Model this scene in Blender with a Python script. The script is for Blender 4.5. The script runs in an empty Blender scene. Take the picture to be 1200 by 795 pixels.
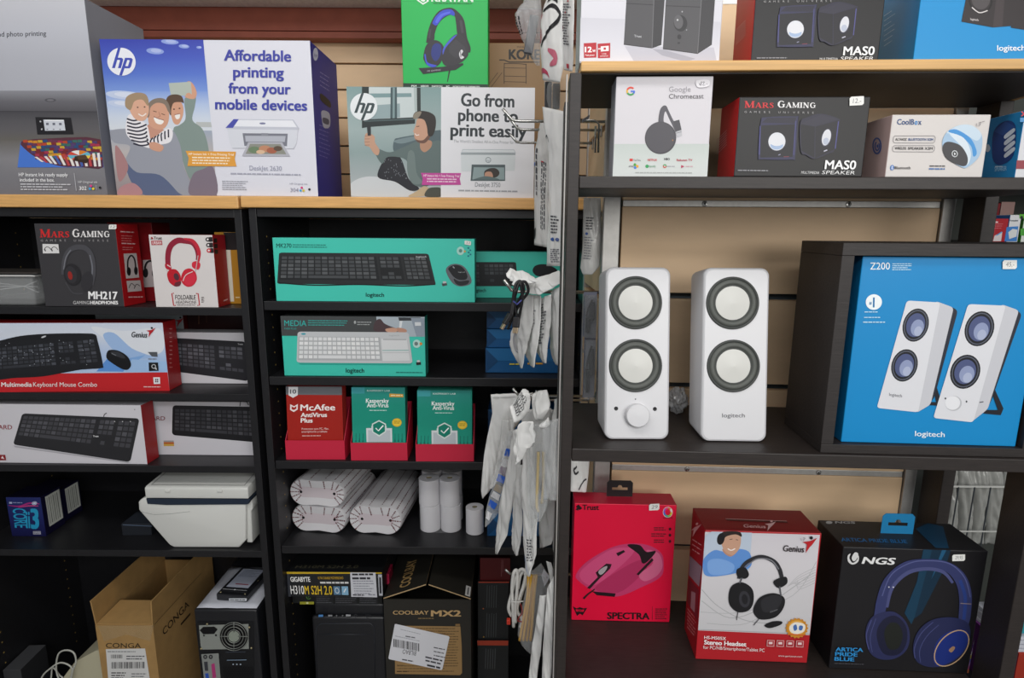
import bpy, bmesh, math, random
from mathutils import Vector as V, Matrix, noise

# ------------------------------------------------------------------ camera
W_PX, H_PX, FPX = 1200.0, 795.0, 690.0
CXP, CYP = W_PX / 2, H_PX / 2
EYE = V((0.0, 0.0, 1.5))
PITCH, ROLL = math.radians(10.83), math.radians(0.4)
SC = bpy.context.scene
COL = SC.collection
RMAT = (Matrix.Rotation(math.pi / 2 - PITCH, 3, 'X') @ Matrix.Rotation(ROLL, 3, 'Z'))
RINV = RMAT.transposed()
cam_data = bpy.data.cameras.new('camera')
cam_data.sensor_fit = 'HORIZONTAL'
cam_data.sensor_width = 36.0
cam_data.lens = FPX / W_PX * 36.0
cam_data.clip_start = 0.01
cam = bpy.data.objects.new('camera', cam_data)
cam.matrix_world = Matrix.Translation(EYE) @ RMAT.to_4x4()
COL.objects.link(cam)
SC.camera = cam
SC.view_settings.view_transform = 'Standard'
SC.view_settings.look = 'None'
SC.view_settings.gamma = 1.0
SC.view_settings.use_curve_mapping = False
SC.view_settings.exposure = 0.0

# ------------------------------------------------------------------ light
world = bpy.data.worlds.new('shop_ambient')
SC.world = world
world.use_nodes = True
world.node_tree.nodes['Background'].inputs[0].default_value = (0.93, 0.96, 1.0, 1)
world.node_tree.nodes['Background'].inputs[1].default_value = 0.22

def area(name, loc, size, power, aim=None, color=(1, 1, 1)):
    l = bpy.data.lights.new(name, 'AREA')
    l.shape = 'RECTANGLE'
    l.size, l.size_y = size
    l.energy = power
    l.color = color
    o = bpy.data.objects.new(name, l)
    o.location = loc
    if aim is not None:
        o.rotation_euler = (V(aim) - V(loc)).to_track_quat('-Z', 'Y').to_euler()
    COL.objects.link(o)
    return o
# rows of fluorescent ceiling lamps over the shop aisle, behind and above the viewer
area('ceiling_lamp_front', (-0.55, 0.10, 2.62), (1.9, 0.25), 12, (-0.45, 1.25, 1.3), (1.0, 0.98, 0.95))
area('ceiling_lamp_rear', (0.0, -1.6, 2.62), (2.6, 0.3), 24, (0.0, 1.2, 1.4), (0.97, 0.98, 1.0))
# added fill light, high behind the viewer to the right, brightens the rack's back
area('rack_fill_light', (1.3, -1.9, 1.95), (1.8, 0.9), 36, (0.55, 1.0, 1.25), (1.0, 0.98, 0.94))

# ------------------------------------------------------------------ pixel <-> world
def ray(px, py):
    return RMAT @ V(((px - CXP) / FPX, (CYP - py) / FPX, -1.0))
def at_y(px, py, y):
    d = ray(px, py)
    return EYE + d * ((y - EYE.y) / d.y)
def at_z(px, py, z):
    d = ray(px, py)
    return EYE + d * ((z - EYE.z) / d.z)
def project(p):
    c = RINV @ (V(p) - EYE)
    return (CXP + FPX * c.x / -c.z, CYP - FPX * c.y / -c.z)
def solve(P, u, px=None, py=None):
    """length t so that P + t*u is seen at column px (or row py)"""
    p, q = RINV @ (V(P) - EYE), RINV @ V(u)
    if px is not None:
        k = (px - CXP) / FPX
        return (-k * p.z - p.x) / (q.x + k * q.z)
    k = (CYP - py) / FPX
    return (-k * p.z - p.y) / (q.y + k * q.z)
def at_yz(px, y, z):
    P = V((0, y, z))
    return P + V((solve(P, V((1, 0, 0)), px=px), 0, 0))

# ------------------------------------------------------------------ colour, materials
def lin(c):
    if isinstance(c, str):
        c = c.lstrip('#')
        if len(c) == 3:
            c = ''.join(x * 2 for x in c)
        c = tuple(int(c[i:i + 2], 16) / 255 for i in (0, 2, 4))
        return tuple((x / 12.92 if x <= 0.04045 else ((x + 0.055) / 1.055) ** 2.4) for x in c)
    return tuple(c)
MATS = {}
def mat(name, color='888', rough=0.5, metal=0.0, noise_scale=0, noise_amt=0.15, stretch=(1, 1, 1), bump=0.0, spec=0.5,
        trans=0.0, alpha=1.0, coat=0.0):
    if name in MATS:
        return MATS[name]
    m = bpy.data.materials.new(name)
    m.use_nodes = True
    nt = m.node_tree
    b = nt.nodes['Principled BSDF']
    c = lin(color)
    b.inputs['Base Color'].default_value = (*c, 1)
    b.inputs['Roughness'].default_value = rough
    b.inputs['Metallic'].default_value = metal
    b.inputs['Specular IOR Level'].default_value = spec
    b.inputs['Transmission Weight'].default_value = trans
    b.inputs['Alpha'].default_value = alpha
    b.inputs['Coat Weight'].default_value = coat
    if noise_scale:
        tc = nt.nodes.new('ShaderNodeTexCoord')
        mp = nt.nodes.new('ShaderNodeMapping')
        mp.inputs['Scale'].default_value = stretch
        nz = nt.nodes.new('ShaderNodeTexNoise')
        nz.inputs['Scale'].default_value = noise_scale
        nz.inputs['Detail'].default_value = 5
        nt.links.new(tc.outputs['Object'], mp.inputs[0])
        nt.links.new(mp.outputs[0], nz.inputs['Vector'])
        rp = nt.nodes.new('ShaderNodeValToRGB')
        rp.color_ramp.elements[0].position = 0.3
        rp.color_ramp.elements[1].position = 0.7
        rp.color_ramp.elements[0].color = (*[x * (1 - noise_amt) for x in c], 1)
        rp.color_ramp.elements[1].color = (*[min(1, x * (1 + noise_amt)) for x in c], 1)
        nt.links.new(nz.outputs['Fac'], rp.inputs[0])
        nt.links.new(rp.outputs[0], b.inputs['Base Color'])
        if bump:
            bp = nt.nodes.new('ShaderNodeBump')
            bp.inputs['Strength'].default_value = bump
            bp.inputs['Distance'].default_value = 0.002
            nt.links.new(nz.outputs['Fac'], bp.inputs['Height'])
            nt.links.new(bp.outputs[0], b.inputs['Normal'])
    MATS[name] = m
    return m
def ink_mat(name, rough, spec):
    m = mat(name, 'fff', rough, spec=spec)
    nt = m.node_tree
    a = nt.nodes.new('ShaderNodeAttribute')
    a.attribute_name = 'print'
    nt.links.new(a.outputs['Color'], nt.nodes['Principled BSDF'].inputs['Base Color'])
    return m
INK = ink_mat('printed_card', 0.42, 0.35)
INK_MATT = ink_mat('printed_matt', 0.7, 0.2)
BLACK_LAM = mat('black_laminate', '1a1a1d', 0.42, noise_scale=60, noise_amt=0.12, bump=0.05)
BROWN_LAM = mat('wenge_laminate', '27211f', 0.5, noise_scale=40, noise_amt=0.25, stretch=(1, 8, 8), bump=0.05)
BEECH = mat('beech_board', 'd9a868', 0.45, noise_scale=14, noise_amt=0.12, stretch=(1, 12, 14))
PLY = mat('pine_edge', 'cfa468', 0.5, noise_scale=9, noise_amt=0.22, stretch=(0.6, 10, 26))
SLAT = mat('slatwall_board', 'e0c09a', 0.55, noise_scale=7, noise_amt=0.07, stretch=(1, 1, 3))
ALU = mat('brushed_aluminium', 'c4c2be', 0.42, 0.55, noise_scale=120, noise_amt=0.06)
STEEL = mat('chromed_wire', 'b9b9b6', 0.25, 0.9)
GROOVE = mat('groove_shadow_grey', '3f4a50', 0.6)
DARK = mat('dark_plastic', '141417', 0.5)
SATIN = mat('satin_black_plastic', '1b1c20', 0.35)
WHITEP = mat('white_plastic', 'd8d8da', 0.38)
CARD = mat('brown_cardboard', 'a5824f', 0.8, noise_scale=30, noise_amt=0.08, bump=0.1)
def film(name, color, clear, rough=0.18):
    """thin plastic film: part see-through, part glossy sheen"""
    if name in MATS:
        return MATS[name]
    m = bpy.data.materials.new(name)
    m.use_nodes = True
    nt = m.node_tree
    b = nt.nodes['Principled BSDF']
    b.inputs['Base Color'].default_value = (*lin(color), 1)
    b.inputs['Roughness'].default_value = rough
    t = nt.nodes.new('ShaderNodeBsdfTransparent')
    mx = nt.nodes.new('ShaderNodeMixShader')
    mx.inputs[0].default_value = clear
    nt.links.new(b.outputs[0], mx.inputs[1])
    nt.links.new(t.outputs[0], mx.inputs[2])
    nt.links.new(mx.outputs[0], nt.nodes['Material Output'].inputs[0])
    MATS[name] = m
    return m
F_WHITE = film('white_pouch_film', 'e2e2e0', 0.0, 0.32)
F_MILKY = film('milky_pouch_film', 'dcdcda', 0.22, 0.25)
F_CLEAR = film('clear_pouch_film', 'e4e7e8', 0.76, 0.08)

# ------------------------------------------------------------------ objects
def link(name, me, parent=None, loc=None, mw=None):
    o = bpy.data.objects.new(name, me)
    COL.objects.link(o)
    if mw is not None:
        o.matrix_world = mw
    if loc is not None:
        o.location = loc
    if parent is not None:
        o.parent = parent
    return o
def tag(o, label, cat, group=None):
    o['label'], o['category'] = label, cat
    if group:
        o['group'] = group
    return o
def thing(name, label, cat, M, group=None):
    o = bpy.data.objects.new(name, None)
    o.empty_display_size = 0.02
    COL.objects.link(o)
    o.matrix_world = M
    return tag(o, label, cat, group)
def frame(P, yaw=0.0, tilt=0.0):
    return Matrix.Translation(P) @ Matrix.Rotation(yaw, 4, 'Z') @ Matrix.Rotation(tilt, 4, 'X')

class MB:
    """collects geometry for ONE mesh"""
    def __init__(s):
        s.v, s.f, s.c, s.m = [], [], [], []
        s.mats = []
    def mi(s, m):
        if m not in s.mats:
            s.mats.append(m)
        return s.mats.index(m)
    def add(s, verts, faces, m=None, col=None):
        b = len(s.v)
        s.v += [tuple(x) for x in verts]
        k = s.mi(m) if m is not None else 0
        for f in faces:
            s.f.append([b + i for i in f])
            s.m.append(k)
            s.c.append(col)
    def box(s, lo, hi, m=None, col=None, bev=0.0, T=None, seg=2):
        bm = bmesh.new()
        bmesh.ops.create_cube(bm, size=1)
        for v in bm.verts:
            v.co = V([(lo[i] + hi[i]) / 2 + v.co[i] * (hi[i] - lo[i]) for i in range(3)])
        if bev:
            bmesh.ops.bevel(bm, geom=bm.edges[:], offset=min(bev, 0.49 * min(hi[i] - lo[i] for i in range(3))), segments=seg, affect='EDGES', profile=0.5)
        s.bm(bm, m, col, T)
    def bm(s, bm, m=None, col=None, T=None):
        bm.verts.index_update()
        vs = [(T @ v.co if T is not None else v.co.copy()) for v in bm.verts]
        s.add(vs, [[v.index for v in f.verts] for f in bm.faces], m, col)
        bm.free()
    def tube(s, pts, r, m=None, n=8, caps=True, col=None):
        pts = [V(p) for p in pts]
        rr = r if isinstance(r, (list, tuple)) else [r] * len(pts)
        rings = []
        up = None
        for i, p in enumerate(pts):
            t = (pts[min(i + 1, len(pts) - 1)] - pts[max(i - 1, 0)])
            if t.length < 1e-9:
                t = V((0, 0, 1))
            t.normalize()
            if up is None:
                up = V((0, 0, 1)) if abs(t.z) < 0.9 else V((1, 0, 0))
            a = up - t * up.dot(t)
            if a.length < 1e-6:
                a = t.orthogonal()
            a.normalize()
            up = a
            b = t.cross(a)
            rings.append([p + (a * math.cos(2 * math.pi * k / n) + b * math.sin(2 * math.pi * k / n)) * rr[i] for k in range(n)])
        vs = [x for r_ in rings for x in r_]
        fs = []
        for i in range(len(pts) - 1):
            for k in range(n):
                fs.append([i * n + k, i * n + (k + 1) % n, (i + 1) * n + (k + 1) % n, (i + 1) * n + k])
        if caps:
            fs.append(list(range(n))[::-1])
            fs.append([(len(pts) - 1) * n + k for k in range(n)])
        s.add(vs, fs, m, col)
    def lathe(s, prof, m=None, n=40, T=None, col=None, closed=False):
        """prof: (radius, height) about local Z"""
        vs, fs = [], []
        L = len(prof)
        for k in range(n):
            a = 2 * math.pi * k / n
            for r, z in prof:
                p = V((r * math.cos(a), r * math.sin(a), z))
                vs.append(T @ p if T is not None else p)
        for k in range(n):
            k2 = (k + 1) % n
            for i in range(L if closed else L - 1):
                j = (i + 1) % L
                fs.append([k * L + i, k2 * L + i, k2 * L + j, k * L + j])
        s.add(vs, fs, m, col)
    def prism(s, poly, d0, d1, m=None, col=None, T=None):
        """polygon (x, z) swept along y from d0 to d1"""
        n = len(poly)
        vs = [V((x, d0, z)) for x, z in poly] + [V((x, d1, z)) for x, z in poly]
        if T is not None:
            vs = [T @ v for v in vs]
        fs = [list(range(n)), list(range(2 * n - 1, n - 1, -1))]
        fs += [[(i + 1) % n, i, n + i, n + (i + 1) % n] for i in range(n)]
        s.add(vs, fs, m, col)
    def build(s, name, parent=None, m=None, smooth=False, M=None, angle=None):
        me = bpy.data.meshes.new(name)
        me.from_pydata(s.v, [], s.f)
        mats = s.mats or [m or INK]
        for x in mats:
            me.materials.append(x)
        me.polygons.foreach_set('material_index', s.m)
        if any(c is not None for c in s.c):
            at = me.color_attributes.new('print', 'FLOAT_COLOR', 'CORNER')
            buf = []
            for f, c in zip(s.f, s.c):
                if c is None:
                    c = (0.5, 0.5, 0.5)
                if isinstance(c[0], (tuple, list)):
                    for q in c:
                        buf += [*q, 1.0]
                else:
                    buf += [*c, 1.0] * len(f)
            at.data.foreach_set('color', buf)
        if smooth:
            me.polygons.foreach_set('use_smooth', [True] * len(me.polygons))
            if angle is not None:
                me.set_sharp_from_angle(angle=math.radians(angle))
        me.update()
        return link(name, me, parent, mw=M)
def recalc(o):
    bm = bmesh.new()
    bm.from_mesh(o.data)
    bmesh.ops.recalc_face_normals(bm, faces=bm.faces)
    bm.to_mesh(o.data)
    bm.free()
    return o

# ------------------------------------------------------------------ lettering
_TXT = {}
def text_mesh(s, bold=0.0, res=3):
    k = (s, bold, res)
    if k not in _TXT:
        c = bpy.data.curves.new('t', 'FONT')
        c.body = s
        c.offset = bold
        c.resolution_u = res
        c.fill_mode = 'FRONT'
        o = bpy.data.objects.new('t', c)
        m = bpy.data.meshes.new_from_object(o)
        vs = [(v.co.x, (v.co.y + 0) / 0.682) for v in m.vertices]
        fs = [list(p.vertices) for p in m.polygons]
        bpy.data.objects.remove(o)
        bpy.data.curves.remove(c)
        bpy.data.meshes.remove(m)
        if vs:
            x0 = min(v[0] for v in vs)
            x1 = max(v[0] for v in vs)
        else:
            x0, x1 = 0, 1
        _TXT[k] = ([((x - x0) / 0.682, y) for x, y in vs], fs, (x1 - x0) / 0.682)
    return _TXT[k]
# a small slab-and-wedge serif alphabet for the serif headings (thick / thin strokes with serifs)
SERIF = {
 'M': (1.15, [((.15, 0), (.15, 1), .10), ((.15, 1), (.57, .05), .22), ((.57, .05), (.98, 1), .08), ((.98, 0), (.98, 1), .24)], [(0, 0, .32), (.78, 0, 1.18), (0, 1, .24), (.9, 1, 1.18)]),
 'A': (.95, [((.10, 0), (.46, 1), .09), ((.46, 1), (.82, 0), .24), ((.22, .33), (.68, .33), .08)], [(-.04, 0, .26), (.62, 0, 1.0)]),
 'R': (.95, [((.2, 0), (.2, 1), .23), ((.2, .95), (.55, .95), .1), ((.55, .95), (.72, .85), .16), ((.72, .85), (.72, .64), .22), ((.72, .64), (.55, .5), .16), ((.2, .5), (.58, .5), .1), ((.45, .5), (.85, .02), .22)], [(.02, 0, .4), (.02, 1, .3), (.72, 0, 1.0)]),
 'S': (.72, [((.62, .78), (.5, .94), .11), ((.5, .94), (.22, .92), .11), ((.22, .92), (.13, .73), .2), ((.13, .73), (.56, .38), .23), ((.56, .38), (.56, .17), .2), ((.56, .17), (.4, .05), .11), ((.4, .05), (.16, .07), .11), ((.16, .07), (.07, .25), .11)], []),
 'G': (.95, [((.80, .78), (.62, .95), .11), ((.62, .95), (.36, .95), .11), ((.36, .95), (.16, .75), .17), ((.16, .75), (.13, .3), .24), ((.13, .3), (.34, .05), .18), ((.34, .05), (.62, .05), .11), ((.62, .05), (.78, .15), .14), ((.78, 0.08), (.78, .45), .2)], [(.56, .45, .96)]),
 'I': (.42, [((.2, 0), (.2, 1), .24)], [(0, 0, .4), (0, 1, .4)]),
 'N': (1.0, [((.15, 0), (.15, 1), .1), ((.15, 1), (.82, .0), .24), ((.82, 0), (.82, 1), .1)], [(0, 0, .32), (0, 1, .26), (.66, 1, .98)]),
}

class Art:
    """flat print on one face of a thing; everything is given in photograph pixels and laid on the face's real plane.
    face(px, py, off) -> local point"""
    EPS = 0.000009
    def __init__(s, face, base=0.0004, detail=True):
        own = getattr(face, 'owner', None)
        key = getattr(face, 'side', 'F')
        s.own, s.key = own, key
        if own is not None:
            base = max(base, own.layers.get(key, 0.0))
        s.face, s.off, s.mb = face, base, MB()
    def _n(s):
        s.off += s.EPS
        return s.off
    def poly(s, pts, col, cols=None):
        o = s._n()
        c = lin(col)
        vs = [s.face(x, y, o) for x, y in pts]
        s.mb.add(vs, [list(range(len(vs)))], None, c if cols is None else [lin(q) for q in cols])
    def quad(s, x0, y0, x1, y1, col):
        s.poly([(x0, y0), (x1, y0), (x1, y1), (x0, y1)], col)
    def grad(s, a, b, c, d, stops):
        """quad a(top-left) b(top-right) c(bottom-right) d(bottom-left), colours top to bottom"""
        o = s._n()
        n = len(stops) - 1
        lp = lambda p, q, t: (p[0] + (q[0] - p[0]) * t, p[1] + (q[1] - p[1]) * t)
        for i in range(n):
            t0, t1 = i / n, (i + 1) / n
            P = [lp(a, d, t0), lp(b, c, t0), lp(b, c, t1), lp(a, d, t1)]
            c0, c1 = lin(stops[i]), lin(stops[i + 1])
            s.mb.add([s.face(x, y, o) for x, y in P], [[0, 1, 2, 3]], None, [c0, c0, c1, c1])
    def smooth(s, pts, col, n=5):
        out = []
        L = len(pts)
        for i in range(L):
            p0, p1, p2, p3 = pts[i - 1], pts[i], pts[(i + 1) % L], pts[(i + 2) % L]
            for k in range(n):
                t = k / n
                out.append(tuple(0.5 * (2 * p1[j] + (p2[j] - p0[j]) * t + (2 * p0[j] - 5 * p1[j] + 4 * p2[j] - p3[j]) * t * t + (3 * p1[j] - p0[j] - 3 * p2[j] + p3[j]) * t ** 3) for j in (0, 1)))
        s.poly(out, col)
    def rpoly(s, pts, r, col, n=4):
        """polygon with rounded corners"""
        out = []
        L = len(pts)
        for i in range(L):
            p, a, b = V(pts[i]), V(pts[i - 1]), V(pts[(i + 1) % L])
            k = min(r, (a - p).length * .45, (b - p).length * .45)
            p0, p1 = p + (a - p).normalized() * k, p + (b - p).normalized() * k
            for j in range(n + 1):
                t = j / n
                q = p0 * (1 - t) ** 2 + p * 2 * t * (1 - t) + p1 * t * t
                out.append((q.x, q.y))
        s.poly(out, col)
    def ell(s, cx, cy, rx, ry, col, rot=0, a0=0, a1=360, n=28):
        full = abs(a1 - a0) >= 360
        r = math.radians(rot)
        P = []
        for k in range(n + (0 if full else 1)):
            a = math.radians(a0 + (a1 - a0) * k / n)
            x, y = rx * math.cos(a), ry * math.sin(a)
            P.append((cx + x * math.cos(r) - y * math.sin(r), cy + x * math.sin(r) + y * math.cos(r)))
        s.poly(P, col)
    def ring(s, cx, cy, rx, ry, w, col, rot=0, a0=0, a1=360, n=32):
        r = math.radians(rot)
        P = []
        for k in range(n + 1):
            a = math.radians(a0 + (a1 - a0) * k / n)
            x, y = rx * math.cos(a), ry * math.sin(a)
            P.append((cx + x * math.cos(r) - y * math.sin(r), cy + x * math.sin(r) + y * math.cos(r)))
        s.line(P, w, col)
    def line(s, pts, w, col, closed=False):
        o = s._n()
        c = lin(col)
        L, R = [], []
        n = len(pts)
        ww = w if isinstance(w, (list, tuple)) else [w] * n
        for i, (x, y) in enumerate(pts):
            a, b = pts[max(i - 1, 0)], pts[min(i + 1, n - 1)]
            dx, dy = b[0] - a[0], b[1] - a[1]
            l = math.hypot(dx, dy) or 1
            nx, ny = -dy / l * ww[i] / 2, dx / l * ww[i] / 2
            L.append((x + nx, y + ny))
            R.append((x - nx, y - ny))
        vs = [s.face(x, y, o) for x, y in L + R]
        s.mb.add(vs, [[i, i + 1, n + i + 1, n + i] for i in range(n - 1)], None, c)
    def curve(s, pts, w, col, n=6):
        out, ws = [], []
        L = len(pts)
        ww = w if isinstance(w, (list, tuple)) else [w] * L
        for i in range(L - 1):
            p0, p1, p2, p3 = pts[max(i - 1, 0)], pts[i], pts[i + 1], pts[min(i + 2, L - 1)]
            for k in range(n + (1 if i == L - 2 else 0)):
                t = k / n
                out.append(tuple(0.5 * (2 * p1[j] + (p2[j] - p0[j]) * t + (2 * p0[j] - 5 * p1[j] + 4 * p2[j] - p3[j]) * t * t + (3 * p1[j] - p0[j] - 3 * p2[j] + p3[j]) * t ** 3) for j in (0, 1)))
                ws.append(ww[i] + (ww[i + 1] - ww[i]) * t)
        s.line(out, ws, col)
    def text(s, t, x0, y0, x1, h, col, y1=None, bold=0.0, ital=0.0, up=None, wide=None, res=3):
        """baseline from (x0,y0) to (x1,y1), capitals h pixels tall"""
        if y1 is None:
            y1 = y0
        vs, fs, w = text_mesh(t, 0.0, res)
        b = bold / 0.682
        if x1 is None:
            x1 = x0 + w * h * (wide or 1)
            y1 = y0
        if up is None:
            up = (0, -h)
        dx, dy = (x1 - x0) / w, (y1 - y0) / w
        # heavier weights: the same letters laid down again with a small shift
        for du, dv in (((0, 0),) if b <= 0 else ((-b, -b * .5), (b, -b * .5), (-b, b * .5), (b, b * .5))):
            o = s._n()
            P = []
            for u, v in vs:
                u2 = (u + b) * w / (w + 2 * b) + ital * v + du
                P.append(s.face(x0 + dx * u2 + up[0] * (v + dv), y0 + dy * u2 + up[1] * (v + dv), o))
            s.mb.add(P, fs, None, lin(col))
    def serif(s, t, x0, y0, x1, h, col, y1=None, small=0.78):
        """capitals from the serif alphabet; lower case letters are small capitals"""
        if y1 is None:
            y1 = y0
        adv = []
        for ch in t:
            k = small if ch.islower() else 1.0
            adv.append((SERIF[ch.upper()] if ch != ' ' else None, k, 0.4 if ch == ' ' else (SERIF[ch.upper()][0] + 0.1) * k))
        tot = sum(a[2] for a in adv) - 0.1
        sx, sy = (x1 - x0) / tot, (y1 - y0) / tot
        u = 0
        o = s._n()
        c = lin(col)
        q = lambda a, b: s.face(x0 + sx * a, y0 + sy * a - h * b, s.off)
        for g, k, d in adv:
            if g:
                for (ax, ay), (bx, by), w in g[1]:
                    ax, ay, bx, by, ww = u + ax * k, ay * k, u + bx * k, by * k, w * k / 2
                    l = math.hypot(bx - ax, by - ay)
                    nx, ny = -(by - ay) / l * ww, (bx - ax) / l * ww
                    o = s._n()
                    s.mb.add([q(ax + nx, ay + ny), q(bx + nx, by + ny), q(bx - nx, by - ny), q(ax - nx, ay - ny)], [[0, 1, 2, 3]], None, c)
                for a, yy, b in g[2]:
                    o = s._n()
                    t0, t1 = (yy * k, yy * k + .07) if yy < .5 else (yy * k - .07, yy * k)
                    s.mb.add([q(u + a * k, t0), q(u + b * k, t0), q(u + b * k, t1), q(u + a * k, t1)], [[0, 1, 2, 3]], None, c)
            u += d
    def greek(s, x0, y0, x1, rows, pitch, col, h=None, seed=1, y1=None, ragged=0.25):
        """small print too fine to read: broken dashes"""
        rnd = random.Random(seed)
        o = s._n()
        c = lin(col)
        h = h or pitch * 0.5
        sl = 0 if y1 is None else (y1 - y0) / (x1 - x0)
        for r in range(rows):
            x = x0
            end = x1 - rnd.random() * ragged * (x1 - x0)
            while x < end:
                w = min(rnd.uniform(1.5, 6) * h * 0.8, end - x)
                y = y0 + r * pitch + (x - x0) * sl
                s.mb.add([s.face(*p, o) for p in ((x, y), (x + w, y + w * sl), (x + w, y + w * sl + h), (x, y + h))], [[0, 1, 2, 3]], None, c)
                x += w + h * 0.55
    def keyboard(s, q, body, key, rows=6, cols=19, deck=None, rad=0.04, blocks=((0.02, 0.64), (0.67, 0.80), (0.83, 0.98)), v0=0.12, v1=0.86, keys2=None):
        """keyboard seen in perspective: q = four corners TL TR BR BL"""
        def at(u, v):
            a = [q[0][i] + (q[1][i] - q[0][i]) * u for i in (0, 1)]
            b = [q[3][i] + (q[2][i] - q[3][i]) * u for i in (0, 1)]
            return (a[0] + (b[0] - a[0]) * v, a[1] + (b[1] - a[1]) * v)
        P = []
        ru, rv = rad, rad * 2.6
        for cu, cv, a0 in ((ru, rv, 180), (1 - ru, rv, 270), (1 - ru, 1 - rv, 0), (ru, 1 - rv, 90)):
            for k in range(5):
                a = math.radians(a0 + 22.5 * k)
                P.append(at(cu + ru * math.cos(a), cv + rv * math.sin(a)))
        s.poly(P, body)
        o = s._n()
        c = lin(key)
        rnd = random.Random(5)
        total = sum(b - a for a, b in blocks)
        if deck:
            for a, b in blocks:
                s.poly([at(a - .008, v0 - .02), at(b + .008, v0 - .02), at(b + .008, v1 + .02), at(a - .008, v1 + .02)], deck)
            o = s._n()
        for bi, (a, b) in enumerate(blocks):
            n = max(3, round(cols * (b - a) / total))
            for r in range(rows):
                va = v0 + (v1 - v0) * r / rows
                vb = va + (v1 - v0) / rows * 0.72
                if bi == 1 and r in (3,):
                    continue
                k = 0
                while k < n:
                    w = 1
                    if r == rows - 1 and bi == 0 and k == 4:
                        w = min(6, n - k)
                    if bi == 1 and r == 4 and k != 1:
                        k += 1
                        continue
                    ua = a + (b - a) * k / n
                    ub = a + (b - a) * (k + w) / n - (b - a) / n * 0.2
                    kk = c if (keys2 is None or rnd.random() > .3) else lin(keys2)
                    s.mb.add([s.face(*at(x, y), o) for x, y in ((ua, va), (ub, va), (ub, vb), (ua, vb))], [[0, 1, 2, 3]], None, kk)
                    k += w
    def barcode(s, x0, y0, x1, y1, col='111', seed=3, dy=0):
        rnd = random.Random(seed)
        o = s._n()
        x = x0
        c = lin(col)
        while x < x1 - 0.4:
            w = rnd.choice((0.4, 0.7, 1.0))
            e = (x - x0) / (x1 - x0) * dy
            s.mb.add([s.face(*p, o) for p in ((x, y0 + e), (x + w, y0 + e), (x + w, y1 + e), (x, y1 + e))], [[0, 1, 2, 3]], None, c)
            x += w + rnd.choice((0.4, 0.6, 0.9))
    def done(s, name, parent, label=None, m=None):
        if s.own is not None:
            s.own.layers[s.key] = s.off + 0.00002
        o = s.mb.build(name, parent, m or INK)
        if label:
            o['label'] = label
        return o

# ------------------------------------------------------------------ cartons
class Carton:
    """a rectangular carton standing at P (front bottom left), yawed, w x d x h"""
    def __init__(s, M, w, d, h):
        s.M, s.w, s.d, s.h = M, w, d, h
        s.I = M.inverted()
        s.root = None
        s.layers = {}
    def hit(s, fc):
        I3 = s.I.to_3x3()
        o = s.I @ EYE
        def F(px, py, off=0.0):
            d = I3 @ ray(px, py)
            if fc == 'F':
                t = (-off - o.y) / d.y
            elif fc == 'R':
                t = (s.w + off - o.x) / d.x
            elif fc == 'L':
                t = (-off - o.x) / d.x
            else:
                t = (s.h + off - o.z) / d.z
            return o + d * t
        F.owner, F.side = s, fc
        return F
    def art(s, fc='F'):
        return Art(s.hit(fc))
LIFT = 0.0005                      # a hair of air under everything that stands on something
def place(bl, br, top, y=None, z=None, yaw=0.0, tilt=0.0):
    """frame, width and height of a carton from its front bottom-left pixel, bottom-right column and top row"""
    if z is not None and y is not None:
        P = at_yz(bl[0], y, z + LIFT)
    elif z is not None:
        P = at_z(bl[0], bl[1], z + LIFT)
    else:
        P = at_y(bl[0], bl[1], y)
    ux = V((math.cos(yaw), math.sin(yaw), 0))
    w = solve(P, ux, px=br)
    up = Matrix.Rotation(yaw, 3, 'Z') @ (Matrix.Rotation(tilt, 3, 'X') @ V((0, 0, 1)))
    h = solve(P, up, py=top)
    return frame(P, yaw, tilt), w, h
def carton(name, label, cat, bl, br, top, d, y=None, z=None, yaw=0.0, cols=None, group=None, bev=0.0012, tilt=0.0, body='carton', seam=True):
    """cols: front, right, left, top colours"""
    yaw = math.radians(yaw)
    M, w, h = place(bl, br, top, y, z, yaw, math.radians(tilt))
    c = Carton(M, w, d, h)
    c.root = thing(name, label, cat, M, group)
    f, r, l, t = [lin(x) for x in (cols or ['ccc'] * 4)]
    bm = bmesh.new()
    bmesh.ops.create_cube(bm, size=1)
    for v in bm.verts:
        v.co = V(((v.co.x + .5) * w, (v.co.y + .5) * d, (v.co.z + .5) * h))
    bmesh.ops.bevel(bm, geom=bm.edges[:], offset=bev, segments=2, affect='EDGES', profile=0.5)
    bm.normal_update()
    mb = MB()
    bm.verts.index_update()
    mb.v = [tuple(v.co) for v in bm.verts]
    for fc in bm.faces:
        n = fc.normal
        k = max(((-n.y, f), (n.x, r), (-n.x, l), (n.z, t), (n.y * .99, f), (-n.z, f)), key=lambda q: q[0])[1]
        mb.f.append([v.index for v in fc.verts])
        mb.c.append(k)
        mb.m.append(0)
    bm.free()
    c.body = mb.build(body, c.root, INK)
    if seam and d > 0.05 and w > 0.05:      # closing flap on top and tuck seam on the right end
        sb = MB()
        dk = lambda q: tuple(x * 0.55 for x in q)
        sb.add([(0.004, 0.007, h + .0003), (w - .004, 0.007, h + .0003), (w - .004, 0.0082, h + .0003), (0.004, 0.0082, h + .0003)], [[0, 1, 2, 3]], None, dk(t))
        sb.build('flap_seam', c.root, INK)
    return c
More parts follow.
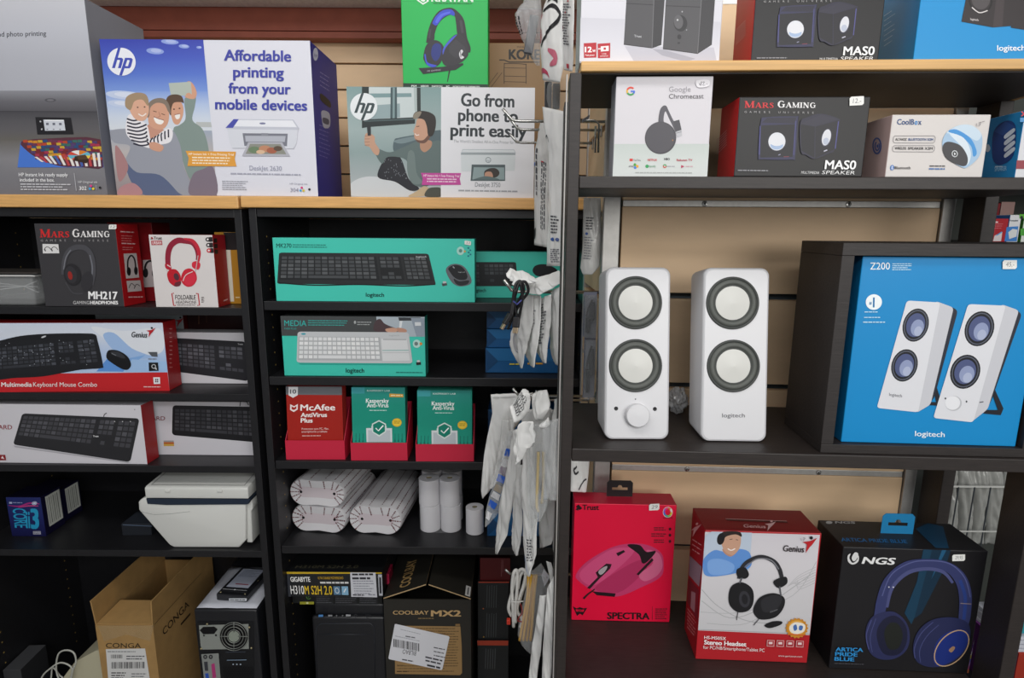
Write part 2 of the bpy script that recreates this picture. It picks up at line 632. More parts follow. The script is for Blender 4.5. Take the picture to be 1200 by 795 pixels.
def sticker(c, x0, y0, x1, y1, txt=None, skew=0, fc='F', col='e6e6e2', name='price_sticker'):
    a = Art(c.hit(fc), base=0.0016)
    r = min(2, (y1 - y0) * .2)
    a.poly([(x0 + r, y0), (x1, y0 + skew), (x1, y1 + skew - r), (x1 - r, y1 + skew), (x0, y1), (x0, y0 + r)], col)
    if txt:
        h = (y1 - y0) * .5
        a.text(txt, x0 + (x1 - x0) * .22, y1 - (y1 - y0) * .28, x1 - (x1 - x0) * .2, h, '77777a', y1=y1 - (y1 - y0) * .28 + skew * .6, ital=.15)
    return a.done(name, c.root, 'small white price sticker')
def homography(q):
    """unit square (0,0)(1,0)(1,1)(0,1) -> quad TL TR BR BL, returned as inverse 3x3"""
    (x0, y0), (x1, y1), (x2, y2), (x3, y3) = q
    dx1, dx2, dx3 = x1 - x2, x3 - x2, x0 - x1 + x2 - x3
    dy1, dy2, dy3 = y1 - y2, y3 - y2, y0 - y1 + y2 - y3
    den = dx1 * dy2 - dx2 * dy1
    g = (dx3 * dy2 - dx2 * dy3) / den
    h = (dx1 * dy3 - dx3 * dy1) / den
    return Matrix(((x1 - x0 + g * x1, x3 - x0 + h * x3, x0), (y1 - y0 + g * y1, y3 - y0 + h * y3, y0), (g, h, 1))).inverted()
def warp(c, q, fc='F', span=None):
    """print face whose corners q (TL TR BR BL, photograph pixels) sit on the corners of face fc of carton c"""
    Hi = homography(q)
    w, d, h = c.w, c.d, c.h
    u0, u1, v0, v1 = span or (0, 1, 0, 1)
    def F(px, py, off=0.0):
        p = Hi @ V((px, py, 1))
        u, v = min(1, max(0, p.x / p.z)), min(1, max(0, p.y / p.z))
        u, v = u0 + (u1 - u0) * u, v0 + (v1 - v0) * v
        if fc == 'F':
            return V((u * w, -off, (1 - v) * h))
        if fc == 'R':
            return V((w + off, u * d, (1 - v) * h))
        if fc == 'L':
            return V((-off, (1 - u) * d, (1 - v) * h))
        return V((u * w, (1 - v) * d, h + off))
    F.owner, F.side = c, fc
    return F
def hung(tl, tr, y, zb, yaw=0.0):
    """frame, w, h of something standing at height zb whose top front edge is seen at tl .. column tr"""
    P = at_y(tl[0], tl[1], y)
    w = solve(P, V((math.cos(yaw), math.sin(yaw), 0)), px=tr)
    return frame(V((P.x, P.y, zb)), yaw), w, P.z - zb
def carton_top(name, label, cat, tl, tr, y, zb, d, yaw=0.0, **k):
    yaw_r = math.radians(yaw)
    M, w, h = hung(tl, tr, y, zb, yaw_r)
    bl = project(M.translation)
    return carton(name, label, cat, bl, project(M @ V((w, 0, 0)))[0], project(M @ V((0, 0, h)))[1], d, y=y, z=zb, yaw=yaw, **k)
def logo_disc(a, cx, cy, r, disc, ink):
    """round badge with two slanted letters cut by its edge"""
    a.ell(cx, cy, r, r, disc, n=36)
    k = r / 16.0
    s = lambda P: [(cx + x * k, cy + y * k) for x, y in P]
    a.poly(s([(-3.6, -15.6), (-.4, -16), (-7.6, 7.5), (-11, 7.5)]), ink)
    a.poly(s([(-5.4, -4.5), (.4, -4.5), (2, -3), (1.6, -.6), (-.8, 7.5), (-4.2, 7.5), (-1.6, -1.5), (-2.4, -2), (-6, -2)]), ink)
    a.poly(s([(4.2, -4.5), (7.6, -4.5), (.2, 15.8), (-3, 15.7)]), ink)
    a.poly(s([(5.4, -4.5), (11.2, -4.5), (12.8, -3), (12.4, -.6), (10.6, 5.4), (9, 7.5), (1.6, 7.5), (2.6, 5), (7.2, 5), (9.3, -1.5), (8.6, -2), (5, -2)]), ink)
# ------------------------------------------------------------------ the room
def structure(o):
    o['kind'] = 'structure'
    return o
FLOORM = mat('grey_floor_tiles', '8d8a86', 0.45, noise_scale=5, noise_amt=0.1)
PAINT = mat('cream_wall_paint', 'cfc6b8', 0.75, noise_scale=8, noise_amt=0.04)
CEILM = mat('white_ceiling_panel', 'e6e6e6', 0.8, noise_scale=90, noise_amt=0.1)
FASC = mat('rust_brown_fascia', '96503e', 0.6, noise_scale=20, noise_amt=0.1)
YW = 1.86                                    # face of the slatwall behind the bookcases
m = MB(); m.box((-3, -3, -0.05), (3, 2.6, 0), FLOORM); structure(m.build('floor'))
m = MB(); m.box((-3, -3, 2.75), (3, 2.6, 2.8), CEILM); structure(m.build('ceiling'))
m = MB(); m.box((-3, 2.5, 0), (3, 2.6, 2.75), PAINT); structure(m.build('wall_back'))
# slatwall boards with grooves
m = MB()
zt = at_y(440, 44, YW).z
gz = [at_y(440, y, YW).z for y in (75.5, 106, 139, 172, 205)]
edges = [zt + 0.14] + gz
pit = gz[0] - gz[1]
while edges[-1] > 0.15:
    edges.append(edges[-1] - pit)
for a, b in zip(edges[:-1], edges[1:]):
    m.box((-2.2, YW, b + 0.004), (0.62, YW + 0.018, a - 0.001), SLAT, bev=0.0008)
m.box((-2.2, YW + 0.019, 0.0), (0.62, YW + 0.03, zt + 0.14), GROOVE)
structure(m.build('wall_slat'))
m = MB()
z0, z1, z2 = at_y(440, 45, YW - .05).z, at_y(440, 36.5, YW - .05).z, at_y(440, 10, YW - .05).z
m.box((-2.2, YW - .05, z0), (1.2, YW - .005, z1 - .002), FASC, bev=.001)
m.box((-2.2, YW - .05, z1), (1.2, YW - .005, z2 + .25), FASC, bev=.001)
structure(m.build('trim_1'))
m = MB()
P = at_y(440, 9.5, YW - .055)
m.box((-2.2, YW - .34, P.z), (1.2, YW - .055, P.z + .03), CEILM, bev=.002)
structure(m.build('trim_2'))

# ------------------------------------------------------------------ black bookcases with beech tops
YF = 1.40
def bookcase(name, label, x0, x1, tops, ztop, zrail, shelf_rows, pxref):
    t = thing(name, label, 'shelving unit', Matrix.Translation((x0, YF, 0)), 'black bookcases with beech tops')
    w, d = x1 - x0, 0.36
    pw = 0.0175
    for xa in (0, w - pw):
        p = MB(); p.box((xa, 0, 0), (xa + pw, d, zrail - .0005), BLACK_LAM, bev=.001); p.build('side_panel', t)
    p = MB(); p.box((tops[0], -.012, zrail), (w + tops[1], d, ztop), BEECH, bev=.003)
    p.build('top_board', t, smooth=False)['label'] = 'beech-coloured wooden top board'
    p = MB(); p.box((pw + .0005, .002, zrail - .0205), (w - pw - .0005, d - .01, zrail - .0005), BLACK_LAM, bev=.001); p.build('top_rail', t)
    p = MB(); p.box((pw + .0005, d - .008, .02), (w - pw - .0005, d - .002, zrail - .021), BLACK_LAM); p.build('back_panel', t)
    for z, th in shelf_rows:
        p = MB(); p.box((pw + .0005, .004, z - th), (w - pw - .0005, d - .0085, z), BLACK_LAM, bev=.0012); p.build('shelf', t)
    p = MB(); p.box((pw + .0005, .012, .0), (w - pw - .0005, d - .0085, .075), BLACK_LAM, bev=.0012); p.build('plinth', t)
    hole = mat('brass_pin_hole', 'b79a52', 0.4, 0.4)
    p = MB()
    z = 0.16
    while z < zrail - .06:
        for yy in (.05, d - .06):
            for xx, dr in ((pw, 1), (w - pw, -1)):
                T = Matrix.Translation((xx + dr * .0004, yy, z)) @ Matrix.Rotation(dr * math.pi / 2, 4, 'Y')
                p.lathe([(0, .0003), (.0018, .0003), (.0022, 0)], hole, 8, T)
        z += 0.032
    p.build('pin_holes', t)['kind'] = 'stuff'
    return t
ZTOP = at_y(285, 230, YF).z
ZRAIL = at_y(285, 243.5, YF).z
S1 = [at_y(200, 361, YF).z, at_y(200, 462, YF).z, at_y(200, 547, YF).z, at_y(200, 646.5, YF).z]
S2 = [at_y(450, 354.5, YF).z, at_y(450, 443, YF).z, at_y(450, 542, YF).z, at_y(450, 642, YF).z]
XL1 = at_y(282.5, 246, YF).x
XL2 = at_y(291, 246, YF).x
TH = 0.0185
bookcase('bookcase', 'black bookcase with beech top holding headphone and keyboard boxes, left of the two', XL1 - .80, XL1, (0, .0), ZTOP, ZRAIL - .003, [(z, TH) for z in S1], 0)
bookcase('bookcase', 'black bookcase with beech top holding turquoise keyboard boxes and receipt rolls', XL2, XL2 + .80, (-.012, 0), ZTOP, ZRAIL, [(z, .0215) for z in S2], 0)
ZBOT = 0.075

# ------------------------------------------------------------------ right display rack (dark uprights, pine top) on a slatted back
YAWR = math.radians(-2.7)
RP = V((at_y(668, 84, .79).x, .79, 0))
MR = frame(RP, YAWR)
RK = Carton(MR, 1, .21, 2)
HF = RK.hit('F')
XR0 = HF(1171, 795).x
XR1 = HF(1188, 795).x
RZ = dict(top=HF(690, 72.5).z, topu=HF(690, 84.5).z, a=HF(690, 206.5).z, au=HF(690, 221).z, b=HF(690, 526.5).z, bu=HF(690, 541.5).z)
RZ['c'] = RZ['b'] - 0.385
RD = 0.225                                     # depth of the shelves
rk = thing('display_rack', 'dark brown display rack with pine-edged top shelf holding speakers and headsets', 'shelving unit', MR)
pw = HF(682, 84).x - HF(668, 84).x
zc = RZ['c'] - .02
for xa, xb in ((0, pw), (XR0, XR1)):
    for ya, yb in ((0, .05), (RD - .05, RD)):
        p = MB(); p.box((xa, ya, 0), (xb, yb, RZ['topu'] - .0005), BROWN_LAM, bev=.0012); p.build('upright', rk)
p = MB(); p.box((pw * .9, -.004, RZ['topu']), (XR1 + .004, RD, RZ['top']), PLY, bev=.0012); p.build('top_shelf', rk)['label'] = 'pine top shelf with striped plywood edge'
p = MB(); p.box((pw * .9, .004, RZ['topu'] - .0018), (XR1 - pw * .9, RD - .002, RZ['topu'] - .0003), BROWN_LAM); p.build('top_underside', rk)  # thin sheet that colours the underside of the pine top dark
for z, zu in ((RZ['a'], RZ['au']), (RZ['b'], RZ['bu']), (RZ['c'], RZ['c'] - .018), (.14, .12)):
    p = MB(); p.box((pw + .0004, .0, zu), (XR0 - .0004, RD - .002, z), BROWN_LAM, bev=.0012); p.build('shelf', rk)
p = MB()
p.tube([(-.0035, .003, .05), (-.0035, .003, RZ['topu'] - .002)],   .0010, ALU, 8)
p.build('edge_trim', rk)['label'] = 'thin bright metal edge strip'

# slatted back panel in an aluminium frame
HB = Carton(MR @ Matrix.Translation((0, RD + .012, 0)), 1, .02, 2).hit('F')
MB_ = MR @ Matrix.Translation((0, RD + .012, 0))
sp = thing('slatwall_panel', 'beige slatted display panel with aluminium strips behind the white speakers', 'display panel', MB_)
xa, xb = HB(727, 300).x, HB(1103, 240).x
gz = [HB(780, y).z for y in (238.5, 347, 452, 549.5, 641)]
sa = gz[0] - gz[1]
gz = [gz[0] + 2 * sa, gz[0] + sa] + gz + [gz[-1] - sa, gz[-1] - 2 * sa, gz[-1] - 3 * sa]
p = MB()
edges = [gz[0] + sa] + gz + [0.12]
for a, b in zip(edges[:-1], edges[1:]):
    p.box((xa + .0003, .0, b + .0055), (xb - .0003, .016, a - .0055), SLAT, bev=.001)
p.build('slat_board', sp)
p = MB(); p.box((xa + .0003, .0165, .12), (xb - .0003, .022, edges[0]), GROOVE); p.build('groove_liner', sp)
for i, z in enumerate(gz):
    if i in (2, 5, 1, 0):
        p = MB(); p.box((xa + .001, .001, z - .0052), (xb - .001, .0155, z + .0052), ALU, bev=.0006)
        o = p.build('metal_rail', sp)
        for sx in (HB(826, 238).x, HB(995, 237).x):
            q = MB()
            T = Matrix.Translation((sx, .0008, z)) @ Matrix.Rotation(math.pi / 2, 4, 'X')
            q.lathe([(0.0012, .0006), (.0018, .0016), (.0042, .0012), (.0048, 0)], STEEL, 16, T, closed=False)
            q.lathe([(0, .0004), (.0014, .0005)], DARK, 10, T)
            q.build('screw', o)
for pa, pb in ((707.5, 727), (1104, 1118.5)):
    x0, x1 = HB(pa, 240).x, HB(pb, 240).x
    p = MB(); p.box((x0, -.004, .02), (x1, .024, edges[0] + .02), ALU, bev=.0012); p.build('frame_post', sp)
# ------------------------------------------------------------------ on top of the left bookcase: printer cartons
YT = YF + .004
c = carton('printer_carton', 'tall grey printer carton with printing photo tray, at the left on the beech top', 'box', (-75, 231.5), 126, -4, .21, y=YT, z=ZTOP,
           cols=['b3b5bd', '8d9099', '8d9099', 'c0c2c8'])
q = [(-95, -4), (104.5, -3), (127, 231), (-75, 231.5)]
a = Art(warp(c, q))
a.grad((-95, -4), (104.5, -3), (114.5, 103), (-84, 104), ['c9cad1', 'bfc1ca', 'b4b6bf', 'b0b2bb'])
a.grad((-84, 104), (114.5, 103), (117, 128), (-82, 129), ['8f9097', '6a696f', '57565b'])
a.grad((-82, 129), (117, 128), (120.5, 163), (-80, 164), ['4b4a4f', '59585c', '615f62', '67645f'])
a.grad((-80, 164), (120.5, 163), (127, 231), (-75, 231.5), ['6a6763', '87868a', '7c7b80', '76757a'])
a.line([(-82, 128.5), (117, 128)], .8, '3c3b40')
a.ell(64, 114.5, 6.5, 2.2, '55545a'); a.ell(64, 114.5, 4, 1.2, '77767c')
a.text('and photo printing', 5, 41, 62, 5.4, '4b4c54', y1=39.5, bold=.012)
a.done('front_print', c.root)
a = Art(warp(c, q), .0013)
a.poly([(46.5, 135), (87, 135.5), (89.5, 155.5), (48, 156)], '232226')
a.poly([(55.5, 138), (79, 138), (80.5, 151), (57, 151.5)], 'cfd3dc')
for k in range(3):
    a.quad(58.5 + k * 7.4, 141.8, 61.5 + k * 7.4, 144.6, '6c6f7c'); a.quad(58.8 + k * 7.3, 149, 60.6 + k * 7.3, 150.4, '8b8e98')
a.quad(57.5, 138.3, 78.5, 139.6, 'eef0f4')
a.ell(52.2, 140.3, 1, 1, 'b9babf'); a.ell(53.4, 149.6, .9, 1.2, 'b9babf', rot=30)
a.done('control_panel_picture', c.root)
a = Art(warp(c, q), .0013)
a.poly([(28.5, 165), (122, 161.5), (125.2, 196), (23.5, 197)], '4a79d2')
rnd = random.Random(2)
pal = ['b8482f', 'd08a2d', '2e4f7a', 'a43550', '6d3550', 'c9a43a', '3d6a63', '7b2c33', '54406e']
a.smooth([(29, 165), (60, 161), (121.5, 161.5), (125, 195.4), (96, 195.6), (75, 195.4), (52, 188), (36, 177)], '5b3340', 3)
for r in range(7):
    for k in range(16):
        u = (k + (r % 2) * .5) / 16
        x = 31 + r * 2.2 + u * (91 - r * 2.2) + 0
        y = 163 + r * 3.4 + .8 * math.sin(k)
        if x < 118 + r * .5:
            a.poly([(x, y), (x + 5.2, y - .3), (x + 6, y + 2.9), (x + .8, y + 3.2)], rnd.choice(pal))
for k in range(15):
    t = k / 14
    x0, y0 = 44 + t * 78, 184 - 6 * t
    a.poly([(x0, y0), (x0 + 3, y0 - .4), (x0 + 4 + 7 * (1 - t), 190 + 5 * math.sin(min(1, t * 1.6) * 1.5)), (x0 + 1 + 7 * (1 - t), 190 + 5.2 * math.sin(min(1, t * 1.6) * 1.5))], ['e8e2dc', 'b9454a', 'e8e2dc', 'e8e6e6', '4761a8'][k % 5])
for k, cc in enumerate(['d24b3a', 'e8e6e4', 'd97f2e', '69b6cc', 'e7c84a', 'e8e6e4', 'd24b3a', '69b6cc']):
    a.ell(96, 181.5, 13, 6.2, cc, a0=180 + k * 45, a1=228 + k * 45, n=6)
    a.poly([(96, 181.5)] + [(96 + 13 * math.cos(math.radians(180 + k * 45 + j * 24)), 181.5 + 6.2 * math.sin(math.radians(180 + k * 45 + j * 24))) for j in range(3)], cc)
a.poly([(91, 182.5), (104, 182), (107, 187), (104, 191.5), (89.5, 188)], '3a2b22'); a.poly([(93, 182), (103, 180.5), (106.5, 186), (95, 187)], '57402c')
a.done('photo_tray_picture', c.root)
a = Art(warp(c, q), .0013)
a.text('HP Instant Ink ready supply', 25, 208.3, 82, 4.4, 'f0f0f2', y1=208, bold=.012)
a.text('included in the box.', 26, 214.8, 66.5, 4.4, 'f0f0f2', bold=.012)
a.greek(26.5, 217.4, 87, 3, 3.3, 'c9c9ce', 1.5)
a.line([(89.6, 203.5), (91.6, 226)], .8, 'b5b5ba')
a.text('HP Original ink', 94, 216.2, 116.5, 2.9, 'd9d9dc')
a.text('302', 95, 225, 103.6, 4.6, 'f0f0f2', bold=.01)
for x, y, cc in ((108.8, 219.6, 'e0418a'), (107.6, 223.2, '41a9e0'), (111.4, 223.2, 'ecd23a'), (119.3, 221.6, '26252a')):
    a.ell(x, y, 1.5, 1.5, cc)
a.line([(114.8, 218.6), (115, 224.8)], .5, 'b5b5ba')
a.done('ink_lettering', c.root, 'white small print about the ink supply')
a = Art(c.hit('R'))
a.greek(138, 64, 146, 4, 4, 'a9acb4', 1)
a.done('side_print', c.root)

# family photo carton
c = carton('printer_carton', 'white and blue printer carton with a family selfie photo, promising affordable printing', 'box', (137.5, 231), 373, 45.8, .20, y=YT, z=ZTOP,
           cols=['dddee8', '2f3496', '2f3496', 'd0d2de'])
q = [(124.5, 47), (364, 45), (373, 228.4), (139.5, 231)]
W = warp(c, q)
a = Art(W)
a.grad((124.5, 47), (243, 46), (247.2, 106), (129, 107.5), ['3c47ad', '4a5ec0', '5a78ce', '7d9bdc'])
a.grad((129, 107.5), (247.2, 106), (251, 152), (132.8, 153), ['86a2de', 'b4c6e6', 'ccd6e6', 'd6dbe2'])
a.grad((132.8, 153), (251, 152), (255.5, 229.6), (139.5, 231), ['9fa9ba', 'b9b3b2', 'a49c9c', '94888b'])
for x, y, rx, ry in ((188, 60, 10, 3.6), (205, 49, 10, 3), (221, 54, 6, 2.4), (238, 55, 3, 1.5), (152, 112, 22, 5), (148, 122, 16, 4)):
    a.ell(x, y, rx, ry, '8fa3df' if y < 80 else 'c3cfe8', rot=4); a.ell(x + 1, y - .5, rx * .6, ry * .6, 'aebbe8' if y < 80 else 'd6ddee', rot=4)
a.poly([(233, 142), (250, 142), (251, 148), (233, 148)], 'b9bdbd')
# boy at the right with raised arm
a.smooth([(207, 150), (214, 146), (221, 138), (220, 118), (223, 113), (233, 112), (232, 124), (229, 140), (240, 150), (246, 168), (248, 192), (246, 210), (226, 212), (214, 180), (208, 166)], '84948f')
a.smooth([(221, 113), (223, 108), (226, 101), (223, 96), (227, 94.5), (232, 100), (234.5, 109), (231, 115)], 'd39f84')
a.poly([(202.5, 97), (228, 95), (229, 111), (205, 112)], 'b4bdb4')
a.smooth([(222, 110), (226, 108), (230, 112), (226, 115)], 'd39f84')
a.smooth([(203, 126), (206, 119), (214, 117), (218.5, 124), (218, 135), (213, 145), (207.5, 144), (204.5, 135)], 'd39f84')
a.smooth([(199, 122), (201, 113), (209, 110), (217, 112), (219.5, 120), (216, 119), (208, 120), (205, 127), (204, 135)], '5e4a3c')
a.smooth([(209, 134.5), (214.5, 133), (214, 138), (210.5, 139)], 'f1ece6'); a.line([(208.5, 134), (215, 132.5)], .7, '8a4a40')
a.ell(208, 127.5, 1.1, .8, '4a342c'); a.ell(214.4, 126.4, 1.1, .8, '4a342c')
# father
a.smooth([(133, 156), (143, 152), (164, 152), (178, 158), (193, 158), (205, 152), (213, 166), (216, 180), (218, 196), (228, 229), (199, 230), (152, 205), (150, 190), (156, 172), (138, 168)], '989ba6')
a.smooth([(150, 190), (163, 203), (190, 206), (210, 226), (213, 229.8), (172, 230.4), (156, 214)], '5d6886')
a.smooth([(141, 231), (144, 221), (158, 216), (168, 224), (166, 230.6)], 'b3868a')
a.smooth([(139, 172), (150, 186), (153, 200), (142, 214)], 'a97f80')
a.smooth([(178, 146), (196, 152), (200, 158), (190, 166), (178, 160)], 'c79480')
a.smooth([(178, 136), (180, 124), (188, 119), (197, 121), (202, 130), (201, 143), (195, 151), (186, 151), (179, 146)], 'd3a087')
a.smooth([(177, 137), (178, 123), (185, 116), (196, 115), (202, 121), (204, 132), (201, 130), (197, 122), (188, 120.5), (181, 126), (179.5, 136)], '86786c')
a.smooth([(185, 137.5), (195.5, 141), (193, 145.6), (187, 144)], 'f4efe9'); a.line([(184.5, 136.6), (190, 139), (196, 140.6)], .8, '8c4a40')
a.line([(184, 130), (188, 131)], .8, '57402f'); a.line([(193.5, 133), (197.5, 134.4)], .8, '57402f'); a.curve([(190.5, 131), (191.8, 136), (189, 137)], .8, 'b97f6a')
# child in a striped shirt hugging him
a.smooth([(154, 138), (160, 134), (170, 141), (177, 148), (180, 166), (178, 174), (160, 166), (152, 156)], 'e9e6ea')
a.smooth([(176, 166), (186, 160), (200, 150), (206, 154), (203, 166), (190, 170), (180, 172)], 'e9e6ea')
for k in range(8):
    y_ = 138.5 + k * 4.2
    a.curve([(153.5 + max(0, k - 4) * 2.2, y_ + 1), (161 + k * 1.2, y_ + 3.2), (168 + k * 1.4, y_ + 1.5)] + ([(176, y_ - 1)] if k > 1 else []), 1.8, '2f2d3c')
for k in range(6):
    a.curve([(181 + k * 4, 172 - k * 2.2), (180 + k * 4.2, 166 - k * 2.6), (183 + k * 3.6, 161.5 - k * 2.0)], 1.6, '2f2d3c')
a.smooth([(179, 168), (186, 167), (195, 172), (191, 178), (180, 175)], 'cf9c84')
a.smooth([(156, 124), (160, 117), (170, 115), (178, 120), (179, 132), (174, 141), (165, 141), (159, 134)], 'dbab92')
a.smooth([(152, 124), (154, 114), (164, 109), (175, 110), (179, 117), (178, 124), (172, 117), (163, 119), (159, 128), (156, 129)], 'a48d72')
a.curve([(167, 133.6), (171.5, 136), (176, 133)], 1.3, 'f0e6e0'); a.ell(166.4, 126, 1, .8, '4d3a32'); a.ell(174.4, 125.4, 1, .8, '4d3a32')
a.smooth([(228, 205), (240, 198), (252, 196), (255, 229), (224, 229)], '7f7380')
a.done('family_photo', c.root)
a = Art(W, .0013)
logo_disc(a, 149.5, 73, 16.2, 'eceef6', '4552b4')
a.done('round_logo', c.root)
a = Art(W, .0013)
for s_, x0, y0, x1, h in (('Affordable', 266.5, 69.6, 342.8, 12.2), ('printing', 276.5, 88.6, 334.4, 12), ('from your', 271, 107.7, 342.2, 12), ('mobile devices', 255.4, 126.6, 360.8, 12)):
    a.text(s_, x0, y0, x1, h, '4046a4', bold=.028)
a.done('headline', c.root, 'blue four-line headline')
a = Art(W, .0013)
a.poly([(267, 148.5), (276.5, 138), (345, 137.5), (351.5, 147.5), (349.6, 149.6), (269, 150)], 'c3c6d2')
a.poly([(270, 146.6), (278, 139), (344, 138.6), (348.8, 146.4)], 'e9ebf2')
a.poly([(267, 148.5), (276.5, 138), (282.5, 138), (275.5, 148.4)], '4a50aa')
a.poly([(269, 150), (350, 149.6), (348.5, 165), (345, 171.8), (274.5, 172.4), (271.4, 166)], 'd6d9e2')
a.poly([(286.5, 154.5), (338.4, 154.2), (337.4, 169), (288.4, 169.6)], '7b7d88')
a.poly([(289.4, 157.5), (336, 157), (335, 164), (290, 164.4)], 'b4b7c2')
a.quad(308, 154, 316, 157.4, '8b8d97')
a.poly([(293, 165), (332, 164.6), (341, 181), (285.5, 181.6)], 'b3b4be')
a.poly([(295, 167), (330, 166.6), (336.6, 178.6), (289.6, 179)], '8d8f86')
for x, y, rx, ry, cc in ((300, 174, 7, 4, '6f8468'), (312, 172.6, 7, 4, 'c08a6c'), (320, 174.4, 6, 3.6, 'a5624c'), (327, 172, 5, 3, '5f5044'), (307, 176.4, 5, 2.4, 'd9b99a')):
    a.ell(x, y, rx, ry, cc)
a.ell(309.6, 142.6, 3.6, 1.2, '7c80a0')
a.done('printer_picture', c.root)
a = Art(W, .0013)
a.text('DeskJet 2630', 294, 198.3, 331.2, 5.4, '9b9db0')
a.greek(272, 201.8, 353, 1, 3, 'a9abba', 1.6, ragged=.0)
a.greek(262, 211.5, 293, 5, 2.4, '9c9ea8', .9)
a.text('HP Original Ink', 340.4, 214.6, 361, 2, '9a9cae'); a.text('304', 341, 223.4, 350.4, 4.6, '8d8fa6')
for x, y, cc in ((354.2, 218.2, 'd0407c'), (352.8, 221.6, '3d9fd6'), (356.2, 221.6, 'd9c23a'), (363, 220, '2c2b30')):
    a.ell(x, y, 1.4, 1.4, cc)
a.done('model_lettering', c.root)
a = Art(W, .0018)
a.poly([(220.6, 176.6), (278.6, 176.6), (277, 185), (279, 194), (222.4, 194.6), (224, 185)], 'e2a044')
a.text('HP Instant Ink + Free Printing Trial', 224, 181.4, 276, 2.6, 'fbf3e2', bold=.01)
a.greek(228, 183.6, 273, 3, 3.3, 'f7ead2', 1.4, ragged=.1)
a.done('offer_banner', c.root, 'orange offer banner')
a = Art(c.hit('R'))
a.ell(369.8, 63.6, 3, 7.6, 'd5d8ee'); a.text('hp', 368.2, 66.5, 371.6, 4, '2f3496', ital=.2)
a.greek(375, 84, 386, 4, 5, '8f93cc', 1, y1=91)
a.greek(374, 146, 387, 8, 5, '7a7ec0', 1, y1=151)
a.smooth([(376, 109.5), (386, 118), (388, 124), (386, 126), (376, 117.5)], '08090f')
a.smooth([(377, 130), (386, 133), (386.6, 148), (380, 150), (377.4, 142)], 'c6c8d4'); a.smooth([(378.4, 138), (385, 140), (385, 146), (379, 144)], '55566a')
a.done('side_print', c.root, 'dark blue side with a carry slot')

# landscape carton with a man taking a photo
ZT3 = ZTOP
c = carton('printer_carton', 'white printer carton with a photo of a man holding his phone, before the slatwall', 'box', (411.5, 229), 625.2, 101.5, .14, y=YT, z=ZT3,
           cols=['e4e5ea', 'd6d7dc', 'c9ccd2', 'd6d7dc'])
CBX = c
q = [(401.5, 103.5), (625.4, 98.7), (624.8, 227), (412, 228.8)]
W = warp(c, q)
X = lambda x: 395 + x / 5.677
Y = lambda y: 95 + y / 5.679
T = lambda P: [(X(x), Y(y)) for x, y in P]
a = Art(W)
a.grad((401.5, 103.5), (512.8, 101), (515.6, 227.8), (412, 228.8), ['7f9c9c', '92a8a8', '9fb0b0', '8fa2a2', 'a3adaf', 'b9bec0'])
a.poly(T([(185, 48), (490, 42), (505, 240), (200, 268)]), 'c8d3d4')
a.poly(T([(185, 90), (470, 80), (472, 105), (186, 118)]), '7b989b'); a.poly(T([(190, 170), (395, 150), (400, 240), (195, 262)]), '93a7ab')
a.poly(T([(330, 46), (372, 44), (380, 250), (335, 250)]), '44585c'); a.poly(T([(345, 46), (358, 46), (364, 250), (350, 250)]), '7e9698')
a.poly(T([(505, 42), (530, 42), (536, 200), (512, 200)]), '27302f'); a.poly(T([(484, 44), (505, 42), (512, 200), (495, 200)]), 'aebcbc')
a.poly(T([(140, 46), (186, 46), (190, 260), (150, 318)]), '24302f')
a.poly(T([(150, 262), (500, 238), (500, 280), (190, 310), (150, 318)]), '2a3334')
a.poly(T([(160, 268), (500, 246), (500, 254), (165, 276)]), '4f6062')
a.smooth(T([(366, 390), (400, 374), (520, 350), (690, 320), (690, 420), (620, 440), (430, 480), (364, 460)]), '55666b')
a.smooth(T([(370, 392), (500, 362), (520, 380), (430, 410), (380, 408)]), '77898d')
a.smooth(T([(80, 690), (150, 640), (260, 630), (420, 670), (500, 720), (480, 752), (90, 752)]), 'ccd0d3')
a.smooth(T([(265, 630), (300, 520), (330, 485), (380, 480), (420, 520), (470, 640), (540, 700), (480, 715), (380, 660)]), '28292f')
for k in range(36):
    r_ = random.Random(k); x_, y_ = r_.uniform(290, 460), r_.uniform(500, 640)
    a.quad(X(x_), Y(y_), X(x_ + 4), Y(y_ + 7), '7a7d84')
a.smooth(T([(245, 480), (260, 450), (340, 470), (440, 430), (520, 395), (600, 400), (680, 400), (682, 600), (600, 680), (540, 690), (480, 650), (450, 520), (330, 500), (290, 545)]), '60706f')
a.smooth(T([(460, 470), (500, 470), (520, 600), (560, 660), (500, 670), (460, 600)]), '707f7d')
a.smooth(T([(545, 390), (610, 390), (612, 430), (570, 465), (540, 440)]), 'b58a70')
a.smooth(T([(505, 290), (515, 250), (560, 235), (600, 270), (610, 330), (590, 370), (550, 400), (505, 385), (495, 340), (490, 330)]), 'c89b82')
a.smooth(T([(500, 365), (515, 385), (560, 385), (600, 340), (606, 360), (570, 405), (520, 400)]), '6b4d40')
a.smooth(T([(485, 235), (500, 205), (545, 195), (600, 205), (635, 235), (638, 300), (620, 355), (590, 355), (580, 300), (560, 255), (520, 245), (500, 250)]), '2e2824')
a.smooth(T([(485, 240), (500, 208), (540, 200), (530, 230), (505, 250)]), '8b8374')
a.curve(T([(502, 345), (512, 356), (530, 352)]), .9, 'efe7e0'); a.line(T([(510, 300), (530, 296)]), .8, '3a2a24')
a.smooth(T([(170, 400), (175, 355), (200, 350), (235, 370), (240, 410), (270, 455), (262, 490), (235, 480), (205, 440), (178, 430)]), 'c39a82')
for k in range(4):
    a.line(T([(172, 368 + k * 20), (205, 366 + k * 20)]), .5, '8d6654')
a.poly(T([(182, 300), (208, 300), (212, 365), (190, 365)]), '2d2f33')
a.smooth(T([(520, 720), (570, 685), (605, 700), (600, 735), (560, 750), (470, 752)]), 'c0ab8a'); a.smooth(T([(600, 700), (660, 690), (682, 700), (682, 750), (580, 750)]), '4a4d44')
a.done('living_room_photo', c.root)
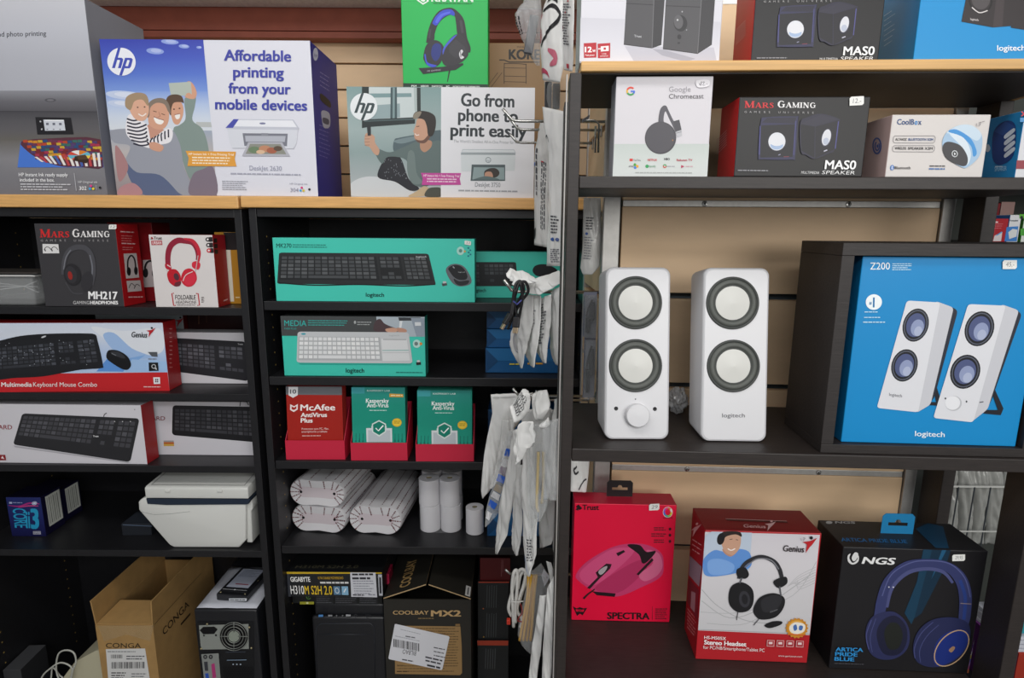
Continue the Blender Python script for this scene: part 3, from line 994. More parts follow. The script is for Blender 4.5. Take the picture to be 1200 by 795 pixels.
a = Art(W, .0013)
a.poly([(512.8, 101), (625.4, 98.7), (624.8, 227), (515.6, 227.8)], 'e4e5ea')
for s_, x0, y0, x1, h in (('Go from', 536.7, 122.4, 600.7, 14.6), ('phone to', 533.7, 139.8, 605.2, 14), ('print easily', 525, 157.4, 616, 14)):
    a.text(s_, x0, y0, x1, h, '2c3338', bold=.03)
a.text("The World's Smallest All-in-One Printer for home", 529, 165.2, 611, 3.4, '8c9096')
a.done('headline', c.root, 'dark three-line headline on white')
a = Art(W, .0013)
logo_disc(a, X(158), Y(178), 15.8, 'e6ebee', '3a484c')
a.done('round_logo', c.root)
a = Art(W, .0018)
a.poly([(538, 177), (540, 172.6), (601, 171.6), (603, 175.6)], 'b4bcc2'); a.poly([(538.6, 176), (540.4, 173.4), (600.6, 172.4), (602, 175)], 'd7dde0')
a.poly([(538, 177), (602.6, 176), (602, 196), (538.8, 198)], 'd3dadd'); a.poly([(538, 177), (602.6, 176), (602.5, 178), (538, 179)], '9aa4a8')
a.ring(570.4, 184.4, 3, 3, .8, '87949a', n=20); a.text('hp', 568.4, 186.2, 572.4, 2.6, '87949a', ital=.2)
a.poly([(551, 190), (590.6, 189.4), (590.8, 208), (550, 208.6)], '4f5d60')
a.poly([(553.4, 193), (589.4, 192.6), (590, 206.6), (552, 207)], '8da0a2')
a.smooth([(566, 198), (572, 194), (580, 194), (584, 199), (580, 204), (568, 205)], '3a332e'); a.smooth([(567, 199), (574, 198), (576, 204), (568, 206)], 'bf927a'); a.smooth([(556, 206), (568, 203), (580, 205), (582, 207), (556, 207)], '5d6f70')
a.done('printer_picture', c.root)
a = Art(W, .0013)
a.text('DeskJet 3750', 555.4, 215.2, 585.2, 5, '7d8288')
a.greek(536, 219, 606, 1, 3, 'a0a4aa', 1.6, ragged=0)
a.done('model_lettering', c.root)
a = Art(W, .002)
a.poly([(491.6, 200.6), (538.6, 200), (537.2, 206.6), (538.8, 213.4), (493, 214.4), (494, 207)], 'c2489a')
a.text('HP Instant Ink + Free Printing Trial', 495, 204.8, 536.6, 2.6, 'f7e6f0', bold=.01)
a.greek(499, 206.6, 534, 2, 2.8, 'eccfe2', 1.3, ragged=.1)
a.done('offer_banner', c.root, 'pink offer banner')

# green headset carton standing on the landscape carton
zt = (c.root.matrix_world @ V((0, 0, c.h))).z
g = carton('headset_carton', 'bright green carton with a black and blue gaming headset, on top of the white carton', 'box', (472.5, 99.7), 572, -38, .085, y=YT + .012, z=zt + .0005,
           cols=['10b351', '0f9a46', '0f9a46', '10b351'])
X = lambda x: 460 + x / 7.575
Y = lambda y: y / 7.571
T = lambda P: [(X(x), Y(y)) for x, y in P]
q = [(466.5, -38), (571, -38), (572.2, 99.6), (472.2, 100.6)]
W = warp(g, q)
a = Art(W)
a.quad(472, 95.4, 572.2, 100.2, '10301f'); a.poly([(471.9, 95.4), (572.2, 95.2), (572.2, 99.6), (472.2, 100.6)], '10301f')
for s_, x0, x1 in (('PS4', 166, 213), ('XBOX', 248, 322), ('SWITCH', 348, 442), ('PC', 477, 508), ('PORTABLE DEVICES', 537, 775)):
    a.text(s_, X(x0), Y(753), X(x1), 1.9, 'e8efe9', y1=Y(751), bold=.02)
a.done('platform_strip', g.root, 'dark green strip with white lettering')
a = Art(W)
a.poly(T([(205, 0), (262, 38), (312, 8), (312, -60), (205, -60)]), 'e8f2ea'); a.poly(T([(226, 0), (262, 24), (294, 6), (294, -40), (226, -40)]), '10b351'); a.poly(T([(240, 0), (262, 14), (280, 4), (280, -40), (240, -40)]), 'e8f2ea')
a.text('KRATAN', X(335), Y(8), X(712), 9, 'dff0e4', bold=.035)
a.greek(X(355), Y(18), X(700), 1, 3, '0c7a38', 1.2, ragged=0)
a.done('brand_lettering', g.root)
a = Art(W)
a.smooth(T([(300, 370), (297, 340), (315, 250), (345, 170), (395, 100), (450, 70), (520, 62), (575, 95), (625, 155), (645, 230), (660, 320), (690, 400), (685, 450), (640, 420), (600, 320), (572, 290), (560, 200), (545, 130), (500, 125), (440, 160), (395, 215), (370, 290), (362, 345)]), '26252a')
a.smooth(T([(350, 190), (380, 135), (440, 85), (510, 76), (545, 105), (540, 132), (500, 122), (440, 150), (388, 215), (355, 205)]), '2f45c8')
a.smooth(T([(375, 180), (420, 120), (500, 95), (500, 110), (440, 135), (395, 195)]), '5064e0')
a.line(T([(330, 250), (320, 330)]), 2.4, '3a393f'); a.line(T([(600, 170), (620, 280)]), 3, '3c3b41')
a.smooth(T([(270, 490), (290, 400), (340, 350), (400, 350), (445, 390), (455, 450), (425, 540), (370, 580), (310, 565), (280, 530)]), '2b2a30')
a.smooth(T([(280, 480), (290, 470), (310, 540), (390, 565), (350, 580), (300, 555)]), '3a4fd0')
a.smooth(T([(340, 470), (350, 400), (385, 372), (425, 390), (430, 450), (405, 510), (370, 525)]), '20307e')
a.smooth(T([(430, 480), (450, 410), (520, 320), (580, 290), (640, 330), (672, 450), (650, 500), (590, 545), (500, 570), (450, 550)]), '2c2b30')
a.smooth(T([(450, 410), (520, 325), (570, 295), (530, 340), (470, 410), (445, 470)]), '4557cc')
a.poly(T([(500, 390), (560, 335), (640, 400), (660, 470), (560, 500), (500, 450)]), '37363c')
a.smooth(T([(590, 460), (610, 425), (625, 440), (610, 470), (635, 490), (605, 505)]), 'd9d9de'); a.line(T([(602, 440), (606, 490)]), .8, '37363c')
a.poly(T([(228, 590), (450, 575), (600, 545), (625, 540), (630, 555), (560, 600), (270, 642)]), '24232a')
a.text('MS GAMING', X(305), Y(622), X(425), 1.7, 'b9b9bf', y1=Y(608), ital=.2)
a.curve(T([(510, 590), (500, 640), (488, 705)]), [2.4, 1.4, .9], '1e1d22')
a.done('headset_picture', g.root)

# brown computer-case carton behind
k = carton('case_carton', 'plain brown cardboard carton with line drawing of a computer case, behind the white carton', 'box', (560, 222), 640, 50, .16, y=1.64, z=ZTOP,
           cols=['ab865a', '97754d', '97754d', 'b08b60'])
X = lambda x: 590 + x / 6.12
Y = lambda y: y / 6.115
T = lambda P: [(X(x), Y(y)) for x, y in P]
a = Art(k.hit('F'))
a.text('KORE', X(38), Y(424), X(262), Y(424) - Y(356), '1d1813', bold=.035)
a.text('nox', X(98), Y(342), X(150), 2.6, '3a2d20')
a.line(T([(-30, 430), (5, 430), (40, 445), (260, 445)]), 1.2, '1d1813')
a.curve(T([(5, 600), (6, 470), (20, 455), (150, 460), (162, 475), (162, 600)]), .9, '54402a')
for y in (485, 545, 585):
    a.line(T([(6, y), (160, y + 4)]), .6, '5c4730')
for x in (-70, -40):
    a.curve(T([(x - 60, 640), (x, 560), (x + 30, 520)]), .6, '5c4730')
a.done('case_drawing', k.root)

# ------------------------------------------------------------------ left bookcase, first shelf
Z = S1[0]
t = thing('clear_tray', 'empty clear plastic clamshell tray at the far left of the headphone shelf', 'plastic tray', frame(V((0, 0, 0))))
P0, P1 = at_yz(-60, YF + .02, Z), at_yz(42, YF + .02, Z)
t.matrix_world = frame(P0)
w = P1.x - P0.x
hh = solve(P0, V((0, 0, 1)), py=323)
m = MB()
m.box((0, 0, .0006), (w, .12, hh), F_CLEAR, bev=.006, seg=3)
m.build('tray', t, smooth=True)
m = MB()
m.tube([(-.004, -.005, hh), (w + .002, -.005, hh + .001), (w + .006, 0, hh), (w + .004, .125, hh), (-.004, .125, hh)], .0022, F_MILKY, 6)
m.build('rim', t)
m = MB(); m.box((-.004, -.004, hh + .006), (w + .016, .13, hh + .0085), mat('smoky_lid', '4b4643', .3), bev=.001); m.build('lid', t)['label'] = 'smoky thin lid'
m = MB()
for r_ in range(3):
    m.tube([(w * .1, .03 + r_ * .01, .012), (w * .5, .02, hh * (.5 + .12 * r_)), (w * .8, .025, hh * .62), (w - .012, .03, hh * (.8 - .2 * r_))], .0014, F_CLEAR, 6)
m.build('moulded_fold', t)

c = carton('headphone_carton', 'black gaming headphones carton with red right side, on the first shelf under the beech top', 'box', (53.5, 359.3), 146, 262, .085, y=YF + .008, z=Z,
           cols=['3b3a3d', 'b01a20', '3b3a3d', '2d2c2f'])
q = [(42, 262), (137, 262.5), (145.4, 359.5), (53.5, 359)]
W = warp(c, q)
a = Art(W)
a.serif('Mars', 49, 278.4, 83.6, 9.6, 'd02a2c', small=.74); a.serif('Gaming', 87, 278, 130.6, 9.4, 'e6e4e4', small=.76)
for k, ch in enumerate('GAMERS UNIVERSE'):
    if ch != ' ':
        a.text(ch, 50 + k * 5.55, 283.2, None, 2.4, 'a3a1a2', wide=1.25)
a.done('brand_lettering', c.root, 'red and white serif heading')
a = Art(W)
a.poly([(52, 286), (70.6, 286.4), (71.4, 297), (52.2, 297.2)], 'dddcdc')
for k in (0, 8):
    a.curve([(54 + k, 292), (57 + k, 289.5), (60 + k, 290.5), (62 + k, 293)], .7, '2b2a2c'); a.line([(54 + k, 292), (55.6 + k, 294.6)], 1.3, '2b2a2c')
a.done('cable_icon', c.root)
a = Art(W)
a.curve([(75, 322), (77, 306), (82, 295), (91, 290), (102, 291), (109, 300), (111, 318), (108, 334)], [4, 5, 5.5, 6, 6, 5.5, 5, 4.5], '4b4b50')
a.curve([(76, 316), (79, 302), (85, 293)], 1.2, '74757c'); a.curve([(107, 299), (109.6, 314), (107.6, 330)], 1.6, '70727a')
a.ell(86, 322, 10, 13, '29282b', rot=-12); a.ell(84.5, 322, 6.6, 10, '343337', rot=-12); a.ell(83.5, 323, 2.6, 5, '962a24', rot=-10)
a.ell(103, 330, 7, 12, '333236', rot=12); a.curve([(78, 331), (86, 343), (98, 344)], 1.6, '47474b')
a.done('headphone_picture', c.root)
a = Art(W)
a.text('MH217', 104, 350.2, 138, 8.6, 'f2f2f2', y1=350.6, bold=.035)
a.text('GAMING', 86.2, 356.4, 105, 3.8, 'cfcfcf'); a.text('HEADPHONES', 106, 356.4, 138.4, 3.8, 'f0f0f0', bold=.04)
a.done('model_lettering', c.root)
sticker(c, 127.4, 263.4, 136.4, 268.8, '12')
a = Art(warp(c, [(137, 262.5), (164.5, 261), (170.8, 355), (145.4, 359.5)], 'R'))
a.greek(143, 270.8, 160, 1, 3, 'e6b9b9', 1.4, ragged=0); a.greek(144, 276, 158, 3, 3, 'cf7f7f', .9); a.greek(144, 285, 161, 1, 3, 'e6b9b9', 1.4, ragged=0); a.greek(145, 290, 158, 2, 2.6, 'cf7f7f', .9)
a.poly([(146, 298), (161.6, 297), (163.6, 326), (148, 327.4)], 'cfc7c6'); a.curve([(150.4, 318), (151, 306), (155, 300), (159, 305), (160, 318)], 1.8, '1c1b1d'); a.ell(151.6, 319, 2.4, 5, '1c1b1d'); a.ell(160, 318, 2.2, 5, '1c1b1d')
a.poly([(148.4, 330), (164.6, 329.2), (166, 341.6), (149.6, 342.8)], 'cfc7c6'); a.curve([(151, 338), (154, 333), (158, 336)], .8, '2a292b'); a.curve([(157, 339), (160, 334), (164, 336)], .8, '2a292b')
a.greek(150, 348, 167, 1, 3, 'e6b9b9', 1.2, ragged=0)
a.done('side_print', c.root)

zz = Z
c = carton('headphone_carton', 'dark red headphones carton half hidden behind the black gaming carton', 'box', (136, 352), 187, 260.5, .08, y=YF + .12, z=zz, cols=['7e1219', '5d0d13', '7e1219', '4a0b10'])
a = Art(c.hit('F'))
a.poly([(167.5, 305), (186, 304), (186.5, 336), (168.5, 337)], 'b5a9a9'); a.ring(176, 315, 6, 9, 2.4, '242325', a0=180, a1=360); a.ell(170.6, 320, 3, 5.6, '242325'); a.ell(181, 320, 3, 5.6, '242325')
a.done('headphone_picture', c.root)

c = carton('headphone_carton', 'white carton with red foldable headphones printed on it, beside the black gaming carton', 'box', (183, 359.4), 256.2, 275, .062, y=YF + .008, z=Z, cols=['d9d4d3', '9c1220', '9c1220', '7c0f1a'])
X = lambda x: 165 + x / 7.23
Y = lambda y: 255 + y / 7.227
T = lambda P: [(X(x), Y(y)) for x, y in P]
q = T([(40, 146), (594, 146), (660, 752), (130, 750)])
W = warp(c, q)
a = Art(W)
a.text('Trust', X(88), Y(188), X(160), 3.4, '3a2224', bold=.03); a.poly(T([(62, 168), (74, 166), (88, 184), (76, 188)]), 'a3202c'); a.quad(X(62), Y(178), X(72), Y(188), '3a2224')
a.poly(T([(66, 198), (160, 196), (166, 234), (72, 236)]), 'b0404a'); a.text('URBAN', X(78), Y(228), X(156), 3.4, 'e9d9d9', bold=.02)
a.done('brand_lettering', c.root)
a = Art(W)
a.curve(T([(220, 410), (216, 330), (225, 270), (250, 225), (300, 195), (360, 200), (420, 215), (455, 255), (472, 310), (470, 360)]), [6, 6.4, 6.8, 7, 7, 6, 5, 5, 4.6, 3.4], '8e2238')
a.curve(T([(350, 180), (420, 195), (462, 240), (484, 300), (478, 372)]), [2, 4, 4.4, 4.2, 3], 'c02a3c')
a.smooth(T([(195, 392), (235, 395), (250, 430), (240, 445), (202, 430)]), 'b32236'); a.smooth(T([(428, 380), (470, 368), (498, 395), (480, 440), (430, 420)]), 'cf2e40')
a.line(T([(208, 440), (226, 470)]), 1.2, 'c9bdbd'); a.line(T([(476, 320), (455, 470)]), 1, 'b9aeae'); a.line(T([(212, 400), (244, 420)]), 1, 'd9cfcf')
a.smooth(T([(215, 470), (240, 440), (290, 440), (330, 490), (330, 560), (290, 580), (240, 550), (220, 510)]), 'bc1d2c'); a.ell(X(295), Y(500), 3, 4.4, '54303a', rot=-25)
a.smooth(T([(290, 545), (335, 540), (325, 575), (280, 578)]), '6b2a35')
a.smooth(T([(335, 500), (360, 445), (410, 430), (455, 460), (470, 520), (440, 570), (390, 582), (345, 550)]), 'c72638'); a.curve(T([(352, 535), (375, 485), (435, 455)]), 1, 'd9c9c9'); a.smooth(T([(365, 520), (430, 470), (465, 500), (440, 560), (385, 570)]), 'd23146')
a.done('headphone_picture', c.root)
a = Art(W)
a.line(T([(278, 636), (260, 636), (278, 735), (296, 735)]), 1.2, 'b81c2c'); a.line(T([(466, 638), (484, 638), (498, 734), (480, 734)]), 1.2, 'b81c2c')
a.text('FOLDABLE', X(290), Y(686), X(464), 5, '2f2a2b', bold=.01); a.text('HEADPHONE', X(298), Y(722), X(470), 3.6, '5d5656'); a.greek(X(308), Y(729), X(462), 1, 2, '8d8585', .9, ragged=0)
a.greek(X(512), Y(665), X(538), 5, 1.4, '6b6464', .7)
a.done('bracket_lettering', c.root)
a = Art(W)
for k, (x, y) in enumerate(((556, 184), (562, 232), (568, 278))):
    a.ell(X(x + 25), Y(y), 4.4, 2.9, '2b2527'); a.ell(X(x), Y(y), 2.6, 2.5, 'c8202e' if k == 2 else '2b2527'); a.ell(X(x), Y(y), 1.2, 1.2, 'e0dada')
a.done('feature_icons', c.root)
a = Art(c.hit('R'))
for k, y in enumerate((279.5, 286, 292.6)):
    a.quad(250.5 + k * .5, y, 254.5 + k * .5, y + 5, '231a1c')
a.greek(262, 352, 267, 1, 2, 'd9a9ad', 1.6, y1=350)
a.done('side_print', c.root)

br = project((XL1 - .021, YF + .075, Z + .06))[0]
c = carton('slim_carton', 'mustard yellow carton with pale edge, squeezed against the upright behind the red headphones', 'box', (258, 354), br, 272, .1, y=YF + .075, z=Z, cols=['b07d24', '8c621a', 'd5cdbb', '1d1a1b'])
a = Art(c.hit('F'))
a.poly([(262, 272.5), (268.5, 272.5), (274.4, 353.6), (268, 353.6)], 'd9d2c2'); a.poly([(262, 272.6), (277, 272.6), (277.6, 293), (264, 293)], '1f1c1e')
a.greek(276, 348, 281, 1, 2, 'd9c79a', 1.4, ragged=0)
a.done('front_print', c.root)

# ------------------------------------------------------------------ second shelf: keyboard sets
Z = S1[1]
yw = 3.2
c = carton('keyboard_carton', 'red and pale blue carton of a black keyboard and mouse set, second shelf', 'box', (-62, 462.2), 199, 379, .062, y=YF - .003, z=Z, yaw=yw, cols=['c9d2e4', 'a3171c', 'a3171c', '8a1217'])
X = lambda x: x / 3.871
Y = lambda y: 360 + y / 3.87
T = lambda P: [(X(x), Y(y)) for x, y in P]
q = [(-75, 379), (190, 379), (199, 459.5), (-62, 462)]
W = warp(c, q)
a = Art(W)
a.grad((-75, 379), (190, 379), (196.3, 437), (-66, 440), ['cdd6e6', 'd3dae6', 'bccde8', 'a9c2e6', 'b7cbe8'])
a.smooth(T([(420, 90), (560, 110), (720, 100), (745, 180), (700, 220), (560, 200), (470, 140)]), 'dde2ea')
a.smooth(T([(470, 130), (520, 120), (600, 190), (690, 230), (600, 235), (520, 200)]), '9dbbe4')
a.poly(T([(450, 290), (560, 240), (660, 220), (600, 265), (560, 298)]), '7fa9de'); a.poly(T([(440, 296), (520, 200), (560, 240), (640, 298)]), '5f94d8'); a.poly(T([(560, 298), (600, 240), (755, 250), (760, 300)]), '9fc0e8')
a.poly([(-66, 440.4), (196.2, 437.4), (199, 459.5), (-62, 462)], 'c3242a')
a.done('front_print', c.root)
a = Art(W, .0013)
a.smooth(T([(-80, 172), (0, 155), (100, 132), (230, 122), (400, 121), (432, 128), (448, 160), (470, 262), (462, 280), (380, 286), (300, 300), (200, 318), (80, 325), (-80, 326)]), '1d1e22', 6)
a.keyboard(T([(-90, 172), (440, 122), (470, 280), (-90, 320)]), '1f2024', '34363c', rows=6, cols=20, rad=.03, keys2='4a4d55', v0=.16, v1=.84)
for k in range(40):
    r_ = random.Random(k + 9); a.ell(X(r_.uniform(0, 430)), Y(r_.uniform(150, 270)), .5, .5, 'aab0ba', n=6)
a.ell(X(205), Y(136), 3, 1, 'c9ccd2', rot=-20)
a.done('keyboard_picture', c.root)
a = Art(W, .0013)
a.smooth(T([(487, 215), (500, 197), (540, 200), (580, 225), (597, 262), (585, 285), (560, 285), (520, 262), (490, 238)]), '17181b'); a.smooth(T([(505, 205), (540, 205), (570, 228), (560, 235), (520, 220)]), '34363b'); a.line(T([(510, 212), (530, 222)]), 1, '6a6d74')
a.done('mouse_picture', c.root)
def genius_man(a, x, y, k, col='b8232a', dark='17171a'):
    a.ell(x + 2.2 * k, y - 9 * k, 1.9 * k, 1.9 * k, dark)
    a.poly([(x - 8 * k, y - 4 * k), (x - 1 * k, y - 5 * k), (x + 2 * k, y - 5.5 * k), (x + 9 * k, y - 9 * k), (x + 3.4 * k, y - 1 * k), (x + .5 * k, y + 2 * k), (x - 4 * k, y + 9 * k), (x - 2.6 * k, y - 1.4 * k)], col)
a = Art(W, .0013)
a.text('Genius', X(597), Y(138), X(668), 6.2, '22242a', y1=Y(140), bold=.02, ital=.18, )
genius_man(a, X(684), Y(118), .62)
a.done('brand_lettering', c.root)
a = Art(W, .0013)
a.poly(T([(672, 206), (714, 206), (716, 228), (690, 226)]), '55585e'); a.greek(X(674), Y(236), X(714), 1, 3, '6f747c', 1); a.poly(T([(676, 254), (718, 254), (721, 292), (678, 293)]), '16181c'); a.ring(X(699), Y(272), 2.2, 2.2, .8, 'c9ccd0'); a.poly(T([(704, 284), (710, 276), (714, 288)]), 'c9ccd0')
a.poly(T([(697, 322), (727, 322), (729, 352), (700, 353)]), 'e6e6ea')
for i in (0, 1):
    for j in (0, 1):
        a.quad(X(706 + 8 * i), Y(329 + 9 * j), X(712 + 8 * i), Y(336 + 9 * j), '5a3a48')
a.greek(X(654), Y(364), X(730), 1, 3, 'e6c6c6', 1, ragged=0)
a.done('feature_icons', c.root)
a = Art(W, .0013)
a.text('s', X(-20), Y(366), X(4), 4.6, 'f3eaea', bold=.03); a.text('Multimedia', X(11), Y(366), X(150), 5.2, 'f3eaea', y1=Y(365.5), bold=.02); a.text('Keyboard Mouse Combo', X(156), Y(365.5), X(445), 5.2, 'f0dfdf', bold=.005)
a.text('Wireless', -44, Y(366.5), X(-25), 5.2, 'f3eaea', bold=.03)
a.done('title_lettering', c.root)
a = Art(c.hit('R'))
a.greek(198.6, 385, 202, 10, 5, 'd98a8a', 1.2)
a.done('side_print', c.root)

br = project((XL1 - .021, YF + .098, Z + .04))[0]
c = carton('keyboard_carton', 'pale grey keyboard carton showing only its right half, behind the red keyboard set', 'box', (60, 453.4), br, 388.5, .05, y=YF + .098, z=Z, yaw=0, cols=['cfcdd2', '9a1a1e', '9a1a1e', 'a8a6aa'])
a = Art(c.hit('F'))
a.keyboard(T([(560, 128), (1112, 157), (1124, 336), (560, 262)]), '28282c', '47474d', rows=6, cols=20, rad=.02, keys2='5d5d64', blocks=((.03, .75), (.78, .98)), v0=.16, v1=.82)
a.text('Trust', X(1078), Y(172), X(1102), 1.8, 'c9c9cc', bold=.02)
a.done('keyboard_picture', c.root)
c = carton('keyboard_carton', 'grey keyboard carton with small red figure, lying far back under the first shelf', 'box', (120, 449), 221, 367, .05, y=YF + .19, z=Z, cols=['8f979c', '5a1418', '6d1a1f', '7d7f84'])
a = Art(c.hit('F'))
genius_man(a, 210, 378, .62, col='9c2a30')
a.done('brand_lettering', c.root)
br = project((XL1 - .03, YF + .2, Z + .06))[0]
c = carton('slim_carton', 'very dark red carton at the back right of the second shelf', 'box', (226, 449), br, 366, .05, y=YF + .2, z=Z, cols=['2b1416', '201012', '4c1519', '241214'])
a = Art(c.hit('F')); a.line([(233, 370), (233, 380)], .8, '6d4d3c'); a.line([(242, 370), (242, 378)], .6, '55392e'); a.done('front_print', c.root)

# ------------------------------------------------------------------ third shelf
Z = S1[2]
c = carton('keyboard_carton', 'white and red carton with a black slanted keyboard, front of the third shelf', 'box', (-48, 539), 172.8, 473, .05, y=YF + .016, z=Z, yaw=-.6, cols=['d3d1d7', '9c1b20', '9c1b20', 'b5b3b8'])
q = [(-58, 472), (165, 473), (172.8, 541), (-48, 538.4)]
W = warp(c, q)
a = Art(W)
a.keyboard(T([(103, 475), (634, 495), (590, 690), (58, 612)]), '2b2b2e', '46464b', rows=5, cols=20, rad=.03, keys2='56565c', v0=.08, v1=.72)
a.text('Trust', X(420), Y(578), X(446), 1.9, 'e0e0e2', bold=.03)
for x in (520, 556, 592):
    a.ell(X(x), Y(509), .6, .6, 'd5d5d8')
a.curve(T([(470, 488), (474, 478), (484, 472)]), .9, '2b2b2e'); a.poly(T([(60, 616), (590, 690), (580, 694), (66, 624)]), 'b0aeb5')
a.done('keyboard_picture', c.root)
a = Art(W)
a.text('KEYBOARD', -26, Y(545), X(56), 4.8, '8a1f2c', bold=.01)
a.poly(T([(-30, 657), (22, 657), (26, 681), (-30, 682)]), '8c2028'); a.poly(T([(2, 672), (10, 662), (18, 676)]), 'e6d9d9')
a.ell(X(612), Y(456), .7, .7, '8b8990')
a.done('title_lettering', c.root)
br = project((XL1 - .021, YF + .075, Z + .03))[0]
c = carton('keyboard_carton', 'white keyboard carton with a small flag label, peeking out behind the slanted-keyboard one', 'box', (90, 526), br, 470, .05, y=YF + .075, z=Z, cols=['cfcdd3', '9c1b20', '9c1b20', 'aaa8ad'])
a = Art(c.hit('F'))
a.keyboard(T([(783, 446), (1160, 453), (1168, 614), (780, 581)]), '1e1e21', '39393e', rows=6, cols=15, rad=.04, keys2='4b4b50', blocks=((.03, .97),))
a.curve(T([(1088, 450), (1094, 424), (1110, 420), (1128, 445)]), 1, '2b2b2e')
a.text('KEYBOARD', X(590), Y(514), X(749), 4.6, '7c2431', bold=.01)
a.done('keyboard_picture', c.root)
a = Art(c.hit('F'))
a.poly(T([(742, 606), (788, 606), (790, 631), (743, 631)]), 'c9a24a'); a.poly(T([(742, 606), (788, 606), (788.4, 613), (742.4, 613)]), '9c979a'); a.poly(T([(742.5, 614), (789, 614), (789.4, 621), (743, 621)]), 'b4552f')
a.done('flag_label', c.root, 'small orange and yellow label')
# ------------------------------------------------------------------ fourth shelf of the left bookcase
def base(P):
    return Matrix.Translation(P)
def loc(M, pts):
    I = M.inverted()
    return [I @ V(p) for p in pts]
Z = S1[3]
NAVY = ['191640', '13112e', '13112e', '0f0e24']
def cpu_carton(bl, br, ty, front, label):
    c = carton('processor_carton', label, 'box', bl, br, ty, .07, z=Z, yaw=0, cols=NAVY, group='blue processor cartons')
    if front:
        X = lambda x: x / 6.624
        Y = lambda y: 540 + y / 6.625
        q = [(X(55), Y(285)), (X(330), Y(282)), (X(360), Y(592)), (X(96), Y(588))]
        W = warp(c, q)
        a = Art(W)
        a.grad(*q, ['222c66', '1d2460', '151644'])
        a.curve([(X(75), Y(350)), (X(160), Y(356)), (X(240), Y(330)), (X(320), Y(335))], [.6, 1.8, 2, 1], 'a32a78'); a.curve([(X(150), Y(366)), (X(230), Y(352)), (X(310), Y(352))], [.6, 1.6, .8], 'c23c7e')
        a.ell(X(280), Y(330), 3.2, 2.2, 'c9cfe0', rot=-15); a.ring(X(280), Y(330), 2.2, 1.4, .5, '3a4a9a', rot=-15); a.quad(X(80), Y(322), X(104), Y(336), 'aab2d0'); a.greek(X(110), Y(324), X(186), 1, 2, '8b93bd', 1)
        a.quad(X(258), Y(552), X(318), Y(577), 'a9a9b8'); a.greek(X(262), Y(557), X(316), 2, 1.6, '55556a', .7)
        a.done('front_print', c.root)
        a = Art(W, .0012)
        a.text('CORE', X(108), Y(372), X(122), X(202) - X(104), '2598c4', y1=Y(524), up=(X(202) - X(104), 0), bold=.02)
        a.text('i', X(212), Y(524), X(236), Y(524) - Y(392), '2598c4', bold=.04); a.text('3', X(246), Y(528), X(310), Y(528) - Y(378), '2598c4', bold=.04)
        a.done('title_lettering', c.root, 'light blue lettering')
    a = Art(warp(c, [(0, 0), (1, 0), (1, 1), (0, 1)], 'R'))
    a.poly([(.2, .05), (.92, .05), (.92, .82), (.2, .82)], 'c6c9c2')
    for k in range(6):
        a.line([(.28 + .1 * k, .1), (.28 + .1 * k, .76)], .035 if k % 2 else .02, '6a6d6a')
    a.done('side_label', c.root, 'white barcode label')
    return c
cpu_carton((14.4, 628.4), 54.4, 583, True, 'dark blue processor carton with light blue numeral, front one of the pair')
cpu_carton((40, 611.5), 76.5, 574, False, 'dark blue processor carton directly behind the one with the light blue numeral')

P = at_z(143.5, 628, Z)
bx = carton('adapter_box', 'small flat black box lying left of the white receipt printer', 'box', (143.5, 628), 178, 614.5, .07, z=Z, yaw=2, cols=['23262c', '1c1f24', '1c1f24', '2b2f37'])
a = Art(bx.hit('F')); a.line([(144, 615.4), (178, 617)], .8, '56647a'); a.done('edge_line', bx.root)

# white receipt printer
YP = at_z(240, 642.5, Z).y
X = lambda x: 150 + x / 6.624
Y = lambda y: 540 + y / 6.625
P = at_yz(235, YP, Z + LIFT)
t = thing('receipt_printer', 'white desktop receipt printer with lid, standing on the fourth shelf', 'printer', base(P))
M = t.matrix_world.copy()
WARMW = mat('warm_white_plastic', 'd5d6d2', .42)
NAVYP = mat('navy_gap_plastic', '1d2a3c', .5)
def prism_px(mb, pts, y0, dep, m, bev=0.0):
    L = loc(M, [at_y(x, y, y0) for x, y in pts])
    poly = [(v.x, max(v.z, 0.0)) for v in L]
    k = min(v.y for v in L)
    if not bev:
        mb.prism(poly, L[0].y, L[0].y + dep, m)
        return
    bm = bmesh.new()
    f = bm.faces.new([bm.verts.new((x, L[0].y, z)) for x, z in poly])
    r = bmesh.ops.extrude_face_region(bm, geom=[f])
    for v in [g for g in r['geom'] if isinstance(g, bmesh.types.BMVert)]:
        v.co.y += dep
    bmesh.ops.recalc_face_normals(bm, faces=bm.faces)
    bmesh.ops.bevel(bm, geom=bm.edges[:], offset=bev, segments=3, affect='EDGES', profile=.5)
    mb.bm(bm, m)
T = lambda Q: [(X(x), Y(y)) for x, y in Q]
zb = P.z
m = MB()
yb = project(P)[1]
prism_px(m, T([(78, 322), (100, 300), (140, 284), (915, 344), (915, 620)]) + [(X(862), yb), (X(355), yb), (X(320), yb - 3)] + T([(82, 385)]), YP, .20, WARMW, .004)
o = m.build('body', t, smooth=True, angle=40)
m = MB()
prism_px(m, T([(140, 296), (950, 300), (935, 338), (920, 342), (300, 347), (150, 338)]), YP - .003, .19, NAVYP, .001)
m.build('paper_gap', t)['label'] = 'dark gap under the lid'
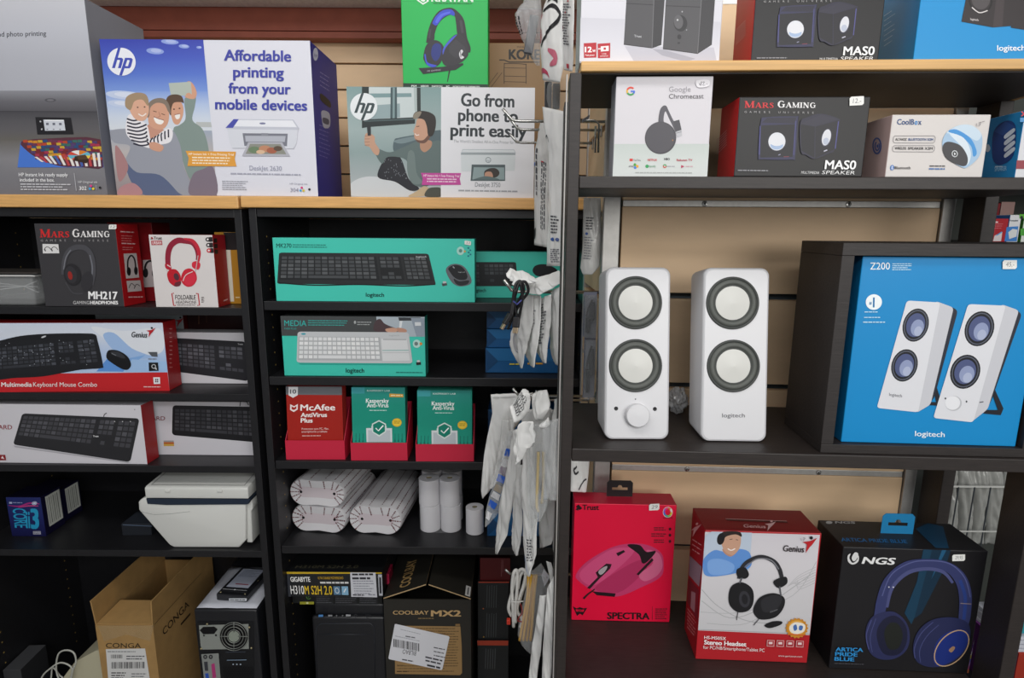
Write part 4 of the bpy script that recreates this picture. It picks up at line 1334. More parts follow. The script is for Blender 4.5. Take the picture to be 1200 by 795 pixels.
# lid: front band and a top that rises towards the back
Lp = loc(M, [at_y(*p, YP - .006) for p in T([(125, 208), (928, 206), (932, 300), (130, 292)])])
w_in = .012
zf = (Lp[0].z + Lp[1].z) / 2
zl = (Lp[2].z + Lp[3].z) / 2
xl, xr = Lp[0].x, Lp[1].x
bm = bmesh.new()
prof = [(-.006, zl), (-.006, zf - .004), (.0, zf), (.12, zf + .013), (.19, zf + .012), (.196, zf), (.196, zl)]
vs0 = [bm.verts.new((xl + (.006 if y > .05 else 0), y, z)) for y, z in prof]
vs1 = [bm.verts.new((xr, y, z)) for y, z in prof]
bm.faces.new(vs0); bm.faces.new(vs1[::-1])
for i in range(len(prof)):
    j = (i + 1) % len(prof)
    bm.faces.new((vs0[j], vs0[i], vs1[i], vs1[j]))
bmesh.ops.recalc_face_normals(bm, faces=bm.faces)
bmesh.ops.bevel(bm, geom=bm.edges[:], offset=.003, segments=3, affect='EDGES', profile=.5)
m = MB(); m.bm(bm, WARMW)
lid = m.build('lid', t, smooth=True, angle=35)
m = MB()
m.add([(xl + .012, .004, zf + .0012), (xr - .012, .004, zf + .0012), (xr - .012, .0055, zf + .0014), (xl + .012, .0055, zf + .0014)], [[0, 1, 2, 3]], mat('seam_grey', '6e7170', .6))
m.add([(xr - .0135, .004, zf + .0012), (xr - .012, .004, zf + .0012), (xr - .012, .12, zf + .0140), (xr - .0135, .12, zf + .0140)], [[0, 1, 2, 3]], mat('seam_grey'))
m.add([(xl + .012, .004, zf + .0012), (xl + .0135, .004, zf + .0012), (xl + .0175, .12, zf + .0140), (xl + .016, .12, zf + .0140)], [[0, 1, 2, 3]], mat('seam_grey'))
m.build('lid_seam', lid)
for px in (306, 713):
    Q = loc(M, [at_y(X(px), Y(238), YP - .007)])[0]
    m = MB(); m.box((Q.x - .0065, Q.y - .002, Q.z - .0035), (Q.x + .0065, Q.y + .004, Q.z + .005), WARMW, bev=.0018); m.build('lid_catch', lid, smooth=True)
m = MB()
prism_px(m, T([(918, 346), (955, 308), (968, 345), (968, 380), (956, 395), (966, 640), (922, 638)]), YP + .01, .15, WARMW, .003)
m.build('side_column', t, smooth=True, angle=40)
m = MB()
prism_px(m, T([(955, 400), (974, 380), (980, 560), (968, 635)]), YP + .03, .11, mat('dull_side_grey', '4e5152', .5), .002)
m.build('side_vent', t)
m = MB()
Q = loc(M, [at_y(*p, YP) for p in T([(95, 396), (200, 420), (330, 414), (480, 396)])])
m.tube([(v.x, v.y - .0002, v.z) for v in Q], .0004, mat('seam_grey'), 4)
m.build('body_seam', t)

# ------------------------------------------------------------------ bottom of the left bookcase
X = lambda x: x / 5
Y = lambda y: 640 + y / 5
T = lambda Q: [(X(x), Y(y)) for x, y in Q]
YC = YF + .012
M, w, h = hung((X(558), Y(466)), X(895), YC, ZBOT + LIFT)
t = thing('open_carton', 'tall open brown cardboard carton with raised flaps and shipping label, beside the computer tower', 'box', M)
c = Carton(M, w, .32, h); c.root = t
dp = .32
th = .004
m = MB()
m.box((0, 0, 0), (w, th, h), CARD); m.box((0, dp - th, 0), (w, dp, h), CARD)
m.box((0, th + .0001, 0), (th, dp - th - .0001, h), CARD); m.box((w - th, th + .0001, 0), (w, dp - th - .0001, h), CARD); m.box((th, th, .001), (w - th, dp - th, .005), CARD)
m.build('carton', t)
fh = .072
# the flaps: two long ones standing up, the front one folded back flat
for nm, x0, x1, lean in (('flap', 0, th * .8, -.006), ('flap', w - th * .8, w, .004)):
    m = MB()
    vs = [(x0, .001, h + .0004), (x1, .001, h + .0004), (x1, dp, h + .0004), (x0, dp, h + .0004), (x0 + lean, .001, h + fh), (x1 + lean, .001, h + fh), (x1 + lean, dp, h + fh), (x0 + lean, dp, h + fh)]
    m.add(vs, [[0, 3, 2, 1], [4, 5, 6, 7], [0, 1, 5, 4], [1, 2, 6, 5], [2, 3, 7, 6], [3, 0, 4, 7]], CARD)
    m.build('flap', t)
m = MB()
vs = [(.003, .002, h + .0006), (w - .005, .002, h + .0006), (w - .006, .088, h + .012), (.012, .088, h + .012)]
vs += [(x, y, z + .0032) for x, y, z in vs]
m.add(vs, [[0, 3, 2, 1], [4, 5, 6, 7], [0, 1, 5, 4], [1, 2, 6, 5], [2, 3, 7, 6], [3, 0, 4, 7]], CARD)
m.build('flap', t)
a = Art(c.hit('F'))
a.text('CONGA', X(620), Y(598), X(826), 5.6, '2a2018', y1=Y(600), bold=.004)
a.done('front_lettering', t)
a = Art(c.hit('F'))
a.poly([(X(620), Y(606)), (X(850), Y(602)), (X(890), Y(860)), (X(640), Y(860))], 'd9d9d8')
a.barcode(X(650), Y(638), X(718), Y(660), '2a2a2c', 4); a.greek(X(740), Y(645), X(850), 2, 3, '55565a', 1.2)
a.barcode(X(654), Y(682), X(845), Y(720), '2a2a2c', 7, dy=-.4); a.greek(X(630), Y(618), X(800), 1, 3, '77787c', 1)
a.greek(X(652), Y(742), X(740), 6, 3, '3a3a3e', 1.3); a.greek(X(770), Y(748), X(860), 5, 3, '6a6a6e', 1.1)
a.done('shipping_label', t, 'white shipping label with barcodes')
m = MB()
HT = c.hit('F')
p = [HT(*q, .0007) for q in T([(575, 468), (900, 466), (880, 560), (740, 520), (610, 560)])]
m.add(p, [[0, 1, 2, 3, 4]], film('parcel_tape', 'c9b793', .75, .12)); m.build('tape', t, )['label'] = 'clear parcel tape'
a = Art(c.hit('R'))
a.text('CONGA', X(960), Y(527), X(1110), 8, '2a2018', y1=Y(352), up=(-2.0, -7), bold=.004)
a.greek(X(1060), Y(455), X(1115), 1, 3, '3a2c1e', 2.6, y1=Y(392), ragged=0)
a.line(T([(905, 462), (1110, 236), (1180, 160)]), .5, '5f4a2e')
a.done('side_lettering', t)

# beige keyboard-like device and its cable
P = at_y(100, 800, YF + .03)
M = base(V((P.x, YF + .03, ZBOT + LIFT)))
t = thing('beige_device', 'beige plastic office device with sloped top, half hidden left of the open carton', 'device', M)
m = MB()
BEIGE = mat('aged_beige_plastic', 'b9b49a', .5)
top = [at_y(x, y, YF + .03) for x, y in ((121, 762), (112, 763), (98, 770.5), (88, 776), (70, 800))]
L = loc(M, top)
cl = [(v.x, v.z) for v in L]
xr = loc(M, [V((c.root.matrix_world.translation.x - .004, 0, 0))])[0].x
cl = [(min(x, xr), z) for x, z in cl]
poly = cl + [(cl[-1][0] - .01, 0), (cl[0][0], 0)]
m.prism(poly[::-1], 0, .14, BEIGE)
m.build('housing', t)
m = MB()
q = [at_y(x, y, YF + .10) for x, y in ((118, 742), (121, 760), (98, 772), (108, 752))]
L = loc(M, q)
m.prism([(min(v.x, xr), v.z) for v in L], .16, .18, mat('bottle_green_plastic', '2c3a38', .4))
m.build('raised_cover', t)['label'] = 'dark green raised cover'
def ptpx(lst, y):
    return [at_y(px, py, y + dy) for px, py, dy in lst]
def spline(P, n=6):
    P = [V(p) for p in P]
    out = []
    for i in range(len(P) - 1):
        p0, p1, p2, p3 = P[max(i - 1, 0)], P[i], P[i + 1], P[min(i + 2, len(P) - 1)]
        for k in range(n):
            u = k / n
            out.append(.5 * (2 * p1 + (p2 - p0) * u + (2 * p0 - 5 * p1 + 4 * p2 - p3) * u * u + (3 * p1 - p0 - 3 * p2 + p3) * u ** 3))
    out.append(P[-1])
    return out
CABLEW = mat('grey_white_cable', 'b4b5ad', .5)
yc = YF + .015
o0 = at_y(60, 800, yc)
M = base(V((o0.x, yc, ZBOT + LIFT)))
t = thing('cable', 'pale grey cable looping up beside the beige device', 'cable', M)
m = MB()
pts = [(45, 830, 0), (48, 797, 0), (60, 783, 0), (72, 777, .004), (84, 783, .006), (82, 796, .006), (72, 800, .005), (66, 786, .004), (68, 768, .003), (76, 762.5, .002), (86, 765, 0), (89, 776, 0), (84, 792, 0), (80, 830, 0)]
m.tube(loc(M, spline(ptpx(pts, yc), 6)), .0022, CABLEW, 7)
pts = [(58, 830, 0), (60, 795, .01), (62, 783, .012), (70, 792, .012), (74, 798, .01), (78, 830, .01)]
m.tube(loc(M, spline(ptpx(pts, yc), 6)), .002, CABLEW, 7)
cb = m.build('cord', t, smooth=True)
lo = min(v.co.z for v in cb.data.vertices)
cb.name = 'cord'
for v in cb.data.vertices:           # let the low ends of the loops rest on the bottom board
    if v.co.z < 0:
        v.co.z = .0
M_, w_, h_ = hung((-30, 788), 22, YF + .03, ZBOT + LIFT)
bx = carton_top('dark_box', 'plain dark grey box at the lower left corner of the picture', 'box', (3, 786), 24, YF + .03, ZBOT, .1, yaw=4, cols=['3a3b3e', '2c2d30', '2c2d30', '47484b'])

# computer tower seen from the back
X = lambda x: 200 + x / 5.131
Y = lambda y: 640 + y / 5.129
T = lambda Q: [(X(x), Y(y)) for x, y in Q]
YTW = YF + .016
M, w, h = hung((X(136), Y(384)), X(518), YTW, ZBOT + LIFT)
w = min(w, XL1 - .0185 - M.translation.x - .002)
c = Carton(M, w, .32, h)
t = thing('computer_tower', 'black computer tower seen from its back, next to the open cardboard carton', 'computer', M)
c.root = t
m = MB(); m.box((0, 0, 0), (w, .32, h), SATIN, bev=.006, seg=3); m.build('case', t, smooth=True, angle=40)
HTW = c.hit('F')
a = Art(HTW, .0012)
a.poly(T([(150, 470), (162, 455), (498, 455), (504, 800), (190, 800)]), '17181b')
a.done('back_plate', t)
a = Art(HTW, .0022)
a.poly(T([(170, 478), (468, 470), (470, 620), (188, 624), (180, 600)]), '8d918c')
a.done('power_supply_plate', t, 'grey power supply plate')
PSU = mat('zinc_plate', '8f938e', .45, .4)
m = MB()
ctr = HTW(X(380), Y(545), .0035)
for r_ in (.016, .023, .03, .0345):
    k = r_ / .0345 * 85 / 5.13
    ring = [HTW(X(380) + k * math.cos(u * math.pi / 20), Y(545) + k * math.sin(u * math.pi / 20), .0045) for u in range(41)]
    m.tube(ring, .0009, PSU, 5, caps=False)
for u in range(4):
    an = u * math.pi / 2
    m.tube([HTW(X(380) + 5 * math.cos(an), Y(545) + 5 * math.sin(an), .0045), HTW(X(380) + 16.6 * math.cos(an), Y(545) + 16.6 * math.sin(an), .0045)], .0009, PSU, 5)
m.build('fan_guard', t, smooth=True)
a = Art(HTW, .0030)
a.ell(X(380), Y(545), 16.4, 16.4, '0a0a0c', n=40); a.ell(X(380), Y(545), 6.6, 6.6, '8f978c', n=24)
a.done('fan_opening', t)
a = Art(HTW, .0030)
a.poly(T([(174, 508), (196, 488), (262, 486), (282, 502), (262, 530), (196, 532)]), '0d0d10'); a.ell(X(200), Y(540), 1, 1, '1a1a1c'); a.ell(X(272), Y(538), 1.2, 1.2, '1a1a1c')
a.done('power_socket', t)
for sx, sy in ((220, 470), (473, 490), (184, 618), (486, 614)):
    q = HTW(X(sx), Y(sy), .0022)
    m = MB(); m.lathe([(0, .003), (.0022, .0026), (.003, .001), (.003, 0)], mat('brass_screw', 'a59a78', .35, .7), 12, Matrix.Translation(q) @ Matrix.Rotation(math.pi / 2, 4, 'X')); m.build('screw', t, smooth=True)
a = Art(HTW, .0022)
a.poly(T([(184, 652), (288, 646), (300, 800), (200, 800)]), '8b8f8c')
a.done('port_plate', t, 'grey port plate with coloured sockets')
a = Art(HTW, .0030)
for x in (208, 241):
    a.ell(X(x), Y(668), 2.4, 2.6, '232326'); a.ell(X(x), Y(668), 1.1, 1.2, '77787a')
a.poly(T([(200, 698), (222, 696), (226, 752), (206, 752)]), '3b3d44'); a.poly(T([(206, 768), (226, 766), (232, 800), (212, 800)]), '2f55b4')
a.poly(T([(244, 712), (264, 706), (274, 792), (252, 796)]), 'b23a78')
a.done('sockets', t)
a = Art(HTW, .0022)
a.line(T([(338, 688), (456, 686)]), .8, '7e93a8'); a.line(T([(330, 640), (450, 638)]), .5, '4a5260')
for k in range(3):
    a.ell(X(376 + 22 * k), Y(713), .9, .8, 'aab8c8')
for i in range(7):
    for j in range(12):
        a.ell(X(318 + j * 15 + (i % 2) * 7.5), Y(732 + i * 12), .9, .8, '07070a', n=6)
a.done('vent_mesh', t)
ztop = M.translation.z + h
PAPER = mat('white_paper', 'c9ccd6', .7)
xs0, xs1 = .006, w - .003
t = thing('paper_sheet', 'white paper sheet lying under the hard drive on the computer tower', 'paper', base(V((M.translation.x + w / 2, YTW + .02, ztop + LIFT))))
m = MB()
G = [(u, v) for v in range(9) for u in range(7)]
vs = [((xs0 + (xs1 - xs0) * u / 6) - w / 2, -.014 + .20 * v / 8, .0006 + .0012 * abs(math.sin(u * 1.3 + v)) * (u % 2)) for u, v in G]
m.add(vs, [[v * 7 + u, v * 7 + u + 1, (v + 1) * 7 + u + 1, (v + 1) * 7 + u] for v in range(8) for u in range(6)], PAPER)
sh = m.build('sheet', t, smooth=True)
sh.modifiers.new('thickness', 'SOLIDIFY').thickness = .0003
# hard drive on the paper
q = [at_z(*p, ztop + .022) for p in T([(272, 318), (500, 340), (566, 190), (380, 150)])]
zz = ztop + .0035
ux = (q[1] - q[0]).normalized()
Pq = V((q[0].x, q[0].y, zz))
wq = (q[1] - q[0]).length
yaw = math.atan2(ux.y, ux.x)
wq = .088
yaw = -.10
M2 = frame(at_yz(X(276), YTW + .036, zz), yaw)
t = thing('hard_drive', 'silver-labelled black hard drive on top of the computer tower', 'hard drive', M2)
wq = min(wq, (XL1 - .0185 - M2.translation.x) - .006)
m = MB(); m.box((0, 0, 0), (wq, .13, .02), SATIN, bev=.003); m.box((.006, .012, .0202), (wq - .006, .124, .0225), SATIN, bev=.001)
m.build('casing', t)
m = MB(); m.box((.012, .03, .0226), (wq - .012, .118, .0229), mat('hard_drive_label', 'aab0c0', .4)); lb = m.build('label', t)
c2 = Carton(M2, wq, .13, .0229); c2.root = t
a = Art(warp(c2, [(0, 0), (1, 0), (1, 1), (0, 1)], 'T'))
for k in range(8):
    a.line([(.2, .14 + .035 * k), (.8 - .1 * (k % 3), .14 + .035 * k)], .012, '6d7486')
a.line([(.35, .66), (.78, .66)], .035, '8c4450'); a.line([(.1, .86), (.9, .86)], .012, 'c9ccd0'); a.ell(.5, .86, .03, .02, 'd9dcdf')
a.done('label_print', t)
a = Art(c2.hit('F')); a.poly([(X(350), Y(316)), (X(458), Y(316)), (X(456), Y(332)), (X(352), Y(332))], 'c9ccd0'); a.greek(X(356), Y(322), X(452), 1, 3, '55565a', 1.2); a.done('end_label', t)
for k in (.1, .5, .9):
    m = MB(); m.lathe([(0, .0008), (.002, .0008), (.0024, 0)], mat('brass_screw'), 10, Matrix.Translation((wq * k if k != .5 else wq * .94, .008 if k != .5 else .07, .0201))); m.build('screw', t)
# ------------------------------------------------------------------ middle bookcase, first shelf
Z = S2[0]
X = lambda x: 290 + x / 3.077
Y = lambda y: 230 + y / 3.078
T = lambda Q: [(X(x), Y(y)) for x, y in Q]
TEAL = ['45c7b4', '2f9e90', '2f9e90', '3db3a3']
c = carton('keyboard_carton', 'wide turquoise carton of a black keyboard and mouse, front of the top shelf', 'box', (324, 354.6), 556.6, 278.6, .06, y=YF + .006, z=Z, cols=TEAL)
q = T([(87, 150), (815, 150), (819, 380), (101, 381)])
W = warp(c, q)
a = Art(W)
a.keyboard(T([(112, 204), (650, 204), (678, 318), (104, 318)]), '2d2f31', '494c4f', rows=6, cols=21, rad=.02, keys2='5a5d60', deck='222426', v0=.12, v1=.84)
a.curve(T([(108, 314), (240, 322), (400, 318), (560, 322), (676, 315)]), 1.4, '1d1f21')
a.text('logitech', X(606), Y(218), X(643), 1.8, 'c9cdd0', bold=.01)
a.done('keyboard_picture', c.root)
a = Art(W)
a.smooth(T([(713, 262), (725, 246), (750, 240), (778, 250), (798, 278), (806, 302), (796, 316), (765, 322), (740, 312), (722, 288)]), '63666c')
a.smooth(T([(722, 256), (745, 244), (772, 252), (790, 280), (786, 296), (762, 298), (742, 288), (728, 270)]), '222428'); a.smooth(T([(742, 294), (762, 303), (796, 300), (790, 314), (765, 319), (748, 310)]), '2b2d31'); a.text('logitech', X(758), Y(272), X(782), 1.4, 'aeb2b6')
a.line(T([(738, 250), (744, 256)]), 1.2, '9a9da2')
a.poly(T([(698, 312), (716, 308), (719, 318), (702, 322)]), '4b4d50'); a.poly(T([(702, 304), (714, 304), (716, 310), (704, 312)]), 'c3c5c6')
a.done('mouse_picture', c.root)
a = Art(W)
a.text('MK270', X(102), Y(186), X(157), 4.8, '164f49', bold=.01); a.greek(X(161), Y(174), X(285), 2, 2.6, '1f6a62', .9)
a.text('logitech', X(425), Y(362), X(491), 4.6, '0f2d2b', bold=.018)
a.ell(X(765), Y(193), 4.4, 5, 'a9d9cf'); a.ell(X(765), Y(193), 2, 2.2, '5a8d86'); a.ell(X(780), Y(195), 1.2, 1.2, 'd9a24a')
a.done('title_lettering', c.root)
a = Art(W)
for k, (x, y) in enumerate(((790, 180), (797, 188), (791, 196), (798, 203), (790, 209))):
    a.quad(X(x), Y(y), X(x + 6), Y(y + 5), '1d6f88')
a.done('feature_icons', c.root)
sticker(c, X(783), Y(160), X(806), Y(174), '23', skew=1.2)
br = project((XL2 + .80 - .0215, YF + .12, Z + .05))[0]
c = carton('keyboard_carton', 'turquoise keyboard carton set back behind the wide one, partly covered by hanging pouches', 'box', (440, 348.5), br, 294, .06, y=YF + .10, z=Z, cols=TEAL)
a = Art(c.hit('F'))
a.keyboard(T([(560, 238), (968, 238), (976, 325), (556, 325)]), '2b2d30', '42464a', rows=5, cols=20, rad=.02, keys2='53575b', v0=.1, v1=.86, blocks=((.02, .68), (.72, .98)))
a.smooth(T([(1028, 268), (1040, 250), (1075, 246), (1112, 262), (1118, 282), (1070, 290), (1040, 286)]), '26282b')
a.text('logitech', X(815), Y(346), X(860), 4, '0f2d2b', bold=.018)
a.done('front_print', c.root)
# chips of packaging glimpsed at the left end of that shelf: nothing further

# ------------------------------------------------------------------ second shelf
Z = S2[1]
c = carton('keyboard_carton', 'turquoise carton with a white keyboard under a dark band, standing alone on the second shelf', 'box', (333.4, 437.2), 499, 370.4, .05, y=YF + .012, z=Z, cols=['3fc4b0', '2f9e90', '2b8e82', '2c2f30'])
q = T([(123, 432), (639, 432), (643, 638), (133, 638)])
W = warp(c, q)
a = Art(W)
a.poly(T([(123, 432), (639, 432), (640, 500), (126, 500)]), '46494a')
a.poly(T([(466, 432), (639, 432), (640, 500), (520, 500), (470, 480)]), 'a9b4bd'); a.poly(T([(545, 434), (625, 434), (630, 444), (548, 446)]), '3a3d42'); a.poly(T([(550, 446), (560, 446), (556, 470), (548, 470)]), 'd9dde0')
a.poly(T([(590, 436), (639, 436), (640, 500), (610, 500)]), '8d98a5'); a.smooth(T([(462, 450), (480, 440), (495, 455), (520, 466), (545, 474), (556, 482), (500, 486), (458, 480)]), '4d3e42'); a.smooth(T([(500, 474), (530, 470), (545, 478), (530, 486), (505, 484)]), 'c79a84'); a.smooth(T([(540, 470), (570, 474), (574, 484), (548, 486)]), 'b98c78')
a.done('desk_photo', c.root)
a = Art(W, .0010)
a.text('MEDIA', X(137), Y(466), X(216), 6.2, '37b5ae', bold=.0); a.text('K400 PLUS', X(137), Y(478), X(180), 2, '37a59f')
a.greek(X(222), Y(446), X(368), 3, 2.4, '3aa9a2', .9); a.greek(X(398), Y(450), X(452), 2, 2.6, 'a9adae', .9); a.ell(X(390), Y(452), 1.3, 1.8, 'a9adae')
a.text('logitech', X(355), Y(625), X(421), 4.8, '0f2d2b', bold=.018); a.greek(X(536), Y(622), X(632), 1, 2, '1c6d66', 1, ragged=0)
a.done('title_lettering', c.root)
a = Art(W, .0010)
a.poly(T([(184, 590), (560, 590), (596, 584), (590, 598), (190, 598)]), '2fa596')
a.keyboard(T([(184, 485), (582, 485), (596, 592), (178, 592)]), 'c2c5c8', 'dcdee0', rows=5, cols=17, deck='aeb1b4', rad=.03, blocks=((.02, .73),), v0=.18, v1=.9, keys2='e6e7e8')
a.poly(T([(484, 508), (575, 508), (586, 582), (488, 584)]), 'd6d8da'); a.line(T([(490, 510), (574, 510)]), 1, '9a9da0'); a.line(T([(487, 548), (582, 547)]), .8, '6aa9a6'); a.line(T([(488, 556), (583, 555)]), .5, 'aeb1b4')
a.text('logitech', X(512), Y(498), X(548), 1.4, '9a9da0'); a.ell(X(205), Y(493), 2.8, 1, '3f9fb0')
a.done('keyboard_picture', c.root)
a = Art(W, .0010)
a.ell(X(611), Y(524), 4.6, 4.6, 'b4d9d2'); a.ell(X(609), Y(524), 2.2, 2.2, '6d7d7c'); a.ell(X(626), Y(524), 1.6, 1.6, 'd9853a')
a.poly(T([(608, 588), (625, 586), (626, 596), (610, 598)]), '26282a'); a.poly(T([(611, 581), (621, 580), (623, 587), (612, 588)]), 'c3c5c6')
a.done('feature_icons', c.root)
a = Art(W, .0012); a.poly(T([(604, 450), (626, 450), (627, 462), (605, 463)]), 'd2d6da'); a.done('price_sticker', c.root)

# paper reams wrapped in blue, end folds to the front
def ream(label, bl, y, zb, py_top, group='blue wrapped paper reams'):
    P = at_yz(bl[0], y, zb + LIFT)
    hgt = solve(P, V((0, 0, 1)), py=py_top)
    wmax = XL2 + .80 - .0205 - P.x
    wd = min(.205, wmax)
    c = Carton(frame(P), wd, .20, hgt)
    t = thing('paper_ream', label, 'paper ream', c.M, group)
    m = MB(); m.box((0, 0, 0), (wd, .20, hgt), mat('blue_ream_wrap', '16558a', .35), bev=.002); m.build('wrapper', t)
    m = MB()
    k = .0008
    kx = min(hgt * .5, wd * .4)
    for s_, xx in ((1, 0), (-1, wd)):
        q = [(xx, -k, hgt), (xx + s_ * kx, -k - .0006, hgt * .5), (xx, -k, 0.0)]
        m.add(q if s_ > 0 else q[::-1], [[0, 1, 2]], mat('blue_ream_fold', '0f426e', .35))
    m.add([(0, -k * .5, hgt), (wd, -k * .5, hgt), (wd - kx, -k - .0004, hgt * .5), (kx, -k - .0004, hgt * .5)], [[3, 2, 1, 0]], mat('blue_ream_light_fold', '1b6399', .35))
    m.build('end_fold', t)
    return hgt, t
a0 = ream('blue wrapped paper ream at the bottom of the stack of three, second shelf', (569, 431), YF + .055, Z, 408.5)
zr = Z + a0[0] + LIFT
a1 = ream('blue wrapped paper ream in the middle of the stack of three, second shelf', (570.5, 408), YF + .062, zr, 386)
zr += a1[0] + LIFT
a2 = ream('blue wrapped paper ream on top of the stack of three, second shelf', (570.5, 386), YF + .066, zr, 364)
a = Art(Carton(a0[1].matrix_world.copy(), 1, 1, 1).hit('F'), .0022); a.greek(X(945), Y(604), X(980), 1, 3, 'd9c23a', 1.4, ragged=0); a.greek(X(1010), Y(601), X(1068), 1, 3, 'd9a23a', 2, ragged=0); a.done('ream_print', a0[1])
Z3_ = S2[2]
ream('blue wrapped paper ream behind the hanging pouches on the antivirus shelf', (572, 520), YF + .14, Z3_, 480)
a0 = ream('blue wrapped paper ream at the bottom right of the receipt roll shelf', (571, 622), YF + .06, S2[3], 602)
ream('blue wrapped paper ream lying on the lowest blue ream of the roll shelf', (578, 600), YF + .07, S2[3] + a0[0] + LIFT, 575)

# ------------------------------------------------------------------ third shelf: antivirus cards in red counter trays
Z = S2[2]
X = lambda x: 300 + x / 3.158
Y = lambda y: 440 + y / 3.157
T = lambda Q: [(X(x), Y(y)) for x, y in Q]
def tray(label, bl, br, lip, yaw, back=.10, y0=None):
    P = at_yz(bl[0], y0, Z + LIFT)
    yw = math.radians(yaw)
    w = solve(P, V((math.cos(yw), math.sin(yw), 0)), px=br)
    hl = solve(P, V((0, 0, 1)), py=lip)
    t = thing('counter_tray', label, 'display tray', frame(P, yw), 'red counter trays')
    RED = mat('red_tray_card', 'c7203f', .5)
    PALE = mat('pale_tray_inside', 'd9a9ad', .6)
    th = .0015
    hb = hl * 2.7
    def panel(nm, pts, off, mm=RED):
        m = MB()
        vs = [V(p) for p in pts]
        o = V(off)
        n = len(vs)
        m.add(vs + [v + o for v in vs], [list(range(n))[::-1], [n + i for i in range(n)]] + [[i, (i + 1) % n, n + (i + 1) % n, n + i] for i in range(n)], mm)
        recalc(m.build(nm, t))
    panel('front_lip', [(0, 0, 0), (w, 0, 0), (w, 0, hl), (0, 0, hl)], (0, th, 0))
    for xx, s_ in ((0, 1), (w, -1)):
        panel('side_panel', [(xx, th, 0), (xx, back, 0), (xx, back, hb), (xx, back * .8, hb), (xx, th, hl)], (s_ * th, 0, 0))
    panel('back_panel', [(th, back - th, 0), (w - th, back - th, 0), (w - th, back - th, hb), (th, back - th, hb)], (0, -th, 0))
    panel('bottom_panel', [(th, th, 0), (w - th, th, 0), (w - th, back - 2.2 * th, 0), (th, back - 2.2 * th, 0)], (0, 0, th))
    return t, w, hl, P, yw
def card_stack(kind, t, w, P, yw, top_px, n, labels, group, art, q):
    """licence cards standing in a tray, each one a thing; the front one carries the print seen"""
    M0 = frame(P, yw)
    cw = w - .009
    th = .0055
    lean = math.radians(4.5)
    for k in range(n):
        M = M0 @ Matrix.Translation((.0045, .0032 + k * (th + .0009), .0026)) @ Matrix.Rotation(-lean, 4, 'X')
        h = solve(M.translation, M.to_3x3() @ V((0, 0, 1)), py=top_px) if k == 0 else hh
        hh = h
        c = Carton(M, cw, th, h)
        c.root = thing('licence_card', labels[0] if k == 0 else labels[1], 'software card', M, group)
        m = MB()
        cols = kind
        m.box((0, 0, 0), (cw, th, h), INK, lin(cols), bev=.0006)
        m.build('sleeve', c.root)
        if k == 0:
            art(c, warp(c, q))
def ins(c, W):
    a = Art(W)
    a.poly(T([(120, 40), (322, 42), (322, 75), (122, 72)]), '6b6d72'); a.poly(T([(130, 42), (164, 42), (164, 74), (147, 84), (131, 74)]), 'e2e2e4'); a.text('10', X(136), Y(68), X(158), 5, '55575c', bold=.02)
    a.done('top_band', c.root)
    a = Art(W)
    a.poly(T([(138, 108), (152, 116), (165, 107), (165, 128), (151, 137), (138, 129)]), 'f3e6e4'); a.poly(T([(143, 116), (152, 121), (160, 115), (160, 125), (151, 130), (143, 126)]), 'ab2419')
    a.text('McAfee', X(174), Y(132), X(297), 7, 'f6eeec', bold=.022); a.text('AntiVirus', X(176), Y(156), X(268), 4.9, 'f6eeec', bold=.03); a.text('Plus', X(176), Y(176), X(218), 4.9, 'f6eeec', bold=.03)
    a.text('Proteccion para PC, Mac,', X(180), Y(202), X(274), 2.2, 'eed5d2'); a.text('smartphones y tablets', X(180), Y(212), X(268), 2.2, 'eed5d2'); a.greek(X(182), Y(222), X(246), 1, 2, 'd9a9a4', 1, ragged=0)
    a.done('title_lettering', c.root)
